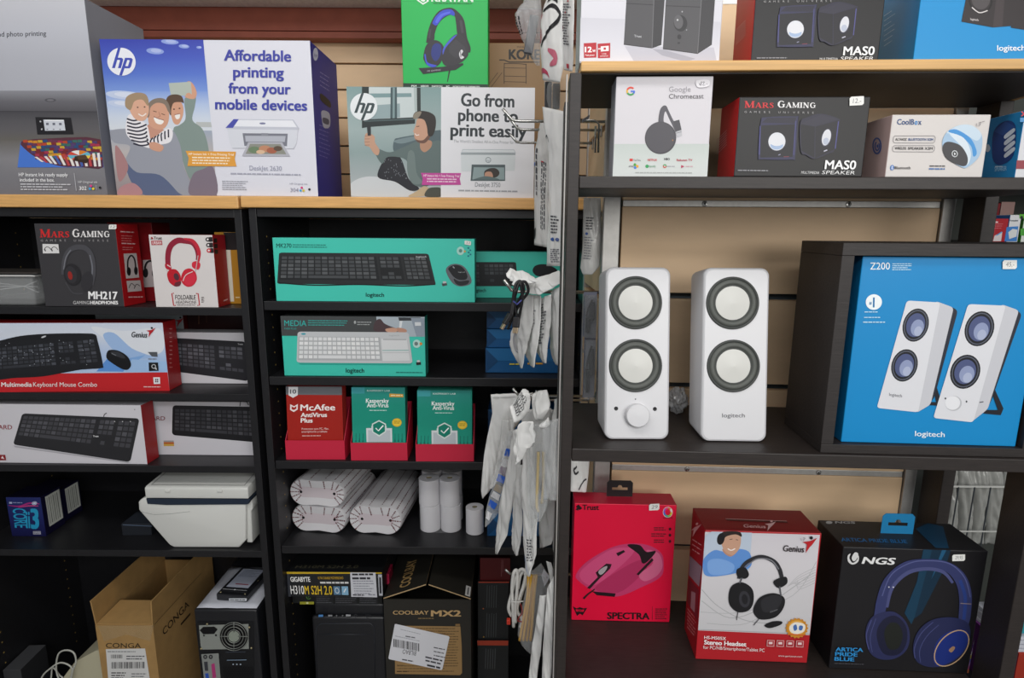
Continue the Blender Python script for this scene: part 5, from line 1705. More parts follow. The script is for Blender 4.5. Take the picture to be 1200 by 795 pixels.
def kas(dx, dy):
    def f(c, W):
        TT = lambda Q: T([(x + dx, y + dy) for x, y in Q])
        XX, YY = (lambda x: X(x + dx)), (lambda y: Y(y + dy))
        a = Art(W)
        a.grad(*TT([(356, 44), (556, 44), (559, 318), (366.5, 318)]), ['2b8f86', '17907c', '18917c', '1f9d86', '1a8674'])
        a.poly(TT([(356, 44), (405, 44), (406, 68), (357, 68)]), '3fa0a6')
        if dx == 0:
            a.poly(TT([(498, 68), (550, 70), (550, 82), (498, 81)]), 'd29a2e'); a.greek(XX(503), YY(73), XX(547), 1, 2, 'f3e2b4', 1.3, ragged=0)
        for k in range(14):
            r_ = random.Random(k); x = 372 + k * 13
            if not 408 < x < 512:
                a.poly(TT([(x, 250), (x + 4, 225 + r_.random() * 14), (x + 7, 250)]), '146c60'); a.line(TT([(x + 4, 250), (x + 4, 218)]), .7, '146c60')
        a.done('front_print', c.root)
        a = Art(W, .0009)
        a.text('KASPERSKY LAB', XX(415), YY(60), XX(500), 2, 'd9eee9', bold=.01); a.text('Kaspersky', XX(411), YY(103), XX(496), 5, 'f2f8f6', bold=.018); a.text('Anti-Virus', XX(415), YY(120), XX(495), 5, 'f2f8f6', bold=.018); a.greek(XX(424), YY(130), XX(488), 1, 2, 'bfe0d8', 1, ragged=0)
        a.done('title_lettering', c.root)
        a = Art(W, .0009)
        a.poly(TT([(413, 198), (432, 198), (432, 190), (488, 190), (488, 198), (508, 198), (509, 250), (415, 250)]), 'd9dfe2'); a.poly(TT([(420, 206), (502, 206), (503, 250), (421, 250)]), 'bcc6cc')
        a.poly(TT([(460, 168), (486, 182), (486, 212), (461, 230), (435, 213), (434, 182)]), 'd9e6e2'); a.poly(TT([(460, 173), (482, 185), (482, 210), (461, 224), (439, 211), (438, 185)]), '12806c')
        a.line(TT([(448, 198), (458, 208), (476, 188)]), 1.5, 'f2f8f6')
        a.ell(XX(526), YY(177), 5.6, 5, 'dfb52a'); a.ell(XX(526), YY(177), 4.6, 4, 'ebcb45'); a.greek(XX(515), YY(171), XX(538), 2, 2, 'b08a1a', 1)
        a.done('shield_emblem', c.root)
    return f
for tlab, flab, blab, bl, br, lip, ypx, top, kind, art, q in (
    ('red counter tray of red antivirus cards, leftmost of three', 'red antivirus licence card with grey top band, front of the left tray', 'red antivirus card standing behind the front one in the left tray', (335.5, 538.5), 404.6, 516.5, 0, 453, '8f1f1a', ins, [(120, 40), (322, 42), (323.5, 302), (137, 300)]),
    ('red counter tray of green antivirus cards, in the middle of three', 'green antivirus licence card with orange tab at top right, middle tray', 'green antivirus card behind the one with the orange tab', (411.5, 540), 477.6, 519.3, 1, 454, '157564', kas(0, 0), [(356, 44), (556, 44), (558.6, 312), (366.5, 312)]),
    ('red counter tray of green antivirus cards, rightmost and lowest in view', 'green antivirus licence card without orange tab, right-hand tray', 'green antivirus card behind the front card of the right-hand tray', (487.4, 542), 555.3, 521, 2, 457.6, '1b8f7c', kas(236, 13), [(590, 57), (798, 56), (797, 318), (603, 319)])):
    y0 = YF + .012 - .003 * ypx
    t, w, hl, P, yw = tray(tlab, bl, br, lip, 1.0, y0=y0)
    if ypx == 0:
        ins_fill = kind
        kind = 'a32118'
    card_stack(kind, t, w, P, yw, top, 6, (flab, blab), tlab.split(',')[0].replace('red counter tray of ', '') + (' in tray' if ypx == 0 else ' in tray ' + ('middle' if ypx == 1 else 'right')), art, T(q))

# ------------------------------------------------------------------ fourth shelf: receipt rolls
Z = S2[3]
ROLLF = mat('white_roll_film', 'd6d5d8', .3, coat=.3)
PAPW = mat('white_roll_paper', 'dcdbdf', .7)
CORE = mat('roll_end_paper', 'c9bfc4', .8)
RINK = mat('dark_red_print', '5e1a22', .5)
def stadium(w, h, n=14):
    r = h / 2
    P = []
    for k in range(n + 1):
        a = -math.pi / 2 + math.pi * k / n
        P.append((w - r + r * math.cos(a), r + r * math.sin(a)))
    for k in range(n + 1):
        a = math.pi / 2 + math.pi * k / n
        P.append((r + r * math.cos(a), r + r * math.sin(a)))
    return P
def twin_pack(label, x0, x1, ybot, ytop, y, yaw, zb, seed, L=.25):
    P = at_yz(x0, y, zb + LIFT)
    yw = math.radians(yaw)
    w = solve(P, V((math.cos(yw), math.sin(yw), 0)), px=x1)
    h = solve(P, V((0, 0, 1)), py=ytop)
    M = frame(P, yw)
    t = thing('receipt_roll_pack', label, 'paper roll pack', M, 'long shrink-wrapped receipt roll packs')
    rnd = random.Random(seed)
    prof = stadium(w, h)
    mid_ = []
    for k_, (xa_, za_) in enumerate(prof):
        mid_.append((xa_, za_))
        xb_, zb_ = prof[(k_ + 1) % len(prof)]
        if abs(xb_ - xa_) > w * .2:
            for f_ in (.25, .5, .75):
                mid_.append((xa_ + (xb_ - xa_) * f_, za_ + (h * (.05 if za_ < h / 2 else -.035) * (1 if f_ == .5 else .5))))
    prof = mid_
    n = len(prof)
    m = MB()
    ys = [0.0, .006, .05, .1, .15, .2, L - .006, L]
    vs, fs = [], []
    for j, yy in enumerate(ys):
        k = .965 if j in (0, len(ys) - 1) else 1 - .012 * rnd.random() * (0 < j < len(ys) - 1 and j > 1)
        for x, z in prof:
            vs.append((w / 2 + (x - w / 2) * k, yy, max(0, h / 2 + (z - h / 2) * k)))
    for j in range(len(ys) - 1):
        for i in range(n):
            fs.append([j * n + i, j * n + (i + 1) % n, (j + 1) * n + (i + 1) % n, (j + 1) * n + i])
    m.add(vs, fs, ROLLF)
    # film drawn over both ends towards two small holes
    for yy, base_i, flip in ((0.0, 0, 0), (L, (len(ys) - 1) * n, 1)):
        ring = [vs[base_i + i] for i in range(n)]
        inner = []
        for x, _, z in ring:
            cx = min(max(x, h / 2), w - h / 2)
            inner.append((cx + (x - cx) * .45 if abs(x - cx) > 1e-6 else cx + (0), yy + (.003 if not flip else -.003), h / 2 + (z - h / 2) * .42))
        f = [[i, n + i, n + (i + 1) % n, (i + 1) % n] for i in range(n)]
        m.add(ring + inner, [q[::-1] if flip else q for q in f], ROLLF)
        m.add(inner, [list(range(n)) if flip else list(range(n))[::-1]], CORE)
    o = m.build('film_wrap', t, smooth=True, angle=50)
    # printed lines: along the length and radially on the front end
    m = MB()
    marks = []
    for i in range(1, n - 1, 2):
        x, z = prof[i]
        if z < h * .1:
            continue
        x2, z2 = prof[(i + 1) % n]
        tx, tz = x2 - x, z2 - z
        l = math.hypot(tx, tz) or 1
        tx, tz = tx / l, tz / l
        nx, nz = tz, -tx
        yy = .004 + rnd.random() * .01
        while yy < L - .012:
            ln = rnd.uniform(.003, .008)
            for s_ in (0,):
                c0 = V((x + nx * .0006, yy, z + nz * .0006))
                dx = V((tx, 0, tz)) * .0012
                m.add([c0 - dx, c0 + dx, c0 + dx + V((0, ln, 0)), c0 - dx + V((0, ln, 0))], [[0, 1, 2, 3]], RINK)
            yy += ln + rnd.uniform(.0012, .005)
        cx = min(max(x, h / 2), w - h / 2)
        u = .95
        jit = rnd.uniform(-.12, .12)
        while u > .36:
            ln = rnd.uniform(.05, .12)
            a0 = V((cx + (x - cx) * u + jit * h * (1 - u), 0, h / 2 + (z - h / 2) * u))
            a1 = V((cx + (x - cx) * (u - ln) + jit * h * (1 - u + ln), .0, h / 2 + (z - h / 2) * (u - ln)))
            d = (a1 - a0)
            pr = V((-d.z, 0, d.x)).normalized() * rnd.uniform(.001, .0019)
            yo = lambda uu: min(.003, (1 - (uu - .45) / .55) * .003) - .0009
            m.add([V((v.x, yo(uu), v.z)) for v, uu in ((a0 - pr, u), (a0 + pr, u), (a1 + pr, u - ln), (a1 - pr, u - ln))], [[0, 1, 2, 3]], RINK)
            u -= ln + rnd.uniform(.015, .05)
    m.build('red_print', t)
    m = MB()
    for hx in (h * .42, w - h * .42):
        m.lathe([(0, .0), (.0035, .0), (.004, -.0006)], mat('roll_hole', '0c0b0c', .9), 12, Matrix.Translation((hx + rnd.uniform(-.002, .002), .0022, h * .5)) @ Matrix.Rotation(math.pi / 2, 4, 'X'))
    m.build('core_hole', t)
    return t, h
yb_ = at_z(375, 622, Z).y
t_, h_ = twin_pack('long twin pack of receipt rolls at the bottom left of the roll shelf', 342.6, 406, 622, 591.3, yb_, -7, Z, 1)
twin_pack('long twin pack of receipt rolls lying on top of another pack at the left', 340.2, 404.8, 591, 560.8, yb_ - .003, -7, Z + h_ + .0005, 2)
yb2 = at_z(440, 624.6, Z).y
twin_pack('long twin pack of receipt rolls on its own, slanting back between stacked and upright rolls', 409.6, 471.4, 624.6, 591.8, yb2, -6, Z, 3)

def roll(name, parent, T, r, h, m_side=PAPW, hole=.28):
    m = MB()
    m.lathe([(r * hole, h - .0006), (r * hole, h), (r - .0008, h), (r, h - .0008), (r, .0008), (r - .0008, 0), (0, 0)], m_side, 36, T)
    m.lathe([(0, h - .012), (r * hole, h - .012), (r * hole, h - .0006)], mat('cardboard_core', '8b8468', .8), 24, T)
    return m.build(name, parent, smooth=True, angle=40)
X = lambda x: 460 + x / 7.95
Y = lambda y: 540 + y / 7.95
yb_ = at_z(514, Y(676), Z).y
P = at_yz(X(245), yb_, Z + LIFT)
r = solve(P, V((1, 0, 0)), px=X(439)) / 2
hr = solve(P + V((r, 0, 0)), V((0, 0, 1)), py=Y(440))
M = base(P + V((2 * r, r, 0)))
t = thing('receipt_roll_block', 'shrink-wrapped upright block of white receipt rolls, two high, beside the single roll', 'paper roll pack', M)
for lay in (0, 1):
    for ix in (-1, 1):
        for iy in (0, 1):
            roll('roll', t, Matrix.Translation((ix * r * 1.0, iy * 2 * r + (.0008 * lay), lay * (hr + .0008)) if True else None) @ Matrix.Translation((-.002 * lay, 0, 0)), r - .0004, hr)
m = MB()
pr = []
R = r + .0015
for cx, cy, a0 in ((r, 0, -90), (r, 2 * r, 0), (-r, 2 * r, 90), (-r, 0, 180)):
    for k in range(9):
        an = math.radians(a0 + k * 11.25)
        pr.append((cx + R * math.cos(an), cy + R * math.sin(an)))
n = len(pr)
zs = [0.0005, hr * .5, hr * .97, hr * 1.03, hr * 1.5, hr * 2 + .001]
rnd = random.Random(4)
vs = [(x * (1 + rnd.uniform(-.006, .008)), y, z) for z in zs for x, y in pr]
m.add(vs, [[j * n + i, j * n + (i + 1) % n, (j + 1) * n + (i + 1) % n, (j + 1) * n + i] for j in range(len(zs) - 1) for i in range(n)], film('shrink_film', 'd9dadd', .86, .1))
m.build('shrink_film', t, smooth=True)
yb_ = at_z(556, Y(702), Z).y
P = at_yz(X(678), yb_, Z + LIFT)
r = solve(P, V((1, 0, 0)), px=X(846)) / 2
hr = solve(P + V((r, -r * .5, 0)), V((0, 0, 1)), py=Y(490))
t = thing('receipt_roll', 'single white receipt roll standing upright beside the wrapped block', 'paper roll', base(P + V((r, r, 0))))
roll('paper', t, Matrix.Identity(4), r, hr, hole=.3)

# ------------------------------------------------------------------ bottom of the middle bookcase
X = lambda x: 325 + x / 5.127
Y = lambda y: 640 + y / 5.129
T = lambda Q: [(X(x), Y(y)) for x, y in Q]
YM = YF + .03
M, w, h = hung((X(212), Y(365)), X(636), YM, ZBOT + LIFT)
c = Carton(M, w, .30, h)
t = thing('computer_tower', 'black computer tower with plain front door, under the yellow-edged motherboard carton', 'computer', M)
c.root = t
m = MB(); m.box((0, .012, 0), (w, .30, h), SATIN, bev=.006, seg=3); m.build('case', t, smooth=True, angle=40)
H = c.hit('F')
L = [H(*p) for p in T([(205, 470), (218, 400), (240, 372), (610, 368), (630, 400), (640, 465)])]
m = MB(); m.box((-.004, -.004, 0), (w + .004, .0115, h * .93), SATIN, bev=.008, seg=3)
m.build('front_panel', t, smooth=True, angle=40)
m = MB()
L = [H(*p, .0045) for p in T([(236, 830), (232, 520), (240, 482), (262, 468), (558, 466), (580, 486), (584, 520), (588, 830)])]
m.tube(L, .0013, mat('tower_edge_grey', '2b2e35', .35), 6); m.build('door_edge', t, smooth=True)
m = MB(); L = [H(*p, .0045) for p in T([(250, 533), (548, 533)])]; m.tube(L, .001, mat('tower_edge_grey'), 6); m.build('bay_edge', t, smooth=True)
a = Art(H, .0046)
a.poly(T([(248, 415), (275, 414), (275, 427), (247, 428)]), '4f86c2'); a.poly(T([(305, 415), (330, 415), (330, 425), (305, 425)]), '8a8c90'); a.poly(T([(412, 413), (440, 414), (440, 424), (412, 424)]), 'a5a7ab')
for x in (356, 392):
    a.ell(X(x), Y(420), .9, .9, '6a6c70')
a.ring(X(470), Y(420), 1.4, 1.6, .5, '44464a'); a.ring(X(545), Y(424), 2.6, 2, .5, '3a3c40'); a.ring(X(528), Y(590), 2, 2, .5, '2f3136')
a.done('front_ports', t)
ztw = M.translation.z + h
bx0 = project((XL2 + .0195, YM - .006, ztw + .05))[0]
# lower motherboard carton, then the upper one with yellow edge
c = carton('motherboard_carton', 'black motherboard carton with a small green emblem, lying directly on the black tower', 'box', (bx0 + 5, Y(356)), X(632), Y(282), .2, y=YM + .012, z=ztw + .0002, cols=['1c1e1e', '17181a', '17181a', '141416'])
a = Art(c.hit('F'))
a.ring(X(188), Y(305), 2.6, 3, 1, '4f7a3c', a0=30, a1=300); a.line(T([(184, 310), (200, 296)]), 1, '4f7a3c'); a.text('Ultra', X(172), Y(297), X(202), 2.4, '8a8d86')
a.poly(T([(135, 336), (220, 336), (220, 352), (135, 352)]), '9a982f'); a.ell(X(180), Y(344), 1.4, 1.1, 'd9d9a2')
for x0, x1 in ((236, 338), (350, 480), (495, 604)):
    a.poly(T([(x0 - 4, 284), (x1, 284), (x1, 352), (x0 - 4, 352)]), '26272a'); a.greek(X(x0), Y(292), X(x1 - 6), 5, 2.3, '55575c', .8)
a.done('front_print', c.root)
zlo = c.M.translation.z + c.h
c = carton('motherboard_carton', 'black motherboard carton with yellow top edge and white label, topmost on the tower', 'box', (bx0, Y(272)), X(634), Y(156), .2, y=YM - .006, z=zlo + .0002, cols=['232527', '1b1c1e', '1b1c1e', '17181a'])
q = T([(48, 153), (640, 160), (632, 270), (30, 276)])
W = warp(c, q)
a = Art(W)
a.poly(T([(48, 153), (640, 158), (639, 165), (47, 163)]), 'c9a82a'); a.poly(T([(48, 163), (66, 163), (50, 275), (30, 276)]), '3a3d44')
a.done('yellow_edge', c.root)
a = Art(W)
a.text('GIGABYTE', X(66), Y(201), X(200), 4.4, 'f0f0ee', bold=.03)
a.text('H310', X(53), Y(262), X(146), 8, 'f4f4f2', bold=.01, ital=.12); a.text('M S2H 2.0', X(150), Y(262), X(330), 8, 'e6c22f', bold=.01, ital=.12)
a.text('ULTRA DURABLE MOTHERBOARD', X(252), Y(189), X(412), 2.3, 'c29a2c', bold=.01); a.greek(X(262), Y(201), X(440), 1, 2, 'd5d5d5', 1.6, ragged=0)
a.done('title_lettering', c.root)
a = Art(W)
a.poly(T([(343, 222), (385, 222), (384, 262), (340, 262)]), '5b7f9e'); a.ring(X(363), Y(242), 2.2, 2.4, .8, 'c9d6e0'); a.poly(T([(394, 222), (434, 222), (431, 262), (390, 262)]), '88b4d2'); a.line(T([(404, 250), (420, 232)]), 1, 'eef4f8')
a.done('feature_icons', c.root)
a = Art(W, .0011)
a.poly(T([(458, 155), (605, 157), (600, 270), (447, 270)]), 'cdcfd6'); a.greek(X(468), Y(163), X(590), 1, 2, '2b2b30', 1.6, ragged=0); a.greek(X(466), Y(180), X(575), 1, 2, '33333a', 1.8); a.greek(X(468), Y(195), X(590), 6, 2.2, '8b8d98', .8); a.greek(X(458), Y(258), X(530), 2, 2.2, '33333a', 1.1); a.greek(X(550), Y(256), X(592), 1, 2, '8b8d98', 1)
a.poly(T([(618, 168), (640, 168), (634, 262), (612, 262)]), 'b9bcc4'); a.line(T([(628, 180), (622, 252)]), 2.2, '2b2b30')
a.done('white_label', c.root)
a = Art(c.hit('T'))
a.text('H310M S2H 2.0', X(105), Y(134), X(480), 3.4, '4d4a3a', bold=.01, ital=.3)
a.done('top_print', c.root)
c = carton('red_box', 'small dark pink box with white square, tucked beside the white label', 'box', (X(632), Y(268)), X(674), Y(170), .05, y=YM + .05, z=zlo + .0002, cols=['a01e40', '7c1630', '7c1630', '8c1a38'])
a = Art(c.hit('F')); a.poly(T([(645, 205), (658, 204), (658, 226), (646, 227)]), 'd9d2d4'); a.done('front_print', c.root)

X = lambda x: 440 + x / 5.127
Y = lambda y: 640 + y / 5.129
T = lambda Q: [(X(x), Y(y)) for x, y in Q]
YB = YF + .014
M, w, h = hung((X(48), Y(322)), X(572), YB, ZBOT + LIFT)
c = Carton(M, w, .32, h)
t = thing('case_carton', 'big black carton with gold lettering, half-open flaps and crooked white label', 'box', M)
c.root = t
BLK = mat('black_carton_card', '26241f', .55)
KRAFT = mat('kraft_edge', 'b59a72', .8)
m = MB()
th = .004
dp = .32
m.box((0, 0, 0), (w, th, h), BLK); m.box((0, dp - th, 0), (w, dp, h), BLK); m.box((0, th, 0), (th, dp - th, h), BLK); m.box((w - th, th, 0), (w, dp - th, h), BLK); m.box((th, th, 0), (w - th, dp - th, .004), BLK)
m.build('carton', t)
H = c.hit('F')
pk = H(X(310), Y(238))
for s_ in (0, 1):
    m = MB()
    x0, x1 = (0, pk.x - .003) if not s_ else (w, pk.x + .004)
    zt = pk.z
    vs = [(x0, .001, h + .0006), (x1, .001, zt), (x1, dp, zt), (x0, dp, h + .0006)]
    vs2 = [(x, y, z + .0032) for x, y, z in vs]
    m.add(vs + vs2, [[0, 3, 2, 1], [4, 5, 6, 7]], BLK)
    m.add(vs + vs2, [[0, 1, 5, 4], [1, 2, 6, 5], [2, 3, 7, 6], [3, 0, 4, 7]], KRAFT)
    fl = recalc(m.build('flap', t))
    if not s_:
        a = Art(lambda px, py, off=0: V((x0 + (x1 - x0) * px, .02 + py, h + (zt - h) * px + .0042 + off)), .0002)
        a.text('COOLBAY', .58, .0, .58, .30, 'b3935f', y1=.13, up=(-.24, 0), bold=.02)
        a.done('flap_lettering', fl)
    else:
        a = Art(lambda px, py, off=0: V((x1 + (x0 - x1) * px, py, h + (zt - h) * (1 - px) + .0042 + off)), .0002)
        a.poly([(.86, .006), (.98, .006), (.98, .05), (.86, .05)], 'd5d5d2'); a.line([(.92, .012), (.92, .044)], .03, '55565a')
        a.done('flap_label', fl, 'tiny white barcode label')
a = Art(H)
GOLD = 'c4a474'
a.text('COOLBAY', X(105), Y(413), X(320), 4.4, GOLD, bold=.015); a.text('MX2', X(333), Y(424), X(514), 6.8, GOLD, bold=.03); a.greek(X(256), Y(434), X(352), 1, 2, '8d7652', 1, ragged=0)
a.done('brand_lettering', t, 'gold lettering')
a = Art(H)
a.poly(T([(115, 480), (510, 485), (518, 600), (520, 765), (508, 778), (118, 770)]), '9c7d52'); a.poly(T([(480, 470), (508, 470), (508, 482), (480, 482)]), '8a6c44')
for k in range(17):
    a.greek(X(380 if k < 14 else 130), Y(496 + k * 16), X(505), 1, 2, '5c4830', .9, seed=k)
a.greek(X(240), Y(495), X(440), 3, 3, '5c4830', 1); a.text('Notes', X(130), Y(722), X(172), 1.9, '4a3824'); a.greek(X(128), Y(752), X(200), 1, 2, '4a3824', 1.4)
a.done('kraft_panel', t, 'brown panel of small print')
a = Art(H, .0014)
a.poly(T([(116, 472), (124, 470), (440, 543), (445, 550), (402, 742), (395, 748), (82, 682), (78, 674)]), 'dcdde3')
a.barcode(X(108), Y(560), X(262), Y(608), '19191b', 5, dy=5.4)
a.text('BILBAO', X(246), Y(636), X(166), 5, '3a3a40', y1=Y(622), up=(-1.0, 5.0))
a.greek(X(150), Y(500), X(275), 1, 3, 'a9aab2', .8, y1=Y(530)); a.greek(X(118), Y(540), X(270), 1, 3, 'a9aab2', .8, y1=Y(572)); a.greek(X(300), Y(664), X(405), 2, 4, '3f3f46', 1.8, y1=Y(688)); a.greek(X(310), Y(712), X(392), 1, 3, '2f2f36', 2.2, y1=Y(730)); a.greek(X(350), Y(608), X(420), 3, 4.6, '55555c', 1.2, y1=Y(622)); a.greek(X(160), Y(680), X(230), 1, 3, '55555c', 1.4, y1=Y(692)); a.greek(X(180), Y(540), X(240), 1, 3, '77777e', 1.4, y1=Y(550))
a.done('shipping_label', t, 'crooked white shipping label')

# black cartons with red-orange edges at the right
def edged(label, bl, br, ty, y, zb, front, strip):
    c = carton('red_edged_carton', label, 'box', bl, br, ty, .2, y=y, z=zb, cols=front, group='dark cartons with red edges')
    a = Art(c.hit('F'))
    return c, a
P0 = at_yz(X(612), YF + .10, ZBOT)
rows = [(X(612), X(798), Y(574)), (X(612), X(800), Y(212)), (X(620), X(810), Y(70))]
zb = ZBOT
c, a = edged('dark carton with a red-orange top strip, lowest of the stack at the right end', (X(615), 0), X(797), Y(570), YF + .08, zb, ['232526', '1b1c1d', '1b1c1d', '1b1c1d'], 1)
a.poly(T([(612, 570), (798, 570), (797, 600), (613, 598)]), 'a8402c')
for k in range(5):
    a.line(T([(664 + 14 * k, 618 + 4 * (k % 2)), (660 + 14 * k, 740)]), .9, '4a4d4f')
a.done('front_print', c.root)
zb += c.h
c, a = edged('dark carton with vertical small print, middle of the stack at the right end', (X(615), 0), X(799), Y(216), YF + .085, zb + .0003, ['202223', '191a1b', '191a1b', '191a1b'], 1)
a.line(T([(620, 219), (804, 219)]), 1.4, 'a8402c')
for k in range(5):
    a.line(T([(672 + 14 * k, 236 + 5 * (k % 2)), (668 + 14 * k, 372)]), .8, '46494b'); a.line(T([(670 + 14 * k, 404 + 5 * (k % 2)), (666 + 14 * k, 550)]), .8, '46494b')
a.ell(X(648), Y(378), .8, .8, 'b9653a'); a.ell(X(650), Y(548), .8, .8, 'b9903a')
a.done('front_print', c.root)
zb += c.h + .0003
c, a = edged('dark red carton topmost of the stack at the right end', (X(628), 0), X(810), Y(74), YF + .09, zb + .0003, ['571316', '3d0d10', '3d0d10', '3d0d10'], 1)
a.line(T([(760, 84), (756, 184)]), .9, '7d4a4c'); a.line(T([(768, 84), (765, 160)]), .6, '7d4a4c')
a.done('front_print', c.root)
# ------------------------------------------------------------------ things on the right display rack
def rky(px, py, d):
    """world y of the point seen at a pixel on a plane d behind the front of the rack"""
    return (MR @ RK.hit('F')(px, py, -d)).y
YD = math.degrees(YAWR)
LIFT_R = LIFT
def rcarton(name, label, bl, br, ty, d, key, inset=.008, yaw=YD, cat='box', **k):
    return carton(name, label, cat, bl, br, ty, d, y=rky(bl[0], bl[1], inset), z=RZ[key], yaw=yaw, **k)
# --- top row
X = lambda x: 660 + x / 3.6125
Y = lambda y: y / 3.6136
T = lambda Q: [(X(x), Y(y)) for x, y in Q]
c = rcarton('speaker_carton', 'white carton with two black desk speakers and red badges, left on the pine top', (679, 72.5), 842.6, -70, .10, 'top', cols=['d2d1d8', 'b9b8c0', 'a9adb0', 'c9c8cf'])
H = warp(c, [(684.5, -70), (859, -70), (842.6, 73.5), (679, 72.5)])
a = Art(H)
a.grad(T([(75, 75), (672, 100), (664, 262), (70, 255)])[0], T([(672, 100)])[0], T([(660, 268)])[0], T([(68, 255)])[0], ['c6c5cd', 'cfced6', 'd6d5dc'])
a.poly(T([(262, 195), (640, 205), (650, 262), (300, 258)]), 'bdbcc6'); a.poly(T([(380, 208), (430, 212), (560, 250), (520, 262), (420, 235)]), 'a4a3ae')
for f, s_, kk in (([(282, -90), (258, 188), (378, 204), (398, -90)], [(398, -90), (378, 204), (418, 190), (448, -90)], 0), ([(452, -90), (424, 208), (570, 229), (606, -90)], [(606, -90), (570, 229), (632, 192), (664, -90)], 1)):
    a.poly(T(f), '4b4a4d'); a.poly(T(s_), '353437')
    yy = 18 if not kk else 30
    a.line(T([(f[1][0] + (f[0][0] - f[1][0]) * .6, yy), (f[2][0] + (f[3][0] - f[2][0]) * .6, yy + 8)]), .9, '2c2b2e')
    a.line(T([f[2], f[3]]), .9, '69686b'); a.line(T([f[1], f[2], s_[2]]), .8, '232225')
a.text('Trust', X(303), Y(158), X(335), 2.6, 'b9b9bd', y1=Y(161), bold=.02)
a.ell(X(502), Y(104), 8, 9.4, '2a292c'); a.ell(X(494), Y(98), 5.4, 8, '58575a'); a.ell(X(490), Y(90), 1.1, 1.1, 'bdbdbf'); a.ell(X(511), Y(56), .8, .8, 'a9a9ad'); a.ell(X(495), Y(160), 2.4, 2.8, '29282b'); a.ell(X(527), Y(132), .7, .7, '9a9a9e'); a.ell(X(492), Y(185), 1.6, 1, '2c2b2e')
a.done('speaker_picture', c.root)
a = Art(H)
a.poly(T([(88, 181), (142, 179), (141, 240), (88, 241)]), 'b3202c'); a.poly(T([(147, 184), (201, 181), (199, 242), (147, 243)]), 'b3202c')
a.text('12', X(92), Y(218), X(122), 6, 'f6eeee', bold=.04); a.text('W', X(124), Y(218), X(138), 2.8, 'f6eeee', bold=.03); a.text('Peak power', X(94), Y(233), X(134), 1.8, 'f6eeee', bold=.02)
a.poly(T([(160, 195), (194, 193), (194, 214), (160, 216)]), 'f2e6e6'); a.line(T([(149, 205), (160, 205)]), 1.2, 'f2e6e6'); a.poly(T([(172, 200), (182, 200), (182, 209), (172, 209)]), 'b3202c'); a.text('USB', X(165), Y(229), X(183), 1.6, 'f2e6e6'); a.text('powered', X(158), Y(237), X(190), 1.7, 'f2e6e6')
a.done('power_badges', c.root, 'two red power badges')

# black and red speaker cartons
def mas(c, dx, dy, top, q):
    X = lambda x: 830 + (x + dx) / 3.243
    Y = lambda y: (y + dy) / 3.2455
    T = lambda Q: [(X(x), Y(y)) for x, y in Q]
    W = warp(c, q)
    if top:
        a = Art(W)
        a.serif('Mars', X(202), Y(-6), X(312), 7.6, 'c8282e', small=.78); a.serif('Gaming', X(326), Y(-8), X(468), 7.6, 'e2e0e0', small=.78)
        for k, ch in enumerate('GAMERS UNIVERSE'):
            if ch != ' ':
                a.text(ch, X(202 + k * 18.2), Y(13), None, 2.2, 'a9a7a8', wide=1.3)
        a.done('brand_lettering', c.root, 'red and white serif heading')
    a = Art(W)
    a.smooth(T([(264, 46), (285, 28), (395, 24), (404, 32), (398, 170), (385, 182), (275, 182), (258, 170)]), '2a2a4a', 4)
    a.poly(T([(266, 58), (392, 52), (388, 172), (266, 176)]), '15141c'); a.poly(T([(268, 48), (288, 30), (398, 27), (390, 50)]), '211f30')
    a.ell(X(327), Y(117), 10.6, 10.8, '2b2b3c'); a.ell(X(327), Y(116), 9.9, 10.2, 'd6d8de'); a.ell(X(327), Y(131), 7.4, 4.6, '9fb4d2'); a.ell(X(327), Y(112), 9, 6.4, 'd9dadf')
    a.line(T([(262, 60), (262, 165)]), .9, '4a4a86'); a.line(T([(396, 40), (392, 165)]), .9, '45457a'); a.line(T([(334, 166), (342, 163)]), 1, '8d8da6'); a.line(T([(354, 172), (374, 171)]), .8, '7a3040')
    a.smooth(T([(412, 48), (440, 26), (490, 13), (556, 30), (560, 44), (548, 140), (520, 160), (470, 178), (440, 165), (418, 150)]), '242236', 4)
    a.poly(T([(470, 60), (556, 36), (546, 142), (474, 176)]), '18161f'); a.poly(T([(414, 50), (490, 16), (554, 32), (470, 58)]), '2a2838'); a.poly(T([(414, 52), (468, 60), (470, 174), (420, 148)]), '13121a')
    a.ell(X(513), Y(100), 5.8, 10.2, '34344a', rot=12); a.ell(X(513), Y(99), 5, 9.3, 'd3d4da', rot=12); a.ell(X(512), Y(113), 3.4, 4, 'b2b9ca', rot=12)
    a.line(T([(556, 40), (548, 140)]), 1, '4f4f8e'); a.line(T([(505, 150), (518, 145)]), 1.2, 'b9b9c9')
    a.done('speaker_picture', c.root)
    a = Art(W, .0009)
    a.text('MAS0', X(510), Y(215), X(628), 9.8, 'f2f2f2', bold=.02, ital=.08)
    a.text('MULTIMEDIA', X(422), Y(234), X(491), 3, 'd6d6d6', ital=.15); a.text('SPEAKER', X(500), Y(234), X(625), 4, 'e4e4e4', ital=.15)
    a.greek(X(182), Y(222), X(298), 1, 3, '8d8d92', 1.2, ragged=0)
    a.done('model_lettering', c.root)
    a = Art(c.hit('L'))
    y0 = Y(70)
    xx = X(132)
    for k in range(7):
        a.line([(X(104), Y(150 - k * 9) + 6), (X(142), Y(112 - k * 9) + 6)], .5, 'e0a0a0')
    a.done('side_print', c.root)
RB = ['141315', '121113', 'c01a20', '29282a']
c = rcarton('speaker_carton', 'black and red carton with two cube speakers, on the pine top shelf', (879.3, 73), 1029, -42, .075, 'top', cols=RB)
mas(c, 0, 0, True, [(884, -42), (1040, -42), (1029, 73.3), (879.3, 73.5)])
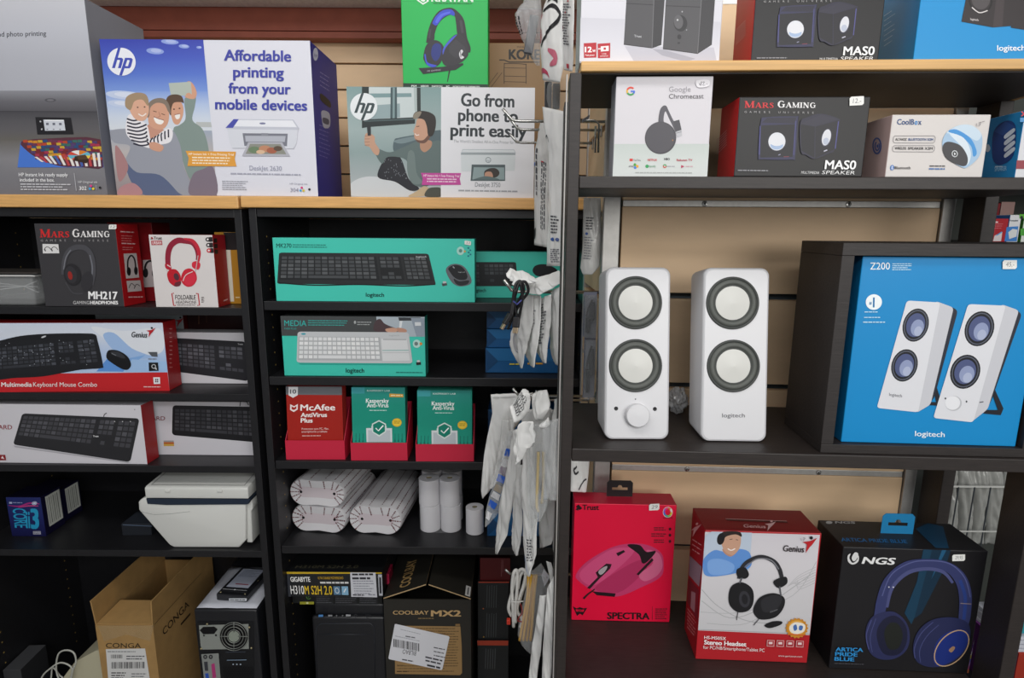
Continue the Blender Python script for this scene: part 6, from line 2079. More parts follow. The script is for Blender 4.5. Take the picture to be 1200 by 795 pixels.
c = rcarton('speaker_carton', 'blue carton with dark speakers, cut by the upper right corner of the picture', (1069.9, 72), 1285, -66, .09, 'top', inset=.006, cols=['0f8ccb', '0b6da0', '0c78b0', '0f8ccb'])
X = lambda x: 830 + x / 3.243
Y = lambda y: y / 3.2455
T = lambda Q: [(X(x), Y(y)) for x, y in Q]
H = c.hit('F')
a = Art(H)
a.poly(T([(990, -60), (962, 82), (1082, 104), (1160, 98), (1200, -60)]), '2c2628'); a.poly(T([(1082, 104), (1100, -60), (1130, -60), (1118, 101)]), '3d3537'); a.poly(T([(1165, 20), (1150, 105), (1260, 122), (1300, -60), (1180, -60)]), '2c2628'); a.poly(T([(1210, 112), (1230, -60), (1300, -60), (1260, 122)]), '3a3234')
a.ring(X(1035), Y(0), 13, 15, 2, '0f0e10', rot=-8); a.ell(X(1036), Y(-6), 11, 13, '4b4648'); a.curve(T([(1002, 28), (1030, 48), (1062, 40)]), 1.2, 'd6d0d0'); a.text('logitech', X(996), Y(76), X(1027), 2.4, 'd9d3d3', y1=Y(80), bold=.01)
a.done('speaker_picture', c.root)
a = Art(H)
a.text('logitech', X(1098), Y(193), X(1204), 6.4, 'eef4f8', y1=Y(192), bold=.015)
a.done('brand_lettering', c.root)
a = Art(c.hit('L'))
for k in range(7):
    a.greek(X(668), Y(60 + k * 19), X(712), 1, 3, 'a9d0e8', .7, seed=k, y1=Y(30 + k * 19), ragged=.4)
a.done('side_print', c.root)

# --- second row
X = lambda x: 660 + x / 3.6125
Y = lambda y: y / 3.6136
T = lambda Q: [(X(x), Y(y)) for x, y in Q]
c = rcarton('streaming_carton', 'small white square carton with a round grey media dongle, left end of the second row', (717.8, 206), 828.6, 89.6, .05, 'a', cols=['d0cdd2', 'b9b7bc', 'a9abb6', 'c2c0c5'])
q = T([(218, 318), (635, 320), (609, 744), (208, 745)])
W = warp(c, q)
a = Art(W)
a.grad(*T([(213, 608), (617, 607), (609, 744), (208, 745)]), ['bcc4c0', 'c6ccc9', 'ccd0ce'])
a.done('lower_band', c.root)
a = Art(W)
for a0, a1, cc in ((200, 318, 'd94a3a'), (150, 200, 'e0b030'), (40, 150, '3f9a54'), (0, 40, '4a6fd0')):
    a.ring(X(281), Y(382), 4.3, 4.3, 2, cc, a0=a0, a1=a1, n=14)
a.line(T([(281, 383), (299, 383)]), 1.8, '4a6fd0')
a.text('Google', X(445), Y(386), X(537), 6, '9b989e'); a.text('Chromecast', X(445), Y(415), X(592), 5.4, '4d4a4f')
a.done('brand_lettering', c.root)
a = Art(W)
a.smooth(T([(402, 520), (406, 470), (418, 448), (434, 446), (446, 470), (470, 515), (490, 520), (492, 540), (478, 560), (462, 530), (440, 490), (432, 470), (426, 520)]), '55535a'); a.smooth(T([(424, 512), (430, 470), (446, 500), (462, 535), (446, 530)]), 'ccc9ce')
a.poly(T([(464, 512), (490, 505), (500, 548), (476, 558)]), '4a484e'); a.poly(T([(476, 556), (500, 548), (502, 572), (480, 580)]), 'b9b9be'); a.line(T([(478, 562), (500, 556)]), .7, '77777c')
a.ell(X(411), Y(582), 18.4, 19, '3f3d43', n=40); a.ell(X(409), Y(580), 17.2, 18, '4c4a50', n=40); a.ell(X(463), Y(592), .5, .8, 'c9863a')
a.done('dongle_picture', c.root)
a = Art(W)
for x, y, cc, s_, tc in ((280, 676, 'd0342e', 'YouTube', '3d3a3f'), (357, 676, None, 'NETFLIX', 'c2343a'), (427, 672, None, 'HBO', '2a282c'), (480, 676, None, 'Rakuten TV', 'b23a4a')):
    if cc:
        a.poly(T([(x, y - 6), (x + 14, y - 6), (x + 14, y + 5), (x, y + 5)]), cc); a.text(s_, X(x + 16), Y(y + 4), X(x + 47), 2.2, tc)
    else:
        a.text(s_, X(x), Y(y + 4), X(x + (66 if 'R' == s_[0] else 40 if 'N' == s_[0] else 24)), 2.5, tc, bold=.03)
a.text('ATRES', X(276), Y(706), X(298), 1.8, '4d4a50'); a.ell(X(303), Y(696), 1.6, 1.8, '4a9a3a'); a.ell(X(313), Y(702), 1.7, 1.7, 'e0a02a'); a.ell(X(304), Y(708), 1.6, 1.6, '3a7ad0')
a.ell(X(355), Y(702), 2, 2, '2f9a58'); a.text('Spotify', X(363), Y(706), X(392), 2.4, '5a9a70'); a.ring(X(430), Y(701), 1.6, 1.6, 1.2, 'c9563a', a0=0, a1=200); a.ring(X(430), Y(701), 1.6, 1.6, 1.2, '4a9a5a', a0=200, a1=360); a.greek(X(440), Y(700), X(472), 1, 2, 'a9a7ac', 1.1, ragged=0); a.poly(T([(499, 696), (514, 702), (499, 710)]), 'b23a5a'); a.greek(X(518), Y(700), X(548), 1, 2, 'c9a0a8', 1.1, ragged=0)
a.greek(X(305), Y(727), X(545), 1, 2, 'a3a6a4', 1.1, ragged=0)
a.done('service_marks', c.root)
a = Art(W, .0012)
a.smooth(T([(562, 340), (612, 338), (614, 362), (580, 370), (562, 364)]), 'e4e2e6'); a.curve(T([(572, 350), (576, 360), (582, 344), (580, 362)]), .7, '8b888e'); a.curve(T([(585, 348), (594, 346), (588, 360), (598, 359)]), .7, '8b888e'); a.line(T([(602, 355), (608, 355)]), .7, '8b888e')
a.done('price_sticker', c.root)

c = rcarton('speaker_carton', 'black and red carton with two cube speakers, second row under the pine top', (859.4, 204.8), 1010, 113.5, .075, 'a', cols=RB)
mas(c, -72, 418, True, [(864, 114.7), (1016.5, 112.5), (1009.8, 203.6), (859.3, 205)])
sticker(c, 995.6, 113.4, 1012.4, 124, '12.-', skew=-.8)

X = lambda x: 830 + x / 3.243
Y = lambda y: y / 3.2455
T = lambda Q: [(X(x), Y(y)) for x, y in Q]
c = rcarton('speaker_carton', 'cream carton with a small blue and silver round speaker, right of the cube speakers', (1037, 203.8), 1150.8, 134.4, .075, 'a', cols=['d0cbc8', 'b9b4b2', 'c4a9a6', 'dcd8d5'])
q = T([(683, 437), (1063, 435), (1040, 660), (671, 662)])
W = warp(c, q)
a = Art(W)
a.text('CoolB', X(702), Y(473), X(768), 6, '2a4a7c', bold=.02); a.text('o', X(770), Y(473), X(781), 6, '2f86c9', bold=.03); a.text('x', X(783), Y(473), X(796), 6, '2a4a7c', bold=.02)
for y0, y1, s1, s2 in ((514, 539, 'ALTAVOZ', 'BLUETOOTH X2M'), (549, 571, 'WIRELESS', 'SPEAKER X2M')):
    P_ = [(697, y0), (848, y0 - 1), (853, y0 + 6), (851, y1 - 5), (846, y1), (697, y1), (692, y1 - 6), (692, y0 + 6), (697, y0)]
    a.line(T(P_), .6, '8a8688'); a.text(s1, X(700), Y(y1 - 8), X(744), 2.7, '3a3638', bold=.02); a.text(s2, X(750), Y(y1 - 8), X(845), 2.7, '2f4f86' if y0 < 530 else '3a3638', bold=.02)
a.ell(X(695), Y(628), 2.2, 3, '2f6fb8'); a.line(T([(692, 624), (698, 632), (695, 636), (695, 620), (698, 624), (692, 632)]), .4, 'e9e9ee'); a.text('Bluetooth', X(704), Y(633), X(765), 3, '3a3638', bold=.01)
a.greek(X(838), Y(619), X(896), 1, 2, '4a4648', 1.2, ragged=0); a.greek(X(836), Y(629), X(896), 1, 2, '3a6aa8', 1.4, ragged=0)
a.done('title_lettering', c.root)
a = Art(W)
a.smooth(T([(880, 540), (895, 500), (940, 475), (990, 476), (1026, 505), (1032, 550), (1020, 590), (985, 622), (960, 625), (900, 590)]), '9fbcd6', 6)
a.smooth(T([(895, 500), (940, 475), (990, 476), (1026, 505), (1010, 530), (960, 505), (915, 505)]), 'c2d4e2'); a.smooth(T([(900, 498), (930, 490), (985, 520), (1010, 560), (1012, 580), (1000, 585), (990, 550), (950, 515)]), '3f8fcf'); a.smooth(T([(905, 505), (960, 520), (990, 570), (985, 610), (965, 615), (960, 560)]), 'd2dde6')
a.smooth(T([(884, 545), (905, 534), (950, 548), (978, 585), (978, 615), (955, 620), (905, 598), (885, 570)]), '3b3a3e', 6); a.ell(X(930), Y(577), 4.2, 4.6, '18181a', rot=-30); a.ring(X(930), Y(577), 3, 3.4, 1, 'c9ccd0', rot=-30); a.poly(T([(926, 572), (934, 576), (930, 584)]), 'e4e6ea')
a.done('speaker_picture', c.root)
a = Art(W, .0012); a.curve(T([(1005, 468), (1008, 478)]), .7, '8b8688'); a.curve(T([(1014, 466), (1022, 464), (1016, 478)]), .7, '8b8688'); a.line(T([(1026, 462), (1036, 460)]), .7, '8b8688'); a.done('price_mark', c.root)
a = Art(c.hit('L'))
a.ring(X(641), Y(555), 4.6, 9, 1.6, '3a5a9c', a0=20, a1=380); a.ring(X(642), Y(556), 2.4, 5, 1.3, '3a5a9c', a0=-40, a1=250); a.ell(X(643), Y(556), 1, 2, '3a5a9c')
a.done('spiral_mark', c.root)

c = rcarton('speaker_carton', 'blue-sided white carton with a finned blue device, right end of the second row', (1189, 202), 1258, 129, .066, 'a', inset=.012, cols=['cfd0d4', 'b0b1b6', '1f86c2', 'd5d6da'])
a = Art(c.hit('L'))
a.smooth(T([(1085, 500), (1130, 460), (1168, 480), (1160, 590), (1110, 628), (1080, 600)]), '1f3f7c', 4); a.poly(T([(1085, 500), (1130, 462), (1168, 482), (1120, 515)]), '2a4f90')
for k in range(4):
    a.smooth(T([(1126, 515 + k * 24), (1160, 488 + k * 24), (1164, 500 + k * 24), (1130, 528 + k * 24)]), 'd2dbe6')
a.smooth(T([(1054, 560), (1064, 548), (1072, 565), (1064, 578), (1054, 574)]), 'c6d2de'); a.greek(X(1090), Y(632), X(1120), 1, 2, 'd9e6f0', 1, ragged=0); a.text('SPEAKER', X(1088), Y(652), X(1134), 5, '9fd0ee', y1=Y(648), bold=.02)
a.done('device_picture', c.root)
a = Art(c.hit('F'))
a.line([(1197, 131), (1204, 136)], 1.6, 'b9303a'); a.line([(1204, 131), (1197, 136)], 1.6, 'b9303a'); a.poly([(1195.6, 138), (1204, 138), (1204, 143), (1195.4, 143)], '4f8fc4'); a.poly([(1191.5, 188), (1202, 188), (1202, 198), (1190.6, 198)], '8c3a44')
a.done('front_print', c.root)

# --- third row: a pair of white speakers leaning back
X = lambda x: 660 + x / 2.2075
Y = lambda y: 200 + y / 2.2083
SPW = mat('satin_white_plastic', 'd0d0d3', .35)
RUB = mat('grey_speaker_surround', '565955', .6)
RUBD = mat('dark_speaker_surround', '3a3d3b', .55)
CONE = mat('white_speaker_cone', 'cfcfca', .45)
def rounded(w, h, r, n=8):
    P = []
    for cx, cz, a0 in ((w - r, r, -90), (w - r, h - r, 0), (r, h - r, 90), (r, r, 180)):
        for k in range(n + 1):
            an = math.radians(a0 + 90 * k / n)
            P.append((cx + r * math.cos(an), cz + r * math.sin(an)))
    return P
def speaker(label, bl, br, ty, drivers, yaw):
    P = at_z(bl[0], bl[1], RZ['b'] + LIFT)
    tilt = -math.radians(9.5)
    yw = math.radians(yaw)
    M = frame(P, yw, tilt)
    w = solve(P, M.to_3x3() @ V((1, 0, 0)), px=br)
    h = solve(P, M.to_3x3() @ V((0, 0, 1)), py=ty)
    t = thing('desk_speaker', label, 'speaker', M, 'pair of white desk speakers')
    c = Carton(M, w, .07, h); c.root = t
    r = .012
    d = .062
    m = MB()
    rings = []
    for ins, yy in ((.0035, 0), (.0012, .0012), (0, .004), (0, d)):
        rings.append([(x, yy, z) for x, z in [(w / 2 + (x - w / 2) * (1 - 2 * ins / w), h / 2 + (z - h / 2) * (1 - 2 * ins / h)) for x, z in rounded(w, h, r)]])
    n = len(rings[0])
    tn = math.tan(-tilt)
    lev = lambda x, y, z: (x, y, z + (y * tn + .0003) * max(0.0, 1 - z / (h * .5)))
    vs = [lev(*p) for q in rings for p in q]
    fs = [[j * n + i, j * n + (i + 1) % n, (j + 1) * n + (i + 1) % n, (j + 1) * n + i] for j in range(3) for i in range(n)]
    fs.append(list(range(n)))
    m.add(vs, fs, SPW)
    recalc(m.build('cabinet', t, smooth=True, angle=40))
    m = MB()
    q = rounded(w - .006, h - .006, r - .002)
    # lower rear edge cut so that the leaning cabinet clears the shelf
    cut = .075 * math.sin(-tilt) + .004
    m.prism([(x + .003, z + .003) for x, z in q], d + .0003, d + .010, mat('dark_speaker_back', '2b2c30', .4))
    m.v = [lev(*p) for p in m.v]
    recalc(m.build('back_shell', t))
    H = c.hit('F')
    for i, (px, py) in enumerate(drivers):
        o = H(px, py)
        R = solve_r(M @ o, M, px, 31.2)
        T_ = Matrix.Translation(o) @ Matrix.Rotation(math.pi / 2, 4, 'X')
        m = MB()
        m.lathe([(R * 1.0, 0.0002), (R * .985, .0018), (R * .93, .0024), (R * .90, .0006)], RUBD, 56, T_)
        m.lathe([(R * .90, .0006), (R * .87, .0022), (R * .80, .0036), (R * .73, .0026), (R * .70, .0008)], RUB, 56, T_)
        m.lathe([(R * .70, .0008), (R * .665, .0016), (R * .64, .0004)], RUBD, 56, T_)
        dr = m.build('driver', t, smooth=True)
        m = MB()
        m.lathe([(R * .64, .0005), (R * .60, .0008), (R * .45, .0012), (R * .2, .0030), (0, .0036)], CONE, 48, T_)
        m.build('cone', dr, smooth=True)
    m = MB()
    m.tube([(w * .25, d + .012, h * .5), (w * .25, d + .012 + (h * .38) * .30, (d + .012 + h * .114) * tn + .0045)], .003, DARK, 8)
    m.tube([(w * .75, d + .012, h * .5), (w * .75, d + .012 + (h * .38) * .30, (d + .012 + h * .114) * tn + .0045)], .003, DARK, 8)
    m.build('stand', t)
    return c, t, H, w, h, M
def solve_r(Pw, M, px, rpx):
    return abs(solve(Pw, M.to_3x3() @ V((1, 0, 0)), px=px + rpx))
c, t, H, w, h, M = speaker('white desk speaker with a round volume knob, left of the pair', (708, 516), 784, 313, [(744.7, 355), (744.7, 428.8)], 0.5)
m = MB()
o = H(746, 486.3)
R = solve_r(M @ o, M, 746, 13.8)
T_ = Matrix.Translation(o) @ Matrix.Rotation(math.pi / 2, 4, 'X')
m.lathe([(R * 1.06, 0), (R * 1.06, .0008), (R, .001), (R, .009), (R * .93, .0108), (0, .0112)], SPW, 40, T_)
m.build('volume_knob', t, smooth=True, angle=30)
for px, py in ((722, 479), (767.4, 479.5)):
    m = MB(); m.lathe([(0, .0006), (.0018, .0006), (.0024, .0012), (.003, .0002)], DARK, 16, Matrix.Translation(H(px, py)) @ Matrix.Rotation(math.pi / 2, 4, 'X')); m.build('jack_socket', t, smooth=True)
m = MB(); m.lathe([(0, .0006), (.0008, .0006), (.001, 0)], DARK, 10, Matrix.Translation(H(744.7, 468)) @ Matrix.Rotation(math.pi / 2, 4, 'X')); m.build('indicator', t)
c, t, H, w, h, M = speaker('white desk speaker without knob, right of the pair, name printed low on its front', (821.2, 518), 898.6, 313.6, [(858.4, 355.4), (859.3, 429.2)], -1.0)
a = Art(H); a.text('logitech', X(411), Y(639), X(470), 4.6, '66666b', bold=.008); a.done('brand_lettering', t, 'small grey lettering')

# crumpled clear bag behind them
P = at_z(797, 488, RZ['b'])
t = thing('plastic_bag', 'crumpled clear plastic bag on the shelf between the two white speakers', 'plastic bag', base(P + V((0, .02, LIFT))))
m = MB()
bm = bmesh.new()
bmesh.ops.create_icosphere(bm, subdivisions=4, radius=1)
for v in bm.verts:
    n_ = noise.noise(v.co * 2.3) * .30 + noise.noise(v.co * 5.1 + V((3, 1, 2))) * .20 + abs(noise.noise(v.co * 9 + V((1, 7, 2)))) * .16
    s_ = 1 + n_ - .1
    v.co = V((v.co.x * .017 * s_, v.co.y * .02 * s_, max(0.0, .021 + v.co.z * .0225 * s_)))
m.bm(bm, film('crumpled_film', 'b9babb', .35, .12))
m.build('film', t, smooth=False)

# black cube frame with the blue speaker carton
fy = rky(961, 531, .006)
P = at_yz(961.2, fy, RZ['b'] + LIFT)
ux = V((math.cos(YAWR), math.sin(YAWR), 0))
w = solve(P, ux, px=1211)
h = solve(P, V((0, 0, 1)), py=284.7)
M = frame(P, YAWR)
t = thing('cube_frame', 'dark wooden cube frame open at the front, framing the blue speaker carton', 'cube shelf', M)
FR = mat('dark_frame_wood', '262120', .55, noise_scale=30, noise_amt=.3, stretch=(1, 6, 14), bump=.1)
th, d = .0165, .125
thb = .0125
for lo, hi, nm in (((0, 0, 0), (w, d, thb), 'bottom_board'), ((0, 0, h - th), (w, d, h), 'top_board'), ((0, 0.0002, thb + .0002), (th, d, h - th - .0002), 'side_board'), ((w - th, .0002, thb + .0002), (w, d, h - th - .0002), 'side_board'), ((th + .0003, d - .006, thb + .0003), (w - th - .0003, d - .001, h - th - .0003), 'back_board')):
    m = MB(); m.box(lo, hi, FR, bev=.0006); m.build(nm, t)
fz = P.z + thb
X = lambda x: 900 + x / 2.2075
Y = lambda y: 200 + y / 2.2083
T = lambda Q: [(X(x), Y(y)) for x, y in Q]
c = carton('speaker_carton', 'bright blue carton picturing two white speakers, standing inside the dark cube frame', 'box', (985.5, 521), 1190, 300.5, .085, y=fy + .008, z=fz, yaw=YD - .6, cols=['0e87c6', '0b6a9c', '0f7ab4', '0e87c6'])
fix = (M.inverted() @ c.M.translation).x
H = warp(c, T([(236, 222), (690, 228), (640, 718), (187, 710)]))
a = Art(H)
a.text('Z200', X(254), Y(255), X(303), 7.8, 'eaf2f6', bold=.005); a.greek(X(309), Y(240), X(358), 4, 2.2, 'bfe0f0', .9); a.text('10', X(648), Y(257), X(676), 7.4, 'eaf2f6', bold=.005)
a.text('logitech', X(379), Y(691), X(456), 6.2, 'eaf2f6', y1=Y(693), bold=.012)
a.done('title_lettering', c.root, 'white lettering')
a = Art(H)
a.ell(X(265), Y(337), 9.2, 9, 'eef4f6'); a.text('1', X(263), Y(350), None, 11, '0e6ea6', bold=.03); a.text('#', X(253), Y(343), X(260), 3.4, '0e6ea6', bold=.03); a.greek(X(242), Y(361), X(275), 1, 3, 'bfe0f0', 1, ragged=0); a.greek(X(241), Y(375), X(282), 1, 3, 'bfe0f0', 1, ragged=0); a.greek(X(239), Y(387), X(294), 1, 3, 'bfe0f0', 1.2, ragged=0)
a.done('number_badge', c.root)
a = Art(H)
def pic(front, side, back, stand, drv, knob=None):
    a.poly(T(stand), '20222a'); a.rpoly(T(back), 5, '2a2d38')
    a.rpoly(T(side), 4, 'c6c7cd'); a.rpoly(T(front), 4, 'dadbe0')
    for x, y, rx, ry in drv:
        a.ell(X(x), Y(y), rx, ry, '14161c', rot=14); a.ring(X(x), Y(y), rx * .86, ry * .88, 1.4, '565a66', rot=14); a.ell(X(x), Y(y), rx * .72, ry * .72, '4c567e', rot=14); a.ell(X(x) + 2, Y(y) + 3, rx * .5, ry * .5, '8d98ba', rot=14); a.ell(X(x) + 3, Y(y) + 7, rx * .3, ry * .3, 'a9b2cc', rot=14)
pic([(347, 333), (430, 338), (385, 626), (278, 615)], [(418, 334), (464, 351), (416, 605), (380, 628), (388, 600)], [(450, 346), (475, 357), (424, 590), (400, 612)],
    [(418, 545), (424, 540), (441, 590), (438, 608), (400, 606), (402, 598), (430, 598)], [(371, 396, 14.6, 19.6), (346, 501, 15, 19.6)])
a.text('logitech', X(309), Y(582), X(342), 3.6, '5a5c64', y1=Y(586), bold=.01)
pic([(499, 342), (592, 346), (527, 652), (424, 641)], [(580, 342), (625, 358), (562, 616), (520, 653), (530, 620)], [(612, 354), (633, 366), (568, 600), (548, 625)],
    [(566, 560), (574, 556), (602, 614), (596, 632), (552, 628), (554, 618), (588, 618)], [(530, 405, 16.4, 20.6), (500, 517, 17, 20.6)])
a.ell(X(474), Y(601), 9.6, 9.2, 'b9bac0'); a.ell(X(472), Y(600), 8.6, 8.4, 'e4e5e9'); a.ell(X(453), Y(588), 1, 1.2, '3a3c44'); a.ell(X(507), Y(596), 1, 1.2, '3a3c44'); a.line(T([(540, 598), (550, 596)]), 1.2, '55585f'); a.ell(X(505), Y(560), .6, .6, '77797f')
a.done('speaker_picture', c.root)
sticker(c, X(607), Y(232), X(644), Y(255), '45,-')

# --- fourth row
X = lambda x: 640 + x / 3
Y = lambda y: 530 + y / 3
T = lambda Q: [(X(x), Y(y)) for x, y in Q]
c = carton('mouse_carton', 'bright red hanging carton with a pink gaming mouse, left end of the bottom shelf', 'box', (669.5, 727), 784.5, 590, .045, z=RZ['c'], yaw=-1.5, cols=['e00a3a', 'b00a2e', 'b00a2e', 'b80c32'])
q = T([(82, 178), (456, 182), (433, 602), (78, 591)])
W = warp(c, q)
a = Art(W)
a.smooth(T([(93, 428), (130, 385), (210, 338), (280, 321), (350, 326), (400, 355), (409, 400), (398, 440), (330, 476), (240, 509), (160, 490), (100, 452)]), 'c23a6a', 6)
a.smooth(T([(105, 425), (200, 350), (270, 335), (300, 350), (230, 420), (150, 470)]), 'cf4d7c'); a.smooth(T([(160, 480), (240, 420), (320, 380), (350, 400), (320, 440), (245, 495)]), 'b02e5c'); a.smooth(T([(345, 345), (390, 355), (405, 400), (385, 435), (340, 455), (320, 430), (370, 390)]), 'd0648a')
a.smooth(T([(275, 326), (320, 326), (345, 350), (380, 348), (350, 385), (330, 390), (318, 360)]), '1d0f16'); a.poly(T([(235, 355), (262, 344), (268, 350), (242, 366)]), '241018'); a.poly(T([(310, 430), (366, 372), (372, 380), (318, 434)]), '241018')
a.poly(T([(132, 478), (170, 440), (162, 424), (200, 392), (220, 394), (214, 410), (176, 446), (142, 482)]), '2a141c'); a.smooth(T([(172, 420), (190, 405), (204, 402), (196, 420), (180, 432)]), 'a9a0a4')
a.poly(T([(150, 490), (236, 498), (232, 510), (168, 504)]), '1d0f16'); a.curve(T([(120, 516), (136, 500), (150, 490), (160, 482)]), [2.6, 2, 1.6, 1.4], '2a141c')
a.done('mouse_picture', c.root)
a = Art(W)
a.text('Trust', X(110), Y(201), X(170), 6, '1c0d12', bold=.03); a.poly(T([(86, 190), (96, 182), (110, 196), (100, 202)]), '1c0d12'); a.poly(T([(84, 200), (96, 192), (96, 204)]), '1c0d12')
a.text('SPECTRA', X(206), Y(587), X(360), 7.4, '1c0d12', y1=Y(590), bold=.035)
a.poly(T([(82, 542), (96, 550), (108, 545), (120, 550), (134, 548), (118, 574), (108, 568), (98, 576)]), '1c0d12'); a.poly(T([(92, 553), (124, 554), (120, 562), (96, 561)]), 'e00a3a'); a.text('GXT', X(99), Y(561), X(118), 2.2, '1c0d12', bold=.03)
a.greek(X(380), Y(552), X(426), 6, 2.3, '5c1a26', 1); a.line(T([(370, 545), (370, 592)]), .4, '5c1a26')
for k in range(3):
    a.greek(X(372 - 10 * k % 20), Y(262 + k * 22), X(420), 2, 2.6, '5c1a26', 1.2, seed=k); a.ell(X(431), Y(268 + k * 22), 1.6, 1.8, '3a121c')
a.done('title_lettering', c.root)
a = Art(W)
for k, cc in enumerate(('e0c43a', '8fc45a', '4ab0a0', '4a6fd0', '9a4ac0', 'e0408a', 'e07a3a', 'e8d8d0')):
    a.ring(X(422), Y(207), 4.4, 4.8, 2, cc, a0=k * 45, a1=k * 45 + 45, n=6)
a.ring(X(422), Y(207), 5.8, 6.2, .6, 'e6d6da'); a.greek(X(405), Y(226), X(440), 1, 2, '5c1a26', 1, ragged=0)
a.done('colour_ring', c.root)
sticker(c, X(362), Y(183), X(398), Y(206), '29', skew=-.5)
def hang_tab(c, name, x0, x1, y0, y1, m, ydepth):
    """euro-slot hanging tab standing up from the carton's top; outline in pixels"""
    F = lambda px, py: (lambda I, d: (I @ EYE) + d * ((ydepth - (I @ EYE).y) / d.y))(c.I, c.I.to_3x3() @ ray(px, py))
    A, B = F(x0, y1), F(x1, y0)
    w, h = B.x - A.x, B.z - c.h
    r = h * .14
    out = [(r + 0, h), (0, h - r), (0, 0), (w, 0), (w, h - r), (w - r, h)]
    sx0, sx1, sy0, sy1 = w * .2, w * .8, h * .40, h * .56
    hole = [(sx0, sy0), (sx1, sy0), (sx1, sy1), (w * .60, sy1), (w * .55, sy1 + h * .14), (w * .45, sy1 + h * .14), (w * .40, sy1), (sx0, sy1)]
    # plate with a slot, built as strips around the hole
    mb = MB()
    t = .0006
    def slab(P):
        vs = [(A.x + x, ydepth, c.h + z + .0006) for x, z in P]
        vs += [(x, y + t, z) for x, y, z in vs]
        n = len(P)
        mb.add(vs, [list(range(n)), list(range(2 * n - 1, n - 1, -1))] + [[(i + 1) % n, i, n + i, n + (i + 1) % n] for i in range(n)], m)
    slab([(0, 0), (w, 0), (w, sy0), (0, sy0)])
    slab([(0, sy0), (sx0, sy0), (sx0, sy1), (0, sy1)])
    slab([(sx1, sy0), (w, sy0), (w, sy1), (sx1, sy1)])
    slab([(0, sy1), (w * .4, sy1), (w * .45, sy1 + h * .14), (w * .5, sy1 + h * .14), (w * .5, h), (r, h), (0, h - r)])
    slab([(w * .5, sy1 + h * .14), (w * .55, sy1 + h * .14), (w * .6, sy1), (w, sy1), (w, h - r), (w - r, h), (w * .5, h)])
    return recalc(mb.build(name, c.root))
hang_tab(c, 'hang_tab', 711, 742, 564, 578, mat('black_tab_plastic', '171114', .4), .028)['label'] = 'black hanging tab'

c = carton('headset_carton', 'red and white carton with a black stereo headset and smiling man, bottom shelf', 'box', (815, 772.8), 945.6, 621.5, .075, z=RZ['c'], yaw=-2.4, cols=['b3222a', '7d141a', '9c1b22', '7d141a'])
q = T([(548, 270), (957, 281), (915, 740), (523, 728)])
W = warp(c, q)
a = Art(W)
a.grad(*T([(548, 276), (950, 286), (922, 640), (530, 625)]), ['d0ccd2', 'd2cfd3', 'cbc9cc', 'c6c5c8'])
a.curve(T([(540, 480), (600, 540), (700, 590), (820, 600)]), .8, 'a3a4a6'); a.curve(T([(540, 520), (640, 580), (760, 540), (930, 420)]), .9, 'aaabad'); a.curve(T([(536, 560), (680, 560), (860, 500), (940, 380)]), .7, 'b0b1b3'); a.curve(T([(560, 600), (700, 600), (820, 520)]), .6, 'a9aaac')
for k in range(7):
    a.curve(T([(840 + k * 6, 470 - k * 4), (880, 430 + k * 8), (938, 400 + k * 9)]), .6, 'b4b3b6')
a.line(T([(531, 622), (922, 636)]), .8, 'a9a3a6')
a.done('front_print', c.root)
a = Art(W, .0012)
a.poly(T([(548, 290), (570, 274), (712, 278), (706, 410), (600, 430), (542, 400)]), 'b9c6d6')
a.smooth(T([(545, 370), (580, 340), (620, 345), (670, 335), (706, 350), (708, 400), (640, 425), (560, 432), (542, 405)]), '5f8fd0'); a.smooth(T([(560, 380), (600, 370), (650, 390), (640, 420), (570, 425)]), '7aa4dc')
a.smooth(T([(610, 335), (640, 340), (660, 345), (640, 362), (618, 352)]), 'b98a72')
a.smooth(T([(604, 300), (612, 282), (640, 276), (668, 282), (674, 305), (668, 335), (648, 356), (625, 350), (610, 330)]), 'c49a82')
a.smooth(T([(600, 300), (604, 280), (625, 273), (668, 275), (676, 292), (655, 284), (625, 290), (614, 302), (608, 318)]), '2c2422'); a.ell(X(603), Y(300), 4.4, 7, '1d1b1e', rot=10); a.curve(T([(628, 334), (640, 340), (654, 334)]), 1.2, 'efe6e2'); a.line(T([(634, 302), (644, 300)]), .7, '3a2a24'); a.line(T([(656, 302), (664, 304)]), .7, '3a2a24')
a.done('man_photo', c.root)
a = Art(W, .0018)
a.curve(T([(668, 440), (676, 405), (700, 378), (745, 362), (790, 378), (812, 410), (822, 450)]), [3.6, 4, 4.4, 4.6, 4.8, 5, 4], '2d2d31'); a.curve(T([(690, 400), (730, 370), (780, 374), (808, 406)]), 1.4, '77787e')
a.smooth(T([(662, 406), (690, 400), (704, 425), (690, 440), (664, 432)]), '1e1e21'); a.smooth(T([(792, 446), (832, 432), (838, 455), (812, 472), (796, 464)]), '1e1e21')
a.smooth(T([(634, 500), (645, 465), (680, 452), (716, 475), (722, 520), (705, 552), (668, 558), (640, 535)]), '1a1a1d'); a.ell(X(690), Y(512), 6.4, 9.8, '34343a', rot=-8); a.ell(X(691), Y(512), 3.6, 6, '1e1e22', rot=-8)
a.smooth(T([(723, 540), (745, 505), (790, 490), (828, 505), (828, 540), (800, 575), (750, 584), (726, 566)]), '1d1d20'); a.smooth(T([(750, 515), (795, 496), (822, 512), (800, 548), (758, 556)]), '2c2c30'); a.text('Genius', X(780), Y(560), X(806), 1.8, '8d8d92', y1=Y(550), ital=.2)
a.line(T([(812, 466), (818, 500)]), 1.6, '55565c'); a.line(T([(680, 436), (672, 456)]), 1.6, '55565c'); a.line(T([(668, 556), (664, 586)]), .9, '3a3a3e'); a.line(T([(742, 582), (724, 604)]), .9, '3a3a3e'); a.smooth(T([(762, 604), (790, 590), (822, 590), (818, 602), (780, 614)]), '1d1d20')
a.done('headset_picture', c.root)
a = Art(W, .0014)
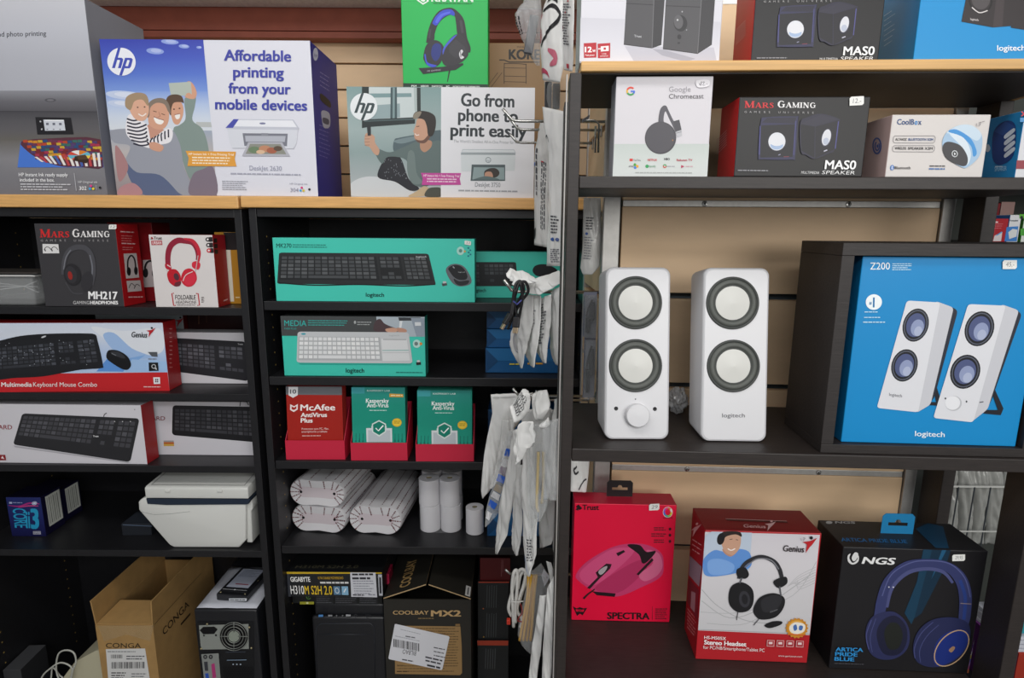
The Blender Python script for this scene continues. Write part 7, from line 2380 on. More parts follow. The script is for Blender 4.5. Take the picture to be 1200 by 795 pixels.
a.text('Genius', X(820), Y(342), X(894), 7, '2a1d20', y1=Y(346), bold=.02, ital=.16); genius_man(a, X(912), Y(322), 1.0)
a.text('HS-M505X', X(551), Y(653), X(628), 3.6, 'f2e2e2', y1=Y(657), bold=.02); a.text('Stereo Headset', X(551), Y(672), X(700), 5, 'f6ecec', y1=Y(679), bold=.035); a.text('for PC/NB/Smartphone/Tablet PC', X(548), Y(688), X(764), 3.8, 'f2e2e2', y1=Y(698), bold=.005)
a.text('www.geniusnet.com', X(812), Y(714), X(896), 2.2, 'e6caca', y1=Y(717), bold=.005)
a.done('title_lettering', c.root)
a = Art(W, .0014)
for k in range(4):
    x = 772 + k * 34; y = 655 + k * .6
    a.poly(T([(x, y), (x + 26, y + 1), (x + 25, y + 24), (x - 1, y + 23)]), 'd9a9a9'); a.poly(T([(x + 2, y + 2), (x + 24, y + 3), (x + 23, y + 22), (x + 1, y + 21)]), 'a8343a'); a.poly(T([(x + 6, y + 7), (x + 19, y + 7), (x + 19, y + 15), (x + 6, y + 15)]), 'e9cfcf')
a.done('feature_icons', c.root)
a = Art(W, .0016)
P_ = []
for k in range(36):
    r_ = (39, 34)[k % 2]
    P_.append((875 + r_ * 1.04 * math.cos(k * math.pi / 18), 613 + r_ * .94 * math.sin(k * math.pi / 18)))
a.poly(T(P_), 'c9882c'); a.ell(X(875), Y(612), 9.6, 8.8, 'e0a84a'); a.smooth(T([(850, 606), (870, 592), (902, 600), (900, 624), (872, 634), (852, 624)]), 'e9e4da'); a.smooth(T([(862, 606), (872, 600), (876, 616), (866, 622)]), '4a6fb0'); a.smooth(T([(884, 604), (896, 606), (892, 620), (882, 618)]), '4a6fb0'); a.line(T([(848, 634), (900, 638)]), 1.6, 'd0642c')
a.done('gold_seal', c.root, 'gold starburst seal')
a = Art(warp(c, T([(500, 172), (885, 180), (957, 280), (548, 270)]), 'T'))
a.poly(T([(618, 222), (834, 230), (840, 238), (624, 230)]), '4d0e12'); a.line(T([(618, 221), (834, 229)]), .6, 'c9a0a0'); a.text('Genius', X(682), Y(258), X(760), 5, 'd9a9a9', y1=Y(261), bold=.015, ital=.16, up=(-1.4, -4.6)); genius_man(a, X(775), Y(252), .8, 'd9b0b0', 'd9b0b0')
a.done('top_print', c.root)
a = Art(warp(c, T([(503, 176), (548, 270), (523, 728), (481, 612)]), 'L'))
genius_man(a, X(515), Y(262), .8, 'e0c0c0', 'e0c0c0'); a.greek(X(505), Y(290), X(538), 3, 6, 'd9a9ab', 1.4, y1=Y(320))
a.poly(T([(497, 350), (540, 400), (532, 470), (495, 420)]), '8a8f9c'); a.poly(T([(494, 430), (531, 480), (527, 590), (492, 520)]), '6d2a32'); a.poly(T([(505, 480), (520, 490), (518, 560), (503, 540)]), '9c8a90')
for k in range(6):
    a.greek(X(492), Y(540 + k * 13), X(524), 1, 3, 'd9a9ab', 1, seed=k, y1=Y(585 + k * 13))
a.done('side_print', c.root)
a = Art(W, .002); a.curve(T([(882, 296), (884, 304)]), .7, '9a979c'); a.curve(T([(890, 294), (897, 296), (890, 304)]), .7, '9a979c'); a.done('price_mark', c.root)

X = lambda x: 930 + x / 3
c = carton('headset_carton', 'black carton with a big navy blue headset and bright blue hanging tab, bottom shelf', 'box', (971, 783.4), 1133.5, 641.3, .085, z=RZ['c'], yaw=-2.6, cols=['1b1a1d', '151417', '151417', '1d1c1f'])
q = T([(165, 331), (668, 338), (608, 776), (120, 760)])
W = warp(c, q)
a = Art(W)
a.poly(T([(440, 334), (505, 335), (480, 420), (405, 600), (380, 560), (420, 450)]), '143a52'); a.poly(T([(470, 335), (535, 336), (520, 390), (440, 560), (415, 580)]), '102c40'); a.poly(T([(505, 335), (520, 336), (470, 440)]), '1f5578')
a.done('light_beam', c.root)
a = Art(W, .0010)
a.curve(T([(290, 590), (300, 520), (325, 450), (380, 398), (450, 384), (520, 392), (568, 430), (590, 490), (590, 570), (582, 610)]), [12, 13, 14, 13, 11, 11, 14, 15, 14, 10], '343a66', 7)
a.curve(T([(318, 540), (335, 470), (385, 418), (450, 402), (510, 412), (545, 450)]), [3, 4, 4.6, 4, 4, 3], '4a4f7c'); a.curve(T([(300, 500), (330, 425), (390, 384), (450, 373), (530, 382), (585, 430), (608, 500)]), 1.2, '565c8c'); a.curve(T([(570, 440), (590, 500), (588, 580)]), 4, '2a3f80')
a.ell(X(323), Y(468), .8, .8, 'd9d9e0'); a.ell(X(338), Y(468), .8, .8, 'd9d9e0'); a.line(T([(574, 522), (612, 524)]), .9, '8a7a78')
a.smooth(T([(245, 630), (262, 580), (300, 558), (345, 556), (385, 590), (400, 640), (390, 690), (350, 722), (295, 724), (258, 695)]), '2b2f55', 6); a.smooth(T([(285, 620), (310, 580), (350, 570), (385, 605), (390, 660), (365, 705), (315, 708), (290, 670)]), '1c1e36'); a.smooth(T([(310, 630), (330, 595), (360, 600), (375, 640), (360, 685), (325, 685)]), '1f221f'); a.curve(T([(258, 690), (248, 640), (265, 585)]), 1, '4a4f80'); a.curve(T([(270, 700), (262, 645), (280, 580)]), .8, '454a78')
a.smooth(T([(412, 690), (425, 630), (470, 585), (540, 572), (600, 590), (612, 640), (590, 700), (540, 740), (480, 752), (430, 735)]), '262b50', 6); a.smooth(T([(485, 720), (495, 660), (540, 622), (595, 618), (606, 650), (585, 700), (540, 735), (500, 748)]), '1d2f78'); a.curve(T([(420, 720), (418, 680), (440, 630), (480, 590)]), 1, '454a78'); a.curve(T([(440, 735), (436, 690), (460, 640), (500, 600)]), .8, '454a78')
a.ring(X(548), Y(683), 15.5, 25, 1.3, 'b99a78', rot=40); a.smooth(T([(538, 690), (552, 676), (560, 682), (548, 698)]), '9c7a60')
a.done('headset_picture', c.root)
a = Art(W, .0016)
a.smooth(T([(178, 360), (188, 352), (184, 368), (196, 384), (212, 370), (206, 352), (216, 360), (214, 380), (196, 390), (180, 380)]), 'd6d6d6'); a.smooth(T([(192, 366), (202, 348), (214, 352), (208, 372), (198, 378)]), 'd6d6d6')
a.text('NGS', X(226), Y(386), X(338), 7.6, 'e4e4e4', y1=Y(388), bold=.03, ital=.2)
a.done('brand_lettering', c.root)
a = Art(W, .0016)
for k, (s_, x1) in enumerate((('ARTICA', 237), ('PRIDE', 218), ('BLUE', 207))):
    a.text(s_, X(142 - k * 2), Y(696 + k * 17), X(x1), 4.4, '2f8fd0', y1=Y(698 + k * 17), bold=.03)
a.greek(X(138), Y(738), X(240), 1, 2, '4a4a50', 1, ragged=0, y1=Y(741))
a.done('title_lettering', c.root, 'blue lettering')
sticker(c, X(558), Y(361), X(603), Y(384), '29,95', skew=-.3)
a = Art(W, .0012)
rnd = random.Random(8)
for k in range(24):
    t0, t1 = k / 24, (k + 1) / 24
    xa, ya, xb, yb = 664 - 54 * t0, 462 + 308 * t0, 664 - 54 * t1, 462 + 308 * t1
    a.poly(T([(xa - 6, ya), (xa - 1, ya), (xb - 1, yb), (xb - 6, yb)]), rnd.choice(['9a4a7a', 'a9a03a', '3f8a9a', '8a6a9a', 'b9653a', '6a9a4a', 'a9a9a9', '4a5aa0']))
a.done('colour_edge', c.root, 'thin multicoloured edge strip')
a = Art(warp(c, T([(80, 243), (545, 252), (668, 338), (165, 331)]), 'T'))
a.text('ARTICA PRIDE BLUE', X(160), Y(313), X(394), 4, '1f5f94', y1=Y(317), bold=.02, ital=0, up=(-1.5, -3.8)); a.ell(X(120), Y(252), 4, 1.6, 'a9a9aa'); a.text('NGS', X(142), Y(255), X(214), 2.4, 'a9a9aa', bold=.03); a.poly(T([(425, 270), (470, 252), (520, 262), (535, 331), (490, 331)]), '123a55')
a.done('top_print', c.root)
hang_tab(c, 'hang_tab', 1031.7, 1073, 603.3, 626, mat('blue_tab_plastic', '1a7fb4', .4), .045)['label'] = 'bright blue hanging tab'
# ------------------------------------------------------------------ hook panel at the left end of the rack's back, with its hooks
XP = .168
ep = thing('hook_panel', 'beige slatted end panel facing left behind the rack post, carrying the wire hooks', 'display panel', base(V((XP, 1.062, 0))))
m = MB()
z = .12
while z < 2.0:
    m.box((0, 0, z), (.016, .308, z + sa - .011), SLAT, bev=.001)
    z += sa
m.build('slat_board', ep)
m = MB(); m.box((.0165, 0, .10), (.022, .308, 2.0), GROOVE); m.build('groove_liner', ep)
m = MB(); m.box((-.002, .309, .0), (.026, .328, 2.0), ALU, bev=.001); m.build('edge_post', ep)
HOOKS = 'wire display hooks on the end panel'
def hook(label, bend, tip, y, r=.0026, rise=None):
    b, tp = at_y(*bend, y), at_y(*tip, y - .004)
    t = thing('display_hook', label, 'hook', base(V((XP, y, b.z))), HOOKS)
    M = t.matrix_world.copy()
    m = MB()
    mid = b + (tp - b) * .12
    m.tube(loc(M, [V((XP - .002, y, b.z)), V((b.x + .012, y, b.z)), V((b.x + .005, y, b.z + .0005)), mid, tp]), r, STEEL, 8)
    m.build('wire', t, smooth=True)
    m = MB(); m.box((-.003, -.006, -.012), (-.0004, .006, .008), STEEL, bev=.001); m.build('back_plate', t)
    return t
hook('bare wire hook nearest the viewer over the white printer carton', (601, 142), (589, 127.5), 1.09)
hook('bare wire hook in the middle of the three over the white printer carton', (607, 152), (595.5, 136), 1.17)
hook('bare wire hook lowest of the three over the white printer carton', (606, 167.3), (597.5, 157), 1.29)
hook('wire hook high above the pine top carrying pouches of cables', (612, -30), (602, -42), 1.10)
hook('thick wire hook beside the turquoise cartons with black cable hung on it', (600.8, 342), (590.5, 328), 1.08, .003)
hook('wire hook behind the knotted white pouches, level with the antivirus cards', (608, 464), (601, 455.5), 1.12)
hook('short wire hook just left of the post, beside long clear pouches', (634, 469), (628, 458), 1.22)
hook('wire hook below the long pouches, carrying the white cable bundle', (598, 673), (592.5, 668), 1.10)

# ------------------------------------------------------------------ plastic pouches and cables
def resample(P, n):
    P = [V((x, y, 0)) for x, y in P]
    L = [0]
    for a, b in zip(P, P[1:]):
        L.append(L[-1] + (b - a).length)
    out = []
    for k in range(n):
        t = L[-1] * k / (n - 1)
        i = max(j for j in range(len(L)) if L[j] <= t + 1e-9)
        i = min(i, len(P) - 2)
        u = (t - L[i]) / max(1e-9, L[i + 1] - L[i])
        q = P[i].lerp(P[i + 1], u)
        out.append((q.x, q.y))
    return out
POUCH = 'plastic pouches hanging on wire hooks'
def pouch(name, label, L, R, y, dy=0.0, m=F_WHITE, thick=.006, seed=0, crease=.0016, n=44, cat='pouch', group=None, nc=14):
    """L, R: left and right outline from top to bottom in pixels; left edge at depth y+dy, right edge at y-dy"""
    A, B = resample(L, n), resample(R, n)
    PA = [at_y(x, yy, y + dy) for x, yy in A]
    PB = [at_y(x, yy, y - dy) for x, yy in B]
    top = (PA[0] + PB[0]) / 2
    t = thing(name, label, cat, base(top), group)
    rnd = random.Random(seed)
    off = V((rnd.uniform(0, 9), rnd.uniform(0, 9), rnd.uniform(0, 9)))
    M = t.matrix_world.copy()
    front, back = [], []
    for j in range(n):
        a, b = PA[j], PB[j]
        u = (b - a)
        nn = V((-u.y, u.x, 0))
        nn = nn.normalized() if nn.length > 1e-6 else V((0, 1, 0))
        if nn.y > 0:
            nn = -nn
        env = math.sin(math.pi * min(1, max(0, (j + .3) / (n - .4)))) ** .5
        for k in range(nc + 1):
            s_ = k / nc
            p = a + u * s_
            e = math.sin(math.pi * s_) ** .6 if 0 < k < nc else 0
            q_ = V((p.x * 1.9 + p.z * .25, p.y * 1.4, p.z * .28))
            cr = crease * 1.3 * (noise.noise(q_ * 30 + off) + .9 * (.35 - abs(noise.noise(q_ * 62 + off * 2))) * 1.7 + .28 * (.3 - abs(noise.noise(p * 110 + off))))
            cr *= 1 if 0 < k < nc else .4
            front.append(p + nn * (thick * e * env + cr))
            back.append(p - nn * (thick * .6 * e * env - cr + .0004))
    I = M.inverted()
    vs = [I @ p for p in front + back]
    W = nc + 1
    N = n * W
    fs = []
    for j in range(n - 1):
        for k in range(nc):
            i = j * W + k
            fs.append([i, i + W, i + W + 1, i + 1])
            fs.append([N + i, N + i + 1, N + i + W + 1, N + i + W])
        for k0 in (0, nc):
            i = j * W + k0
            q = [i, N + i, N + i + W, i + W]
            fs.append(q if k0 == 0 else q[::-1])
    for k in range(nc):
        fs.append([k, k + 1, N + k + 1, N + k]); i = (n - 1) * W + k
        fs.append([i + 1, i, N + i, N + i + 1])
    mb = MB()
    mb.add(vs, fs, m)
    o = mb.build('film', t, smooth=True)
    def surf(u, v, off_=0.0):
        x = min(nc - 1e-6, max(0, u * nc)); yv = min(n - 1 - 1e-6, max(0, v * (n - 1)))
        k, j = int(x), int(yv)
        fx, fy = x - k, yv - j
        q = lambda jj, kk: vs[jj * W + kk]
        p = (q(j, k) * (1 - fx) + q(j, k + 1) * fx) * (1 - fy) + (q(j + 1, k) * (1 - fx) + q(j + 1, k + 1) * fx) * fy
        du, dv = q(j, k + 1) - q(j, k), q(j + 1, k) - q(j, k)
        nn = du.cross(dv)
        nn = nn.normalized() if nn.length > 1e-12 else V((0, -1, 0))
        if (M @ p - EYE).dot(nn) > 0:
            nn = -nn
        return p + nn * (off_ + .0006)
    return t, surf
def lines(surf, t, u0, u1, v0, v1, rows, col='55565c', seed=1, name='small_print', h=.5, vertical=False):
    a = Art(surf, .0004)
    rnd = random.Random(seed)
    for r_ in range(rows):
        f0, f1 = r_ / rows, (r_ + h) / rows
        if not vertical:
            x = u0
            e = u1 - rnd.random() * (u1 - u0) * .35
            while x < e:
                w = rnd.uniform(.04, .16)
                x2 = min(e, x + w)
                a.poly([(x, v0 + (v1 - v0) * f0), (x2, v0 + (v1 - v0) * f0), (x2, v0 + (v1 - v0) * f1), (x, v0 + (v1 - v0) * f1)], col)
                x = x2 + .03
        else:
            yv = v0
            while yv < v1:
                w = rnd.uniform(.01, .05)
                y2 = min(v1, yv + w)
                a.poly([(u0 + (u1 - u0) * f0, yv), (u0 + (u1 - u0) * f1, yv), (u0 + (u1 - u0) * f1, y2), (u0 + (u1 - u0) * f0, y2)], col)
                yv = y2 + .012
    return a.done(name, t)
def inner_cable(t, pts, y, r, m, name='cable', dys=None):
    mb = MB()
    M = t.matrix_world.copy()
    P = [at_y(px, py, y + (dys[i] if dys else 0)) for i, (px, py) in enumerate(pts)]
    mb.tube(loc(M, spline(P, 6)), r, m, 7)
    return mb.build(name, t, smooth=True)
BLKC = mat('black_cable', '19191c', .45)
WHTC = mat('white_cable', 'c9c8c4', .5)
YELC = mat('straw_yellow_cable', 'd8a636', .5)
BEIC = mat('pale_straw_cable', 'd2bd8c', .5)

# --- upper group, left of the rack post
t, s_ = pouch('accessory_pouch', 'clear bag with a dark gadget, upper leftmost of the bags beside the green carton', [(616, -22), (613, 3), (603, 16), (604.6, 28), (611, 45), (619, 61), (627, 71), (631, 77)], [(632, -22), (634, 3), (635, 16), (635, 28), (634.6, 45), (634, 61), (633, 71), (632.6, 77)], 1.10, .012, F_CLEAR, .012, 3, .004, group=POUCH)
m = MB(); Q = loc(t.matrix_world, [at_y(617, 18, 1.10), at_y(628, 64, 1.10)])
T_ = Matrix.Translation((Q[0] + Q[1]) / 2) @ Matrix.Rotation(math.radians(10), 4, 'Y')
hz = abs(Q[0].z - Q[1].z) / 2
m.box((-.008, -.004, -hz), (.008, .004, hz), mat('dark_gadget_plastic', '45464b', .4), bev=.002, T=T_)
m.build('gadget', t)
lines(s_, t, .06, .3, .42, .62, 2, '2a2a2e', 4, vertical=True)
t, s_ = pouch('accessory_pouch', 'white printed pouch with black cable drawing and pink arcs, high beside the rack post', [(643, -20), (641, 0), (636, 13), (634.5, 32), (633.6, 57), (635, 75), (635.8, 94)], [(661, -20), (661, 0), (661, 16), (661.4, 40), (661.6, 62), (660, 80), (656, 97)], 1.02, .02, F_WHITE, .010, 5, .002, group=POUCH)
a = Art(s_, .0004)
a.curve([(.12, .66), (.5, .5), (.86, .38), (.9, .3), (.6, .24), (.2, .3)], [.03, .045, .05, .05, .045, .03], '1f1f22'); a.curve([(.3, .2), (.55, .16), (.8, .2)], [.03, .04, .03], '1f1f22'); 
a.curve([(.5, .69), (.74, .73), (.78, .79), (.56, .84)], [.03, .09, .09, .02], 'c4687c'); a.curve([(.0, .93), (.2, .90), (.42, .92), (.5, .965)], [.05, .05, .04, .02], 'b8405c'); a.poly([(.0, .5), (.12, .48), (.1, .62), (0, .64)], 'c02a3c'); a.poly([(.02, .34), (.1, .33), (.08, .38), (0, .38)], 'c02a3c');
a.done('printed_picture', t)
t, s_ = pouch('accessory_pouch', 'white pouch seen edge-on with a column of small print, touching the white speaker carton', [(660, -20), (660, 20), (661, 50), (661.5, 82)], [(673.5, -20), (673, 20), (672, 50), (670.5, 84)], .985, .02, F_WHITE, .005, 7, .0015, group=POUCH)
lines(s_, t, .25, .85, .24, .72, 16, '4a4a50', 3); a = Art(s_, .0006); a.quad(.6, .2, .75, .22, 'b8303c'); a.quad(.4, .33, .52, .35, 'b8303c'); a.quad(.15, .5, .25, .53, 'b8303c'); a.quad(.55, .92, .75, .97, 'b8303c'); a.done('red_marks', t)
t, s_ = pouch('accessory_pouch', 'clear pouch with black contents, directly below the pouch with pink arcs', [(637.4, 92), (638, 110), (638, 133)], [(656.5, 92), (657, 110), (656, 133)], 1.10, .008, F_CLEAR, .010, 9, .002, group=POUCH)
m = MB()
for k, (x0, y0, x1, y1) in enumerate(((638.6, 96, 646, 130), (648, 98, 655.6, 128))):
    Q = loc(t.matrix_world, [at_y(x0, y0, 1.10), at_y(x1, y1, 1.10)])
    m.box((Q[0].x, -.005, Q[1].z), (Q[1].x, .005, Q[0].z), mat('black_adapter', '2a2b30', .4), bev=.002)
m.build('adapter', t)
t, s_ = pouch('accessory_pouch', 'narrow pouch with a vertical strip of print, partly behind the long white pouch', [(634, 140), (630, 162), (626.5, 178), (626, 230), (626.3, 287)], [(644, 150), (644.5, 180), (643.5, 215), (642, 263), (641, 290)], 1.16, .015, F_MILKY, .006, 11, .002, group=POUCH)
lines(s_, t, .62, .92, .3, .86, 3, '44454b', 2, vertical=True); lines(s_, t, .22, .36, .22, .6, 1, '3a3b42', 5, 'dark_strip', .9, True)
a = Art(s_, .0006); a.quad(.04, .34, .14, .37, '2f5fae'); a.quad(.05, .52, .14, .56, '2f5fae'); a.quad(.62, .3, .72, .31, 'b8303c'); a.smooth([(.1, .88), (.25, .86), (.22, .93), (.1, .95)], '26262a'); a.done('colour_marks', t)
t, s_ = pouch('accessory_pouch', 'long milky white pouch hanging against the post, above the turquoise cartons', [(635.5, 125), (638, 150), (643.5, 178), (643, 215), (641.6, 260), (640.8, 312)], [(663, 131), (664, 170), (664, 215), (663, 260), (661.5, 312)], 1.05, .02, F_WHITE, .006, 13, .002, group=POUCH)
lines(s_, t, .36, .8, .68, .80, 6, '4a4b52', 6); lines(s_, t, .36, .85, .89, .98, 7, '77787f', 7, 'barcode', .6)
a = Art(s_, .0006); a.ell(.45, .83, .09, .012, '3a5a9a'); a.ell(.72, .83, .08, .012, '5a6a9a'); a.curve([(.05, .2), (.12, .18), (.2, .22)], .012, '3a3b40'); a.done('recycling_marks', t)

# --- middle group on the thick hook
t = thing('usb_cable', 'coiled black cable with two silver plugs, hung on the thick hook by the turquoise cartons', 'cable', base(at_y(606, 342, .985)))
yk = .985
m = MB()
M = t.matrix_world.copy()
for pts in ([(600, 372), (603, 350), (608, 333), (616, 331), (619, 342), (612, 352), (604, 366), (595, 386)], [(597, 378), (601, 352), (604, 334), (610, 330), (614, 340), (606, 356), (598, 376)], [(610, 332), (612, 350), (609, 368), (606, 382)], [(604, 340), (602, 356), (606, 372), (604, 384)]):
    m.tube(loc(M, spline([at_y(x, y, yk + .003 * k) for k, (x, y) in enumerate(pts)], 6)), .0026, BLKC, 7)
m.build('cord', t, smooth=True)
m = MB(); m.tube(loc(M, [at_y(601.5, 345 + 8 * 1, yk - .006), at_y(606, 349 + 8, yk - .008), at_y(611, 350 + 2, yk - .004)]), .0012, mat('blue_tie', '4a4f9c', .5), 6); m.build('tie', t)
for (x0, y0, x1, y1) in ((598, 368, 591, 380), (605.5, 372, 604.3, 384)):
    P0, P1 = loc(M, [at_y(x0, y0, yk), at_y(x1, y1, yk - .004)])
    d = (P1 - P0).normalized()
    rot = d.to_track_quat('Z', 'Y').to_matrix().to_4x4()
    m = MB(); m.box((-.0058, -.0035, 0), (.0058, .0035, (P1 - P0).length), BLKC, bev=.001, T=Matrix.Translation(P0) @ rot)
    pl = m.build('plug', t)
    m = MB(); m.box((-.0045, -.002, 0), (.0045, .002, .010), mat('plug_metal', 'b9a58a', .3, .8), bev=.0005, T=Matrix.Translation(P1) @ rot); m.build('contact', pl)
mid = [('white pouch with a grey cable, leftmost on the thick hook behind the black cable', [(612, 344), (609, 356), (605, 372), (599, 390), (598.5, 405), (604, 420), (610.5, 431.5)], [(625, 346), (625.5, 360), (625, 378), (620, 398), (614, 420), (611.5, 432)], F_MILKY),
       ('narrow white pouch, second from the left on the thick hook', [(622, 345), (620.5, 370), (617, 395), (615, 413), (623, 429)], [(634, 347), (634, 372), (631.5, 398), (628, 418), (626, 431)], F_WHITE),
       ('white pouch with grey rows of print, third from the left on the thick hook', [(631, 352), (630.5, 375), (630, 398), (630, 412), (637, 424)], [(646.5, 345), (646, 370), (644, 392), (642, 410), (641, 426)], F_WHITE),
       ('white pouch with a dark fold, rightmost on the thick hook against the post', [(645, 342), (645, 365), (645, 390), (644.5, 408), (652, 427)], [(657.5, 336), (657.5, 365), (657, 395), (656, 415), (655, 429)], F_WHITE)]
for k, (lab, L, R, mm) in enumerate(mid):
    t, s_ = pouch('accessory_pouch', lab, L, R, 1.055 - .004 * k, .018, mm, .0045, 20 + k, .0038, group=POUCH)
    if k == 0:
        inner_cable(t, [(610, 366), (606, 384), (602, 398), (606, 412), (612, 404), (612, 386)], 1.055, .002, mat('grey_cable', '8b8c90', .5))
    if k == 2:
        lines(s_, t, .12, .85, .1, .72, 15, '6d6e74', 5)
    if k == 1:
        lines(s_, t, .3, .8, .2, .5, 7, '8a8b90', 5)
        a = Art(s_, .0006); a.quad(.25, .40, .6, .44, 'b58a6a'); a.done('label_mark', t)
    if k == 3:
        a = Art(s_, .0006); a.smooth([(.0, .1), (.35, .05), (.3, .3), (.15, .45), (.0, .4)], '1d1d20'); a.done('dark_patch', t)
for k, (lab, L, R) in enumerate((('crumpled top of a white pouch folded over the thick hook, left', [(595, 322), (598, 314), (603, 318), (613, 317)], [(606, 336), (612, 336), (620, 334), (632, 330)]),
                               ('crumpled white pouch top folded over the thick hook, right of the left one', [(618, 330), (628, 326), (642, 322), (655, 317)], [(620, 344), (632, 346), (648, 338), (657, 332)]))):
    t, s_ = pouch('accessory_pouch', lab, L, R, 1.02 + .018 * k, .012, F_WHITE, .008, 30 + k, .006, group=POUCH)

# --- lower group beside the antivirus cards
yl = 1.09
low = [('tall white pouch, leftmost beside the antivirus cards, its foot over the roll shelf', [(575, 462.6), (577, 485), (571, 512), (567.5, 532), (565, 555), (563.6, 575), (564.8, 583.5)], [(625, 460), (618, 482), (599, 508), (587, 535), (580, 558), (575, 574), (566, 584)], 1.20, .0, F_WHITE),
       ('slim clear pouch with a blue and white strip inside, over the single paper roll', [(596, 505), (590, 530), (582, 556), (574, 580), (569, 600), (568.4, 616)], [(609, 506), (606, 535), (599, 560), (592, 588), (581, 606), (569.6, 617)], 1.15, .0, F_CLEAR),
       ('long white pouch pointing down between the single roll and the blue reams', [(600, 505), (597, 535), (592, 560), (586, 588), (582.4, 620), (581.2, 648)], [(614, 500), (610, 540), (605.5, 570), (601, 596), (594, 628), (582.6, 650)], 1.10, .01, F_MILKY),
       ('white pouch hanging in front of the blue ream, its tip over the shelf edge', [(606, 545), (602.5, 580), (600.5, 610), (599.4, 638), (605, 651)], [(614, 545), (612.6, 580), (612, 610), (611, 636), (607, 651.6)], 1.07, .012, F_MILKY),
       ('long grey-white pouch with a bright blue lower corner and rows of print', [(611, 500), (612.5, 550), (613, 600), (613.4, 640), (617.5, 674)], [(627, 505), (628, 560), (629.4, 610), (629, 650), (619.5, 676.5)], 1.03, .015, F_WHITE),
       ('clear pouch with pale straw-coloured cables, hanging near the post', [(622, 497), (624, 530), (623, 560), (622, 590), (629, 606)], [(652, 494), (650, 530), (646, 565), (641, 596), (633, 612)], 1.0, .01, F_CLEAR),
       ('shiny crinkled clear pouch in front of the post, above the hanging white foot', [(637, 495), (636.5, 530), (636, 560), (637, 585)], [(655, 490), (654.5, 530), (653.5, 560), (652, 587)], .94, .008, F_CLEAR),
       ('white pouch corner hanging low beside the post, above the yellow cables', [(632, 585), (631.4, 606), (631.6, 625), (632.4, 643)], [(650, 586), (650, 610), (649.5, 628), (646.5, 638)], 1.055, .01, F_WHITE),
       ('thin white pouch seen edge-on right against the post', [(650, 468), (648.5, 520), (647.4, 580), (648.6, 640), (650.4, 648)], [(657, 466), (655.5, 520), (654, 580), (653, 630), (651.4, 649)], 1.12, .01, F_WHITE)]
for k, (lab, L, R, yy, dy, mm) in enumerate(low):
    t, s_ = pouch('accessory_pouch', lab, L, R, yy, dy, mm, .004, 40 + k, .0042 if mm is not F_CLEAR else .005, group=POUCH)
    if k == 1:
        a = Art(s_, .0002)
        for v, cc in ((.18, '2f5fc0'), (.28, 'd9d9dc'), (.36, '8a7f8c'), (.44, '2f5fc0'), (.54, '9a8f80'), (.62, 'd9d9dc'), (.72, '2f5fc0'), (.84, 'd9d9dc')):
            a.poly([(.12, v), (.6, v + .01), (.58, v + .08), (.1, v + .07)], cc)
        a.done('strip', t)
    if k == 2:
        inner_cable(t, [(606, 545), (601, 575), (596, 600), (590, 625)], yy, .0022, mat('grey_cable'))
    if k == 4:
        lines(s_, t, .45, .85, .74, .90, 8, '55565c', 5); a = Art(s_, .0005); a.poly([(.02, .78), (.22, .86), (.5, .95), (.7, .995), (.2, .995), (.0, .9)], '2f7fd0'); a.done('blue_corner', t)
    if k == 5:
        inner_cable(t, [(631, 530), (630, 560), (629, 590), (631, 600)], yy + .002, .0028, BEIC, 'cable'); inner_cable(t, [(637, 530), (637, 565), (635, 590)], yy + .002, .0028, BEIC, 'cable')
    if k == 0:
        a = Art(s_, .0005); a.line([(.05, .03), (.95, .03)], .008, 'b9b9b8'); a.done('seal_line', t)
for k, (lab, L, R, mm) in enumerate((('knotted white pouch top with slanting print, over the hook by the antivirus cards', [(598, 476), (606, 466), (613, 456), (617, 456)], [(604, 496), (612, 492), (620, 482), (622, 462)], F_WHITE),
                                   ('round white pouch end, right of the knotted one', [(624, 462), (631, 458), (641, 457)], [(628, 494), (637, 492), (644, 480)], F_MILKY),
                                   ('crumpled white pouch lower in the knot, beside the clear straw cable pouch', [(605, 505), (614, 494), (624, 494)], [(604, 545), (612, 538), (622, 520)], F_WHITE),
                                   ('torn white pouch corner standing up left of the post', [(634, 502), (638, 496), (643, 489)], [(639, 503), (642, 500), (645.5, 496)], F_WHITE))):
    t, s_ = pouch('accessory_pouch', lab, L, R, .99 - .014 * k + (.02 if k == 1 else 0), .006, mm, .008, 60 + k, .004, group=POUCH)
    if k == 0:
        lines(s_, t, .15, .8, .2, .85, 6, '3a3b40', 3, vertical=True)

for k, (lab, L, R, yy, mm) in enumerate((('wide milky pouch behind the torn white corner, its foot tapering beside the straw cables', [(612, 480), (610, 520), (614, 560), (622, 600)], [(646, 478), (643, 520), (636, 560), (626, 601)], 1.135, F_MILKY), ('clear crinkled pouch between the blue-cornered pouch and the pale straw cables', [(617, 520), (618, 560), (619, 600), (622, 632)], [(634, 520), (634, 560), (631, 600), (624, 633)], 1.015, F_CLEAR),
                                   ('milky pouch between the leftmost tall pouch and the pouch tip over the shelf edge', [(588, 492), (586, 520), (580, 550), (575, 572)], [(604, 492), (600, 520), (595, 548), (577, 573)], 1.175, F_MILKY),
                                   ('milky narrow pouch behind the shiny crinkled one, next to the post', [(642, 480), (641, 530), (641, 580), (645, 622)], [(652, 480), (651, 530), (650, 580), (647, 623)], 1.155, F_MILKY))):
    t, s_ = pouch('accessory_pouch', lab, L, R, yy, .004, mm, .004, 110 + k, .0045, group=POUCH)

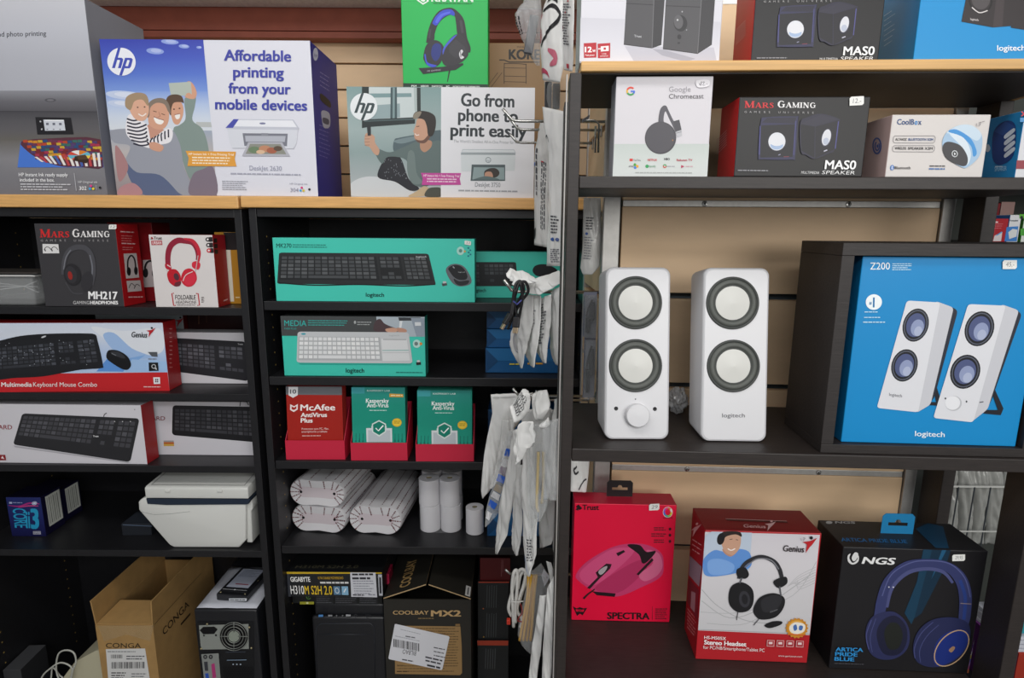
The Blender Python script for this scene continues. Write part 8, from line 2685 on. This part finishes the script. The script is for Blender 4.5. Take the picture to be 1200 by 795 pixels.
# --- bottom group
t = thing('cable_bundle', 'tied bundle of white cable with a red connector, beside the dark red cartons', 'cable', base(at_y(606, 676, 1.06)))
M = t.matrix_world.copy()
m = MB()
for k, pts in enumerate(([(602, 735), (601, 712), (600, 690), (602, 672), (606, 670), (606, 690), (604, 712), (604, 730)], [(599, 722), (596, 712), (600, 695), (604, 678), (610, 668), (616, 671), (614, 685), (609, 700), (606, 716), (612, 726), (610, 735)], [(607, 690), (610, 674), (616, 669), (617, 680), (612, 694), (608, 708)])):
    m.tube(loc(M, spline([at_y(x, y, 1.06 + .004 * k - .002 * (i % 2)) for i, (x, y) in enumerate(pts)], 6)), .0034, WHTC, 8)
m.build('cord', t, smooth=True)
m = MB(); m.tube(loc(M, [at_y(599, 705, 1.054), at_y(605, 706, 1.05), at_y(613, 705, 1.056)]), .0012, WHTC, 6); m.build('tie', t)
P0 = loc(M, [at_y(596, 728.5, 1.058)])[0]
m = MB(); m.box((-.0038, -.004, -.0055), (.0038, .004, .0055), mat('red_connector', 'c8321e', .45), bev=.0012, T=Matrix.Translation(P0)); m.build('connector', t)['label'] = 'red connector'
m = MB(); m.tube(loc(M, spline([at_y(x, y, 1.052) for x, y in ((610, 708), (612, 718), (608, 724), (607, 728), (612, 729))], 5)), .0012, mat('dark_red_wire', '8c2a2a', .5), 6); m.build('wire', t)
t, s_ = pouch('accessory_pouch', 'clear bag with a hank of straw yellow cable, beside the white cable bundle', [(620, 672), (614, 700), (608, 728), (606.5, 745), (612, 758), (620.5, 765)], [(634, 660), (644, 676), (642, 700), (636, 730), (630, 750), (621.5, 765.6)], 1.06, .0, F_CLEAR, .014, 70, .003, group=POUCH)
for k in range(4):
    inner_cable(t, [(619.5 + 3.0 * k, 674), (618 + 2.6 * k, 700), (613 + 3.6 * k, 728), (609 + 4.2 * k, 751)], 1.06 - .004 * (k % 2), .003, YELC, 'cable')
a = Art(s_, .0008); a.poly([(.75, .10), (.95, .06), (1.0, .17), (.78, .22)], 'd9d9de'); a.done('label', t)
for k, (lab, L, R) in enumerate((('long flat white pouch at the bottom, left one of the two next to the post', [(633, 697), (628, 730), (623, 760), (618, 812)], [(641, 697), (637.5, 730), (634, 760), (627, 812)]),
                               ('long flat white pouch at the bottom, right against the post', [(641, 690), (639, 720), (636.5, 755), (634.5, 812)], [(651, 672), (651, 720), (650, 760), (643.5, 812)]))):
    t, s_ = pouch('accessory_pouch', lab, L, R, 1.0 - .02 * k, .004, F_WHITE, .003, 80 + k, .0035, group=POUCH)
t, s_ = pouch('accessory_pouch', 'small torn white pouch end beside the post, above the long flat pouches', [(640, 658), (643, 672), (646, 690)], [(646, 660), (651, 676), (652, 692)], 1.03, .0, F_WHITE, .005, 90, .003, group=POUCH)

# --- behind the post, seen through the gap
t, s_ = pouch('accessory_pouch', 'milky pouch with rows of print in the gap between post and slatted panel', [(684, 232), (683, 260), (682.5, 290), (680, 314), (683, 322)], [(704, 232), (705, 262), (705, 290), (703, 312), (694, 322)], 1.04, .0, F_MILKY, .005, 95, .002, group=POUCH)
lines(s_, t, .15, .6, .25, .42, 5, '4a4b52', 4); lines(s_, t, .1, .55, .5, .8, 9, '8a8b90', 6, 'barcode')
a = Art(s_, .0006); a.ell(.2, .46, .07, .018, '3a5a9a'); a.done('recycling_mark', t)
for k, (lab, y0, y1) in enumerate((('clear blister pack with dark gadget in the gap left of the white speaker, upper', 346, 396), ('clear blister pack with dark gadget in the gap left of the white speaker, lower', 398, 468))):
    P0 = at_y(683.5, y1, 1.03)
    P1 = at_y(700 - 1.5 * k, y0, 1.03)
    t = thing('blister_pack', lab, 'blister pack', base(V((P0.x, 1.02, P0.z))), 'blister packs behind the post')
    w, h = P1.x - P0.x, P1.z - P0.z
    m = MB(); m.box((0, 0, 0), (w, .02, h), F_CLEAR, bev=.004, seg=2); m.build('blister', t, smooth=True, angle=40)
    m = MB(); m.box((0, .0205, 0), (w + .001, .0215, h + .004), mat('blister_card', '8d8fa0', .5)); m.build('backing_card', t)
    m = MB(); m.box((w * .15, .005, h * .12), (w * .5, .016, h * .5), mat('black_adapter'), bev=.002); m.box((w * .4, .005, h * .4), (w * .85, .016, h * .85), mat('dark_gadget_plastic'), bev=.003)
    m.tube([(w * .2, .01, h * .5), (w * .3, .007, h * .7), (w * .6, .006, h * .9)], .0015, BLKC, 6)
    m.build('gadget', t)
t, s_ = pouch('accessory_pouch', 'white bag with a black scribble, peeping out above the red mouse carton', [(669, 538), (668.6, 556), (668.6, 576)], [(691, 538), (689.6, 556), (687, 577)], .965, .0, F_WHITE, .004, 97, .002, group=POUCH)
a = Art(s_, .0006); a.curve([(.3, .2), (.18, .3), (.25, .42), (.42, .36)], .06, '2a2a2e'); a.curve([(.5, .9), (.7, .65), (.9, .6)], .05, '3a3a40'); a.done('scribble', t)
# bracket hook with a scrap of paper behind the post
t = thing('wire_bracket', 'square wire bracket on the end panel, seen between post and white dongle carton', 'bracket', base(V((XP - .006, 1.05, at_y(697, 178, 1.05).z))))
M = t.matrix_world.copy()
m = MB(); m.tube(loc(M, [at_y(684, 141, 1.05), at_y(698, 141.5, 1.05), at_y(702, 146, 1.05), at_y(701, 179, 1.05), at_y(697.5, 179, 1.05), at_y(698, 148, 1.05)]), .0018, STEEL, 6); m.build('wire', t, smooth=True)
pp = thing('paper_scrap', 'small white paper scrap tucked on the bracket behind the post', 'paper', base(at_y(686, 135, 1.02)))
m = MB(); L = loc(pp.matrix_world, [at_y(682, 140.5, 1.03), at_y(691.5, 134.5, 1.02), at_y(690, 138.5, 1.02), at_y(682, 144, 1.03)]); m.add(L, [[0, 1, 2, 3]], PAPER); o = m.build('sheet', pp); o.modifiers.new('thickness', 'SOLIDIFY').thickness = .0005

# ------------------------------------------------------------------ the fixture beyond the right end: ink shelf and wire basket
YI = 1.34
P0 = at_y(1100, 283.5, YI)
zi = P0.z
fx = thing('ink_shelf', 'dark shelf unit with ink cartridge cartons, beyond the right end of the rack', 'shelving unit', base(V((.84, YI - .01, 0))))
m = MB(); m.box((0, 0, zi - .02), (.9, .28, zi), BLACK_LAM, bev=.001); m.build('shelf', fx)
m = MB(); m.box((0, .281, 0), (.9, .295, 2.1), mat('dark_green_grey_panel', '3c403c', .7)); m.build('back_panel', fx)
zu = at_y(1190, 226, YI).z
m = MB(); m.box((0, .0, zu + .018), (.9, .28, zu + .034), BLACK_LAM, bev=.001); m.build('shelf', fx)
def ink_box(label, x0, x1, ty, cols, y=YI + .004, fn=None, zb=None):
    c = carton('ink_carton', label, 'box', (x0, 283), x1, ty, .05, y=y, z=zb if zb is not None else zi, yaw=0, cols=cols, group='ink cartridge cartons')
    if fn:
        a = Art(c.hit('F')); fn(a); a.done('front_print', c.root)
    return c
X = lambda x: 1080 + x / 9.933
Y = lambda y: 220 + y / 9.9375
T = lambda Q: [(X(x), Y(y)) for x, y in Q]
RD_ = ['a01c26', '7c121a', '7c121a', '8c1820']
ink_box('red ink carton with white curve, leftmost beyond the rack', X(755), X(818), Y(366), RD_, fn=lambda a: (a.poly(T([(745, 540), (790, 430), (806, 430), (790, 625), (725, 625)]), 'cfc6c6'), a.poly(T([(750, 560), (790, 470), (796, 480), (770, 545)]), 'a02a5c')))
ink_box('red ink carton with a blue and white swoosh, second beyond the rack', X(826), X(975), Y(360), RD_, fn=lambda a: (a.poly(T([(830, 625), (850, 560), (940, 515), (925, 625)]), 'cfc6c6'), a.poly(T([(860, 560), (930, 512), (940, 520), (880, 560)]), '4a9ad0'), a.greek(X(850), Y(395), X(890), 1, 2, 'e6d0d0', 1.4, ragged=0), a.greek(X(840), Y(420), X(950), 3, 2.4, 'c26a70', .8)))
ink_box('white and blue ink carton, third beyond the rack', X(985), X(1115), Y(318), ['d2d3d6', '3a6fb0', '3a6fb0', 'd2d3d6'], fn=lambda a: (a.poly(T([(990, 460), (1050, 455), (1125, 450), (1108, 625), (965, 625)]), '3a7ac0'), a.text('Kompatibel', X(1032), Y(392), X(1122), 1.7, '2a3a4a', bold=.02), a.poly(T([(1010, 520), (1060, 480), (1115, 490), (1105, 570), (1020, 600)]), 'cfd2d2')))
ink_box('green and white ink carton, fourth beyond the rack at the picture edge', X(1150), X(1290), Y(310), ['cfd3cf', '4a8a3a', '4a8a3a', 'cfd3cf'], fn=lambda a: (a.poly(T([(1140, 310), (1200, 310), (1200, 360), (1140, 360)]), '5aa83a'), a.poly(T([(1150, 480), (1200, 470), (1200, 560), (1150, 560)]), '4a9a3a'), a.ell(X(1165), Y(350), 1.6, 2, '26262a')))
ink_box('dark red ink carton in the back row behind the red ones', X(776), X(855), Y(180), ['6d1018', '4a0a10', '4a0a10', '5c0e14'], y=YI + .07)
ink_box('brownish pink ink carton in the back row behind the red ones', X(862), X(1020), Y(165), ['8f726c', '6d544e', '6d544e', 'a88c84'], y=YI + .07)
c = ink_box('white carton with blue disc on the upper shelf beyond the rack', X(790), X(905), Y(50), ['cfd0d2', '9a9b9d', '9a9b9d', 'cfd0d2'], y=YI + .004, zb=zu + .0345 - .034 - .0, fn=None) if False else None
# wire basket with clear bags, lower right
X = lambda x: 1040 + x / 7.5
Y = lambda y: 520 + y / 7.5
YK = 1.27
T = lambda Q: [(X(x), Y(y)) for x, y in Q]
P0, P1 = at_y(X(500), Y(700), YK), at_y(1185, Y(380), YK)
wb = thing('wire_basket', 'wire grid rack holding clear plastic bags, seen past the rack above the blue-tabbed carton', 'wire rack', base(V((P0.x, YK, 0))))
M = wb.matrix_world.copy()
zt, wx = at_y(X(700), Y(380), YK).z, P1.x - P0.x
m = MB(); m.tube([(-.01, 0, zt), (wx + .2, 0, zt)], .0026, mat('white_wire', 'c2c3bf', .4), 7); m.build('rail_wire', wb); m = MB(); m.tube([(-.01, .2, zt), (wx + .2, .2, zt)], .0026, mat('white_wire'), 7); m.build('rail_wire', wb)
step = at_y(X(760), Y(500), YK).x - at_y(X(620), Y(500), YK).x
m = None
for k in range(-1, 12):
    m = MB(); m.tube([(step * k + (at_y(X(620), Y(380), YK).x - P0.x), -.002, .05), (step * k + (at_y(X(620), Y(380), YK).x - P0.x), -.002, zt)], .0016, mat('dark_wire', '3a3f44', .4), 6); m.build('grid_wire', wb)
zf = at_y(X(780), Y(768), YK).z
m = MB(); m.tube([(-.01, -.003, zf), (wx + .2, -.003, zf)], .002, mat('white_wire'), 6); m.build('rail_wire', wb)
m = MB(); m.box((-.02, .21, .0), (wx + .3, .222, 1.25), mat('dark_green_grey_panel')); m.build('back_panel', wb)
F_SILV = film('silvery_bag_film', 'a9aaa6', .15, .22)
for k, (x0, x1) in enumerate(((505, 612), (618, 745), (752, 872), (880, 1010), (1020, 1140))):
    lab = ['leftmost silvery bag behind the wire grid', 'second silvery bag from the left behind the wire grid', 'third silvery bag from the left behind the wire grid', 'fourth silvery bag behind the wire grid', 'rightmost silvery bag behind the wire grid, mostly hidden by the upright'][k]
    pouch('plastic_bag', lab, [(X(x0), Y(215)), (X(x0 - 5), Y(400)), (X(x0 - 20), Y(700)), (X(x0 - 30), Y(880))], [(X(x1), Y(215)), (X(x1 - 4), Y(400)), (X(x1 - 20), Y(700)), (X(x1 - 30), Y(880))], YK + .04, .0, F_SILV, .016, 100 + k, .007, cat='plastic bag', group='bags in the wire rack')
# books and packs at the lower right corner
def corner(name, label, cat, x0, x1, ytop, zb, h_y, cols, y=1.12, d=.12):
    return carton_top(name, label, cat, (x0, ytop), x1, y, zb, d, cols=cols)
zb = at_y(1192, 765, 1.12).z
sh = thing('side_table', 'dark low shelf in the lower right corner carrying folders and paper', 'shelf unit', base(V((.86, 1.10, 0))))
zs_ = zb - .12
m = MB(); m.box((0, 0, zs_ - .02), (.5, .15, zs_), BLACK_LAM, bev=.001); m.build('shelf_board', sh)
m = MB(); m.box((0, .14, 0), (.5, .15, zs_ - .0205), BLACK_LAM); m.build('back_board', sh)
for xx in (0, .485):
    m = MB(); m.box((xx, 0, 0), (xx + .015, .139, zs_ - .0205), BLACK_LAM); m.build('side_board', sh)
c1 = carton_top('folder', 'purple folder standing in the lower right corner', 'folder', (1187, 766), 1193.5, 1.115, zs_, .14, cols=['6a2a7a', '4a1c58', '4a1c58', '7a3a8a'])
c2 = carton_top('folder', 'red folder standing right of the purple one in the lower right corner', 'folder', (1194.3, 766), 1212, 1.115, zs_, .14, cols=['a03020', '7a2016', '7a2016', 'b03a2a'])
ztp = c1.M.translation.z + min(c1.h, c2.h) + .0006
for c_ in (c1, c2):
    ztp = max(ztp, c_.M.translation.z + c_.h + .0003)
hh = at_y(1196, 745, 1.12).z - ztp
P = at_yz(1188.5, 1.118, ztp)
t = thing('paper_stack', 'stack of white paper pads on top of the red and purple folders', 'paper', base(P))
for k in range(4):
    m = MB(); m.box((.001 * (k % 2), 0, hh * k / 4), (.07, .12, hh * (k + .8) / 4), PAPER, bev=.0005); m.build('pad', t)
c3 = carton('teal_box', 'teal and white box on the paper stack at the lower right edge', 'box', (1193, 743), 1215, 710, .08, y=1.125, z=ztp + hh, yaw=0, cols=['2f9aa8', '1f6d78', '1f6d78', '3aa9b4'])
a = Art(c3.hit('F')); a.quad(1196, 711, 1215, 720, 'd2d6d6'); a.done('front_print', c3.root)
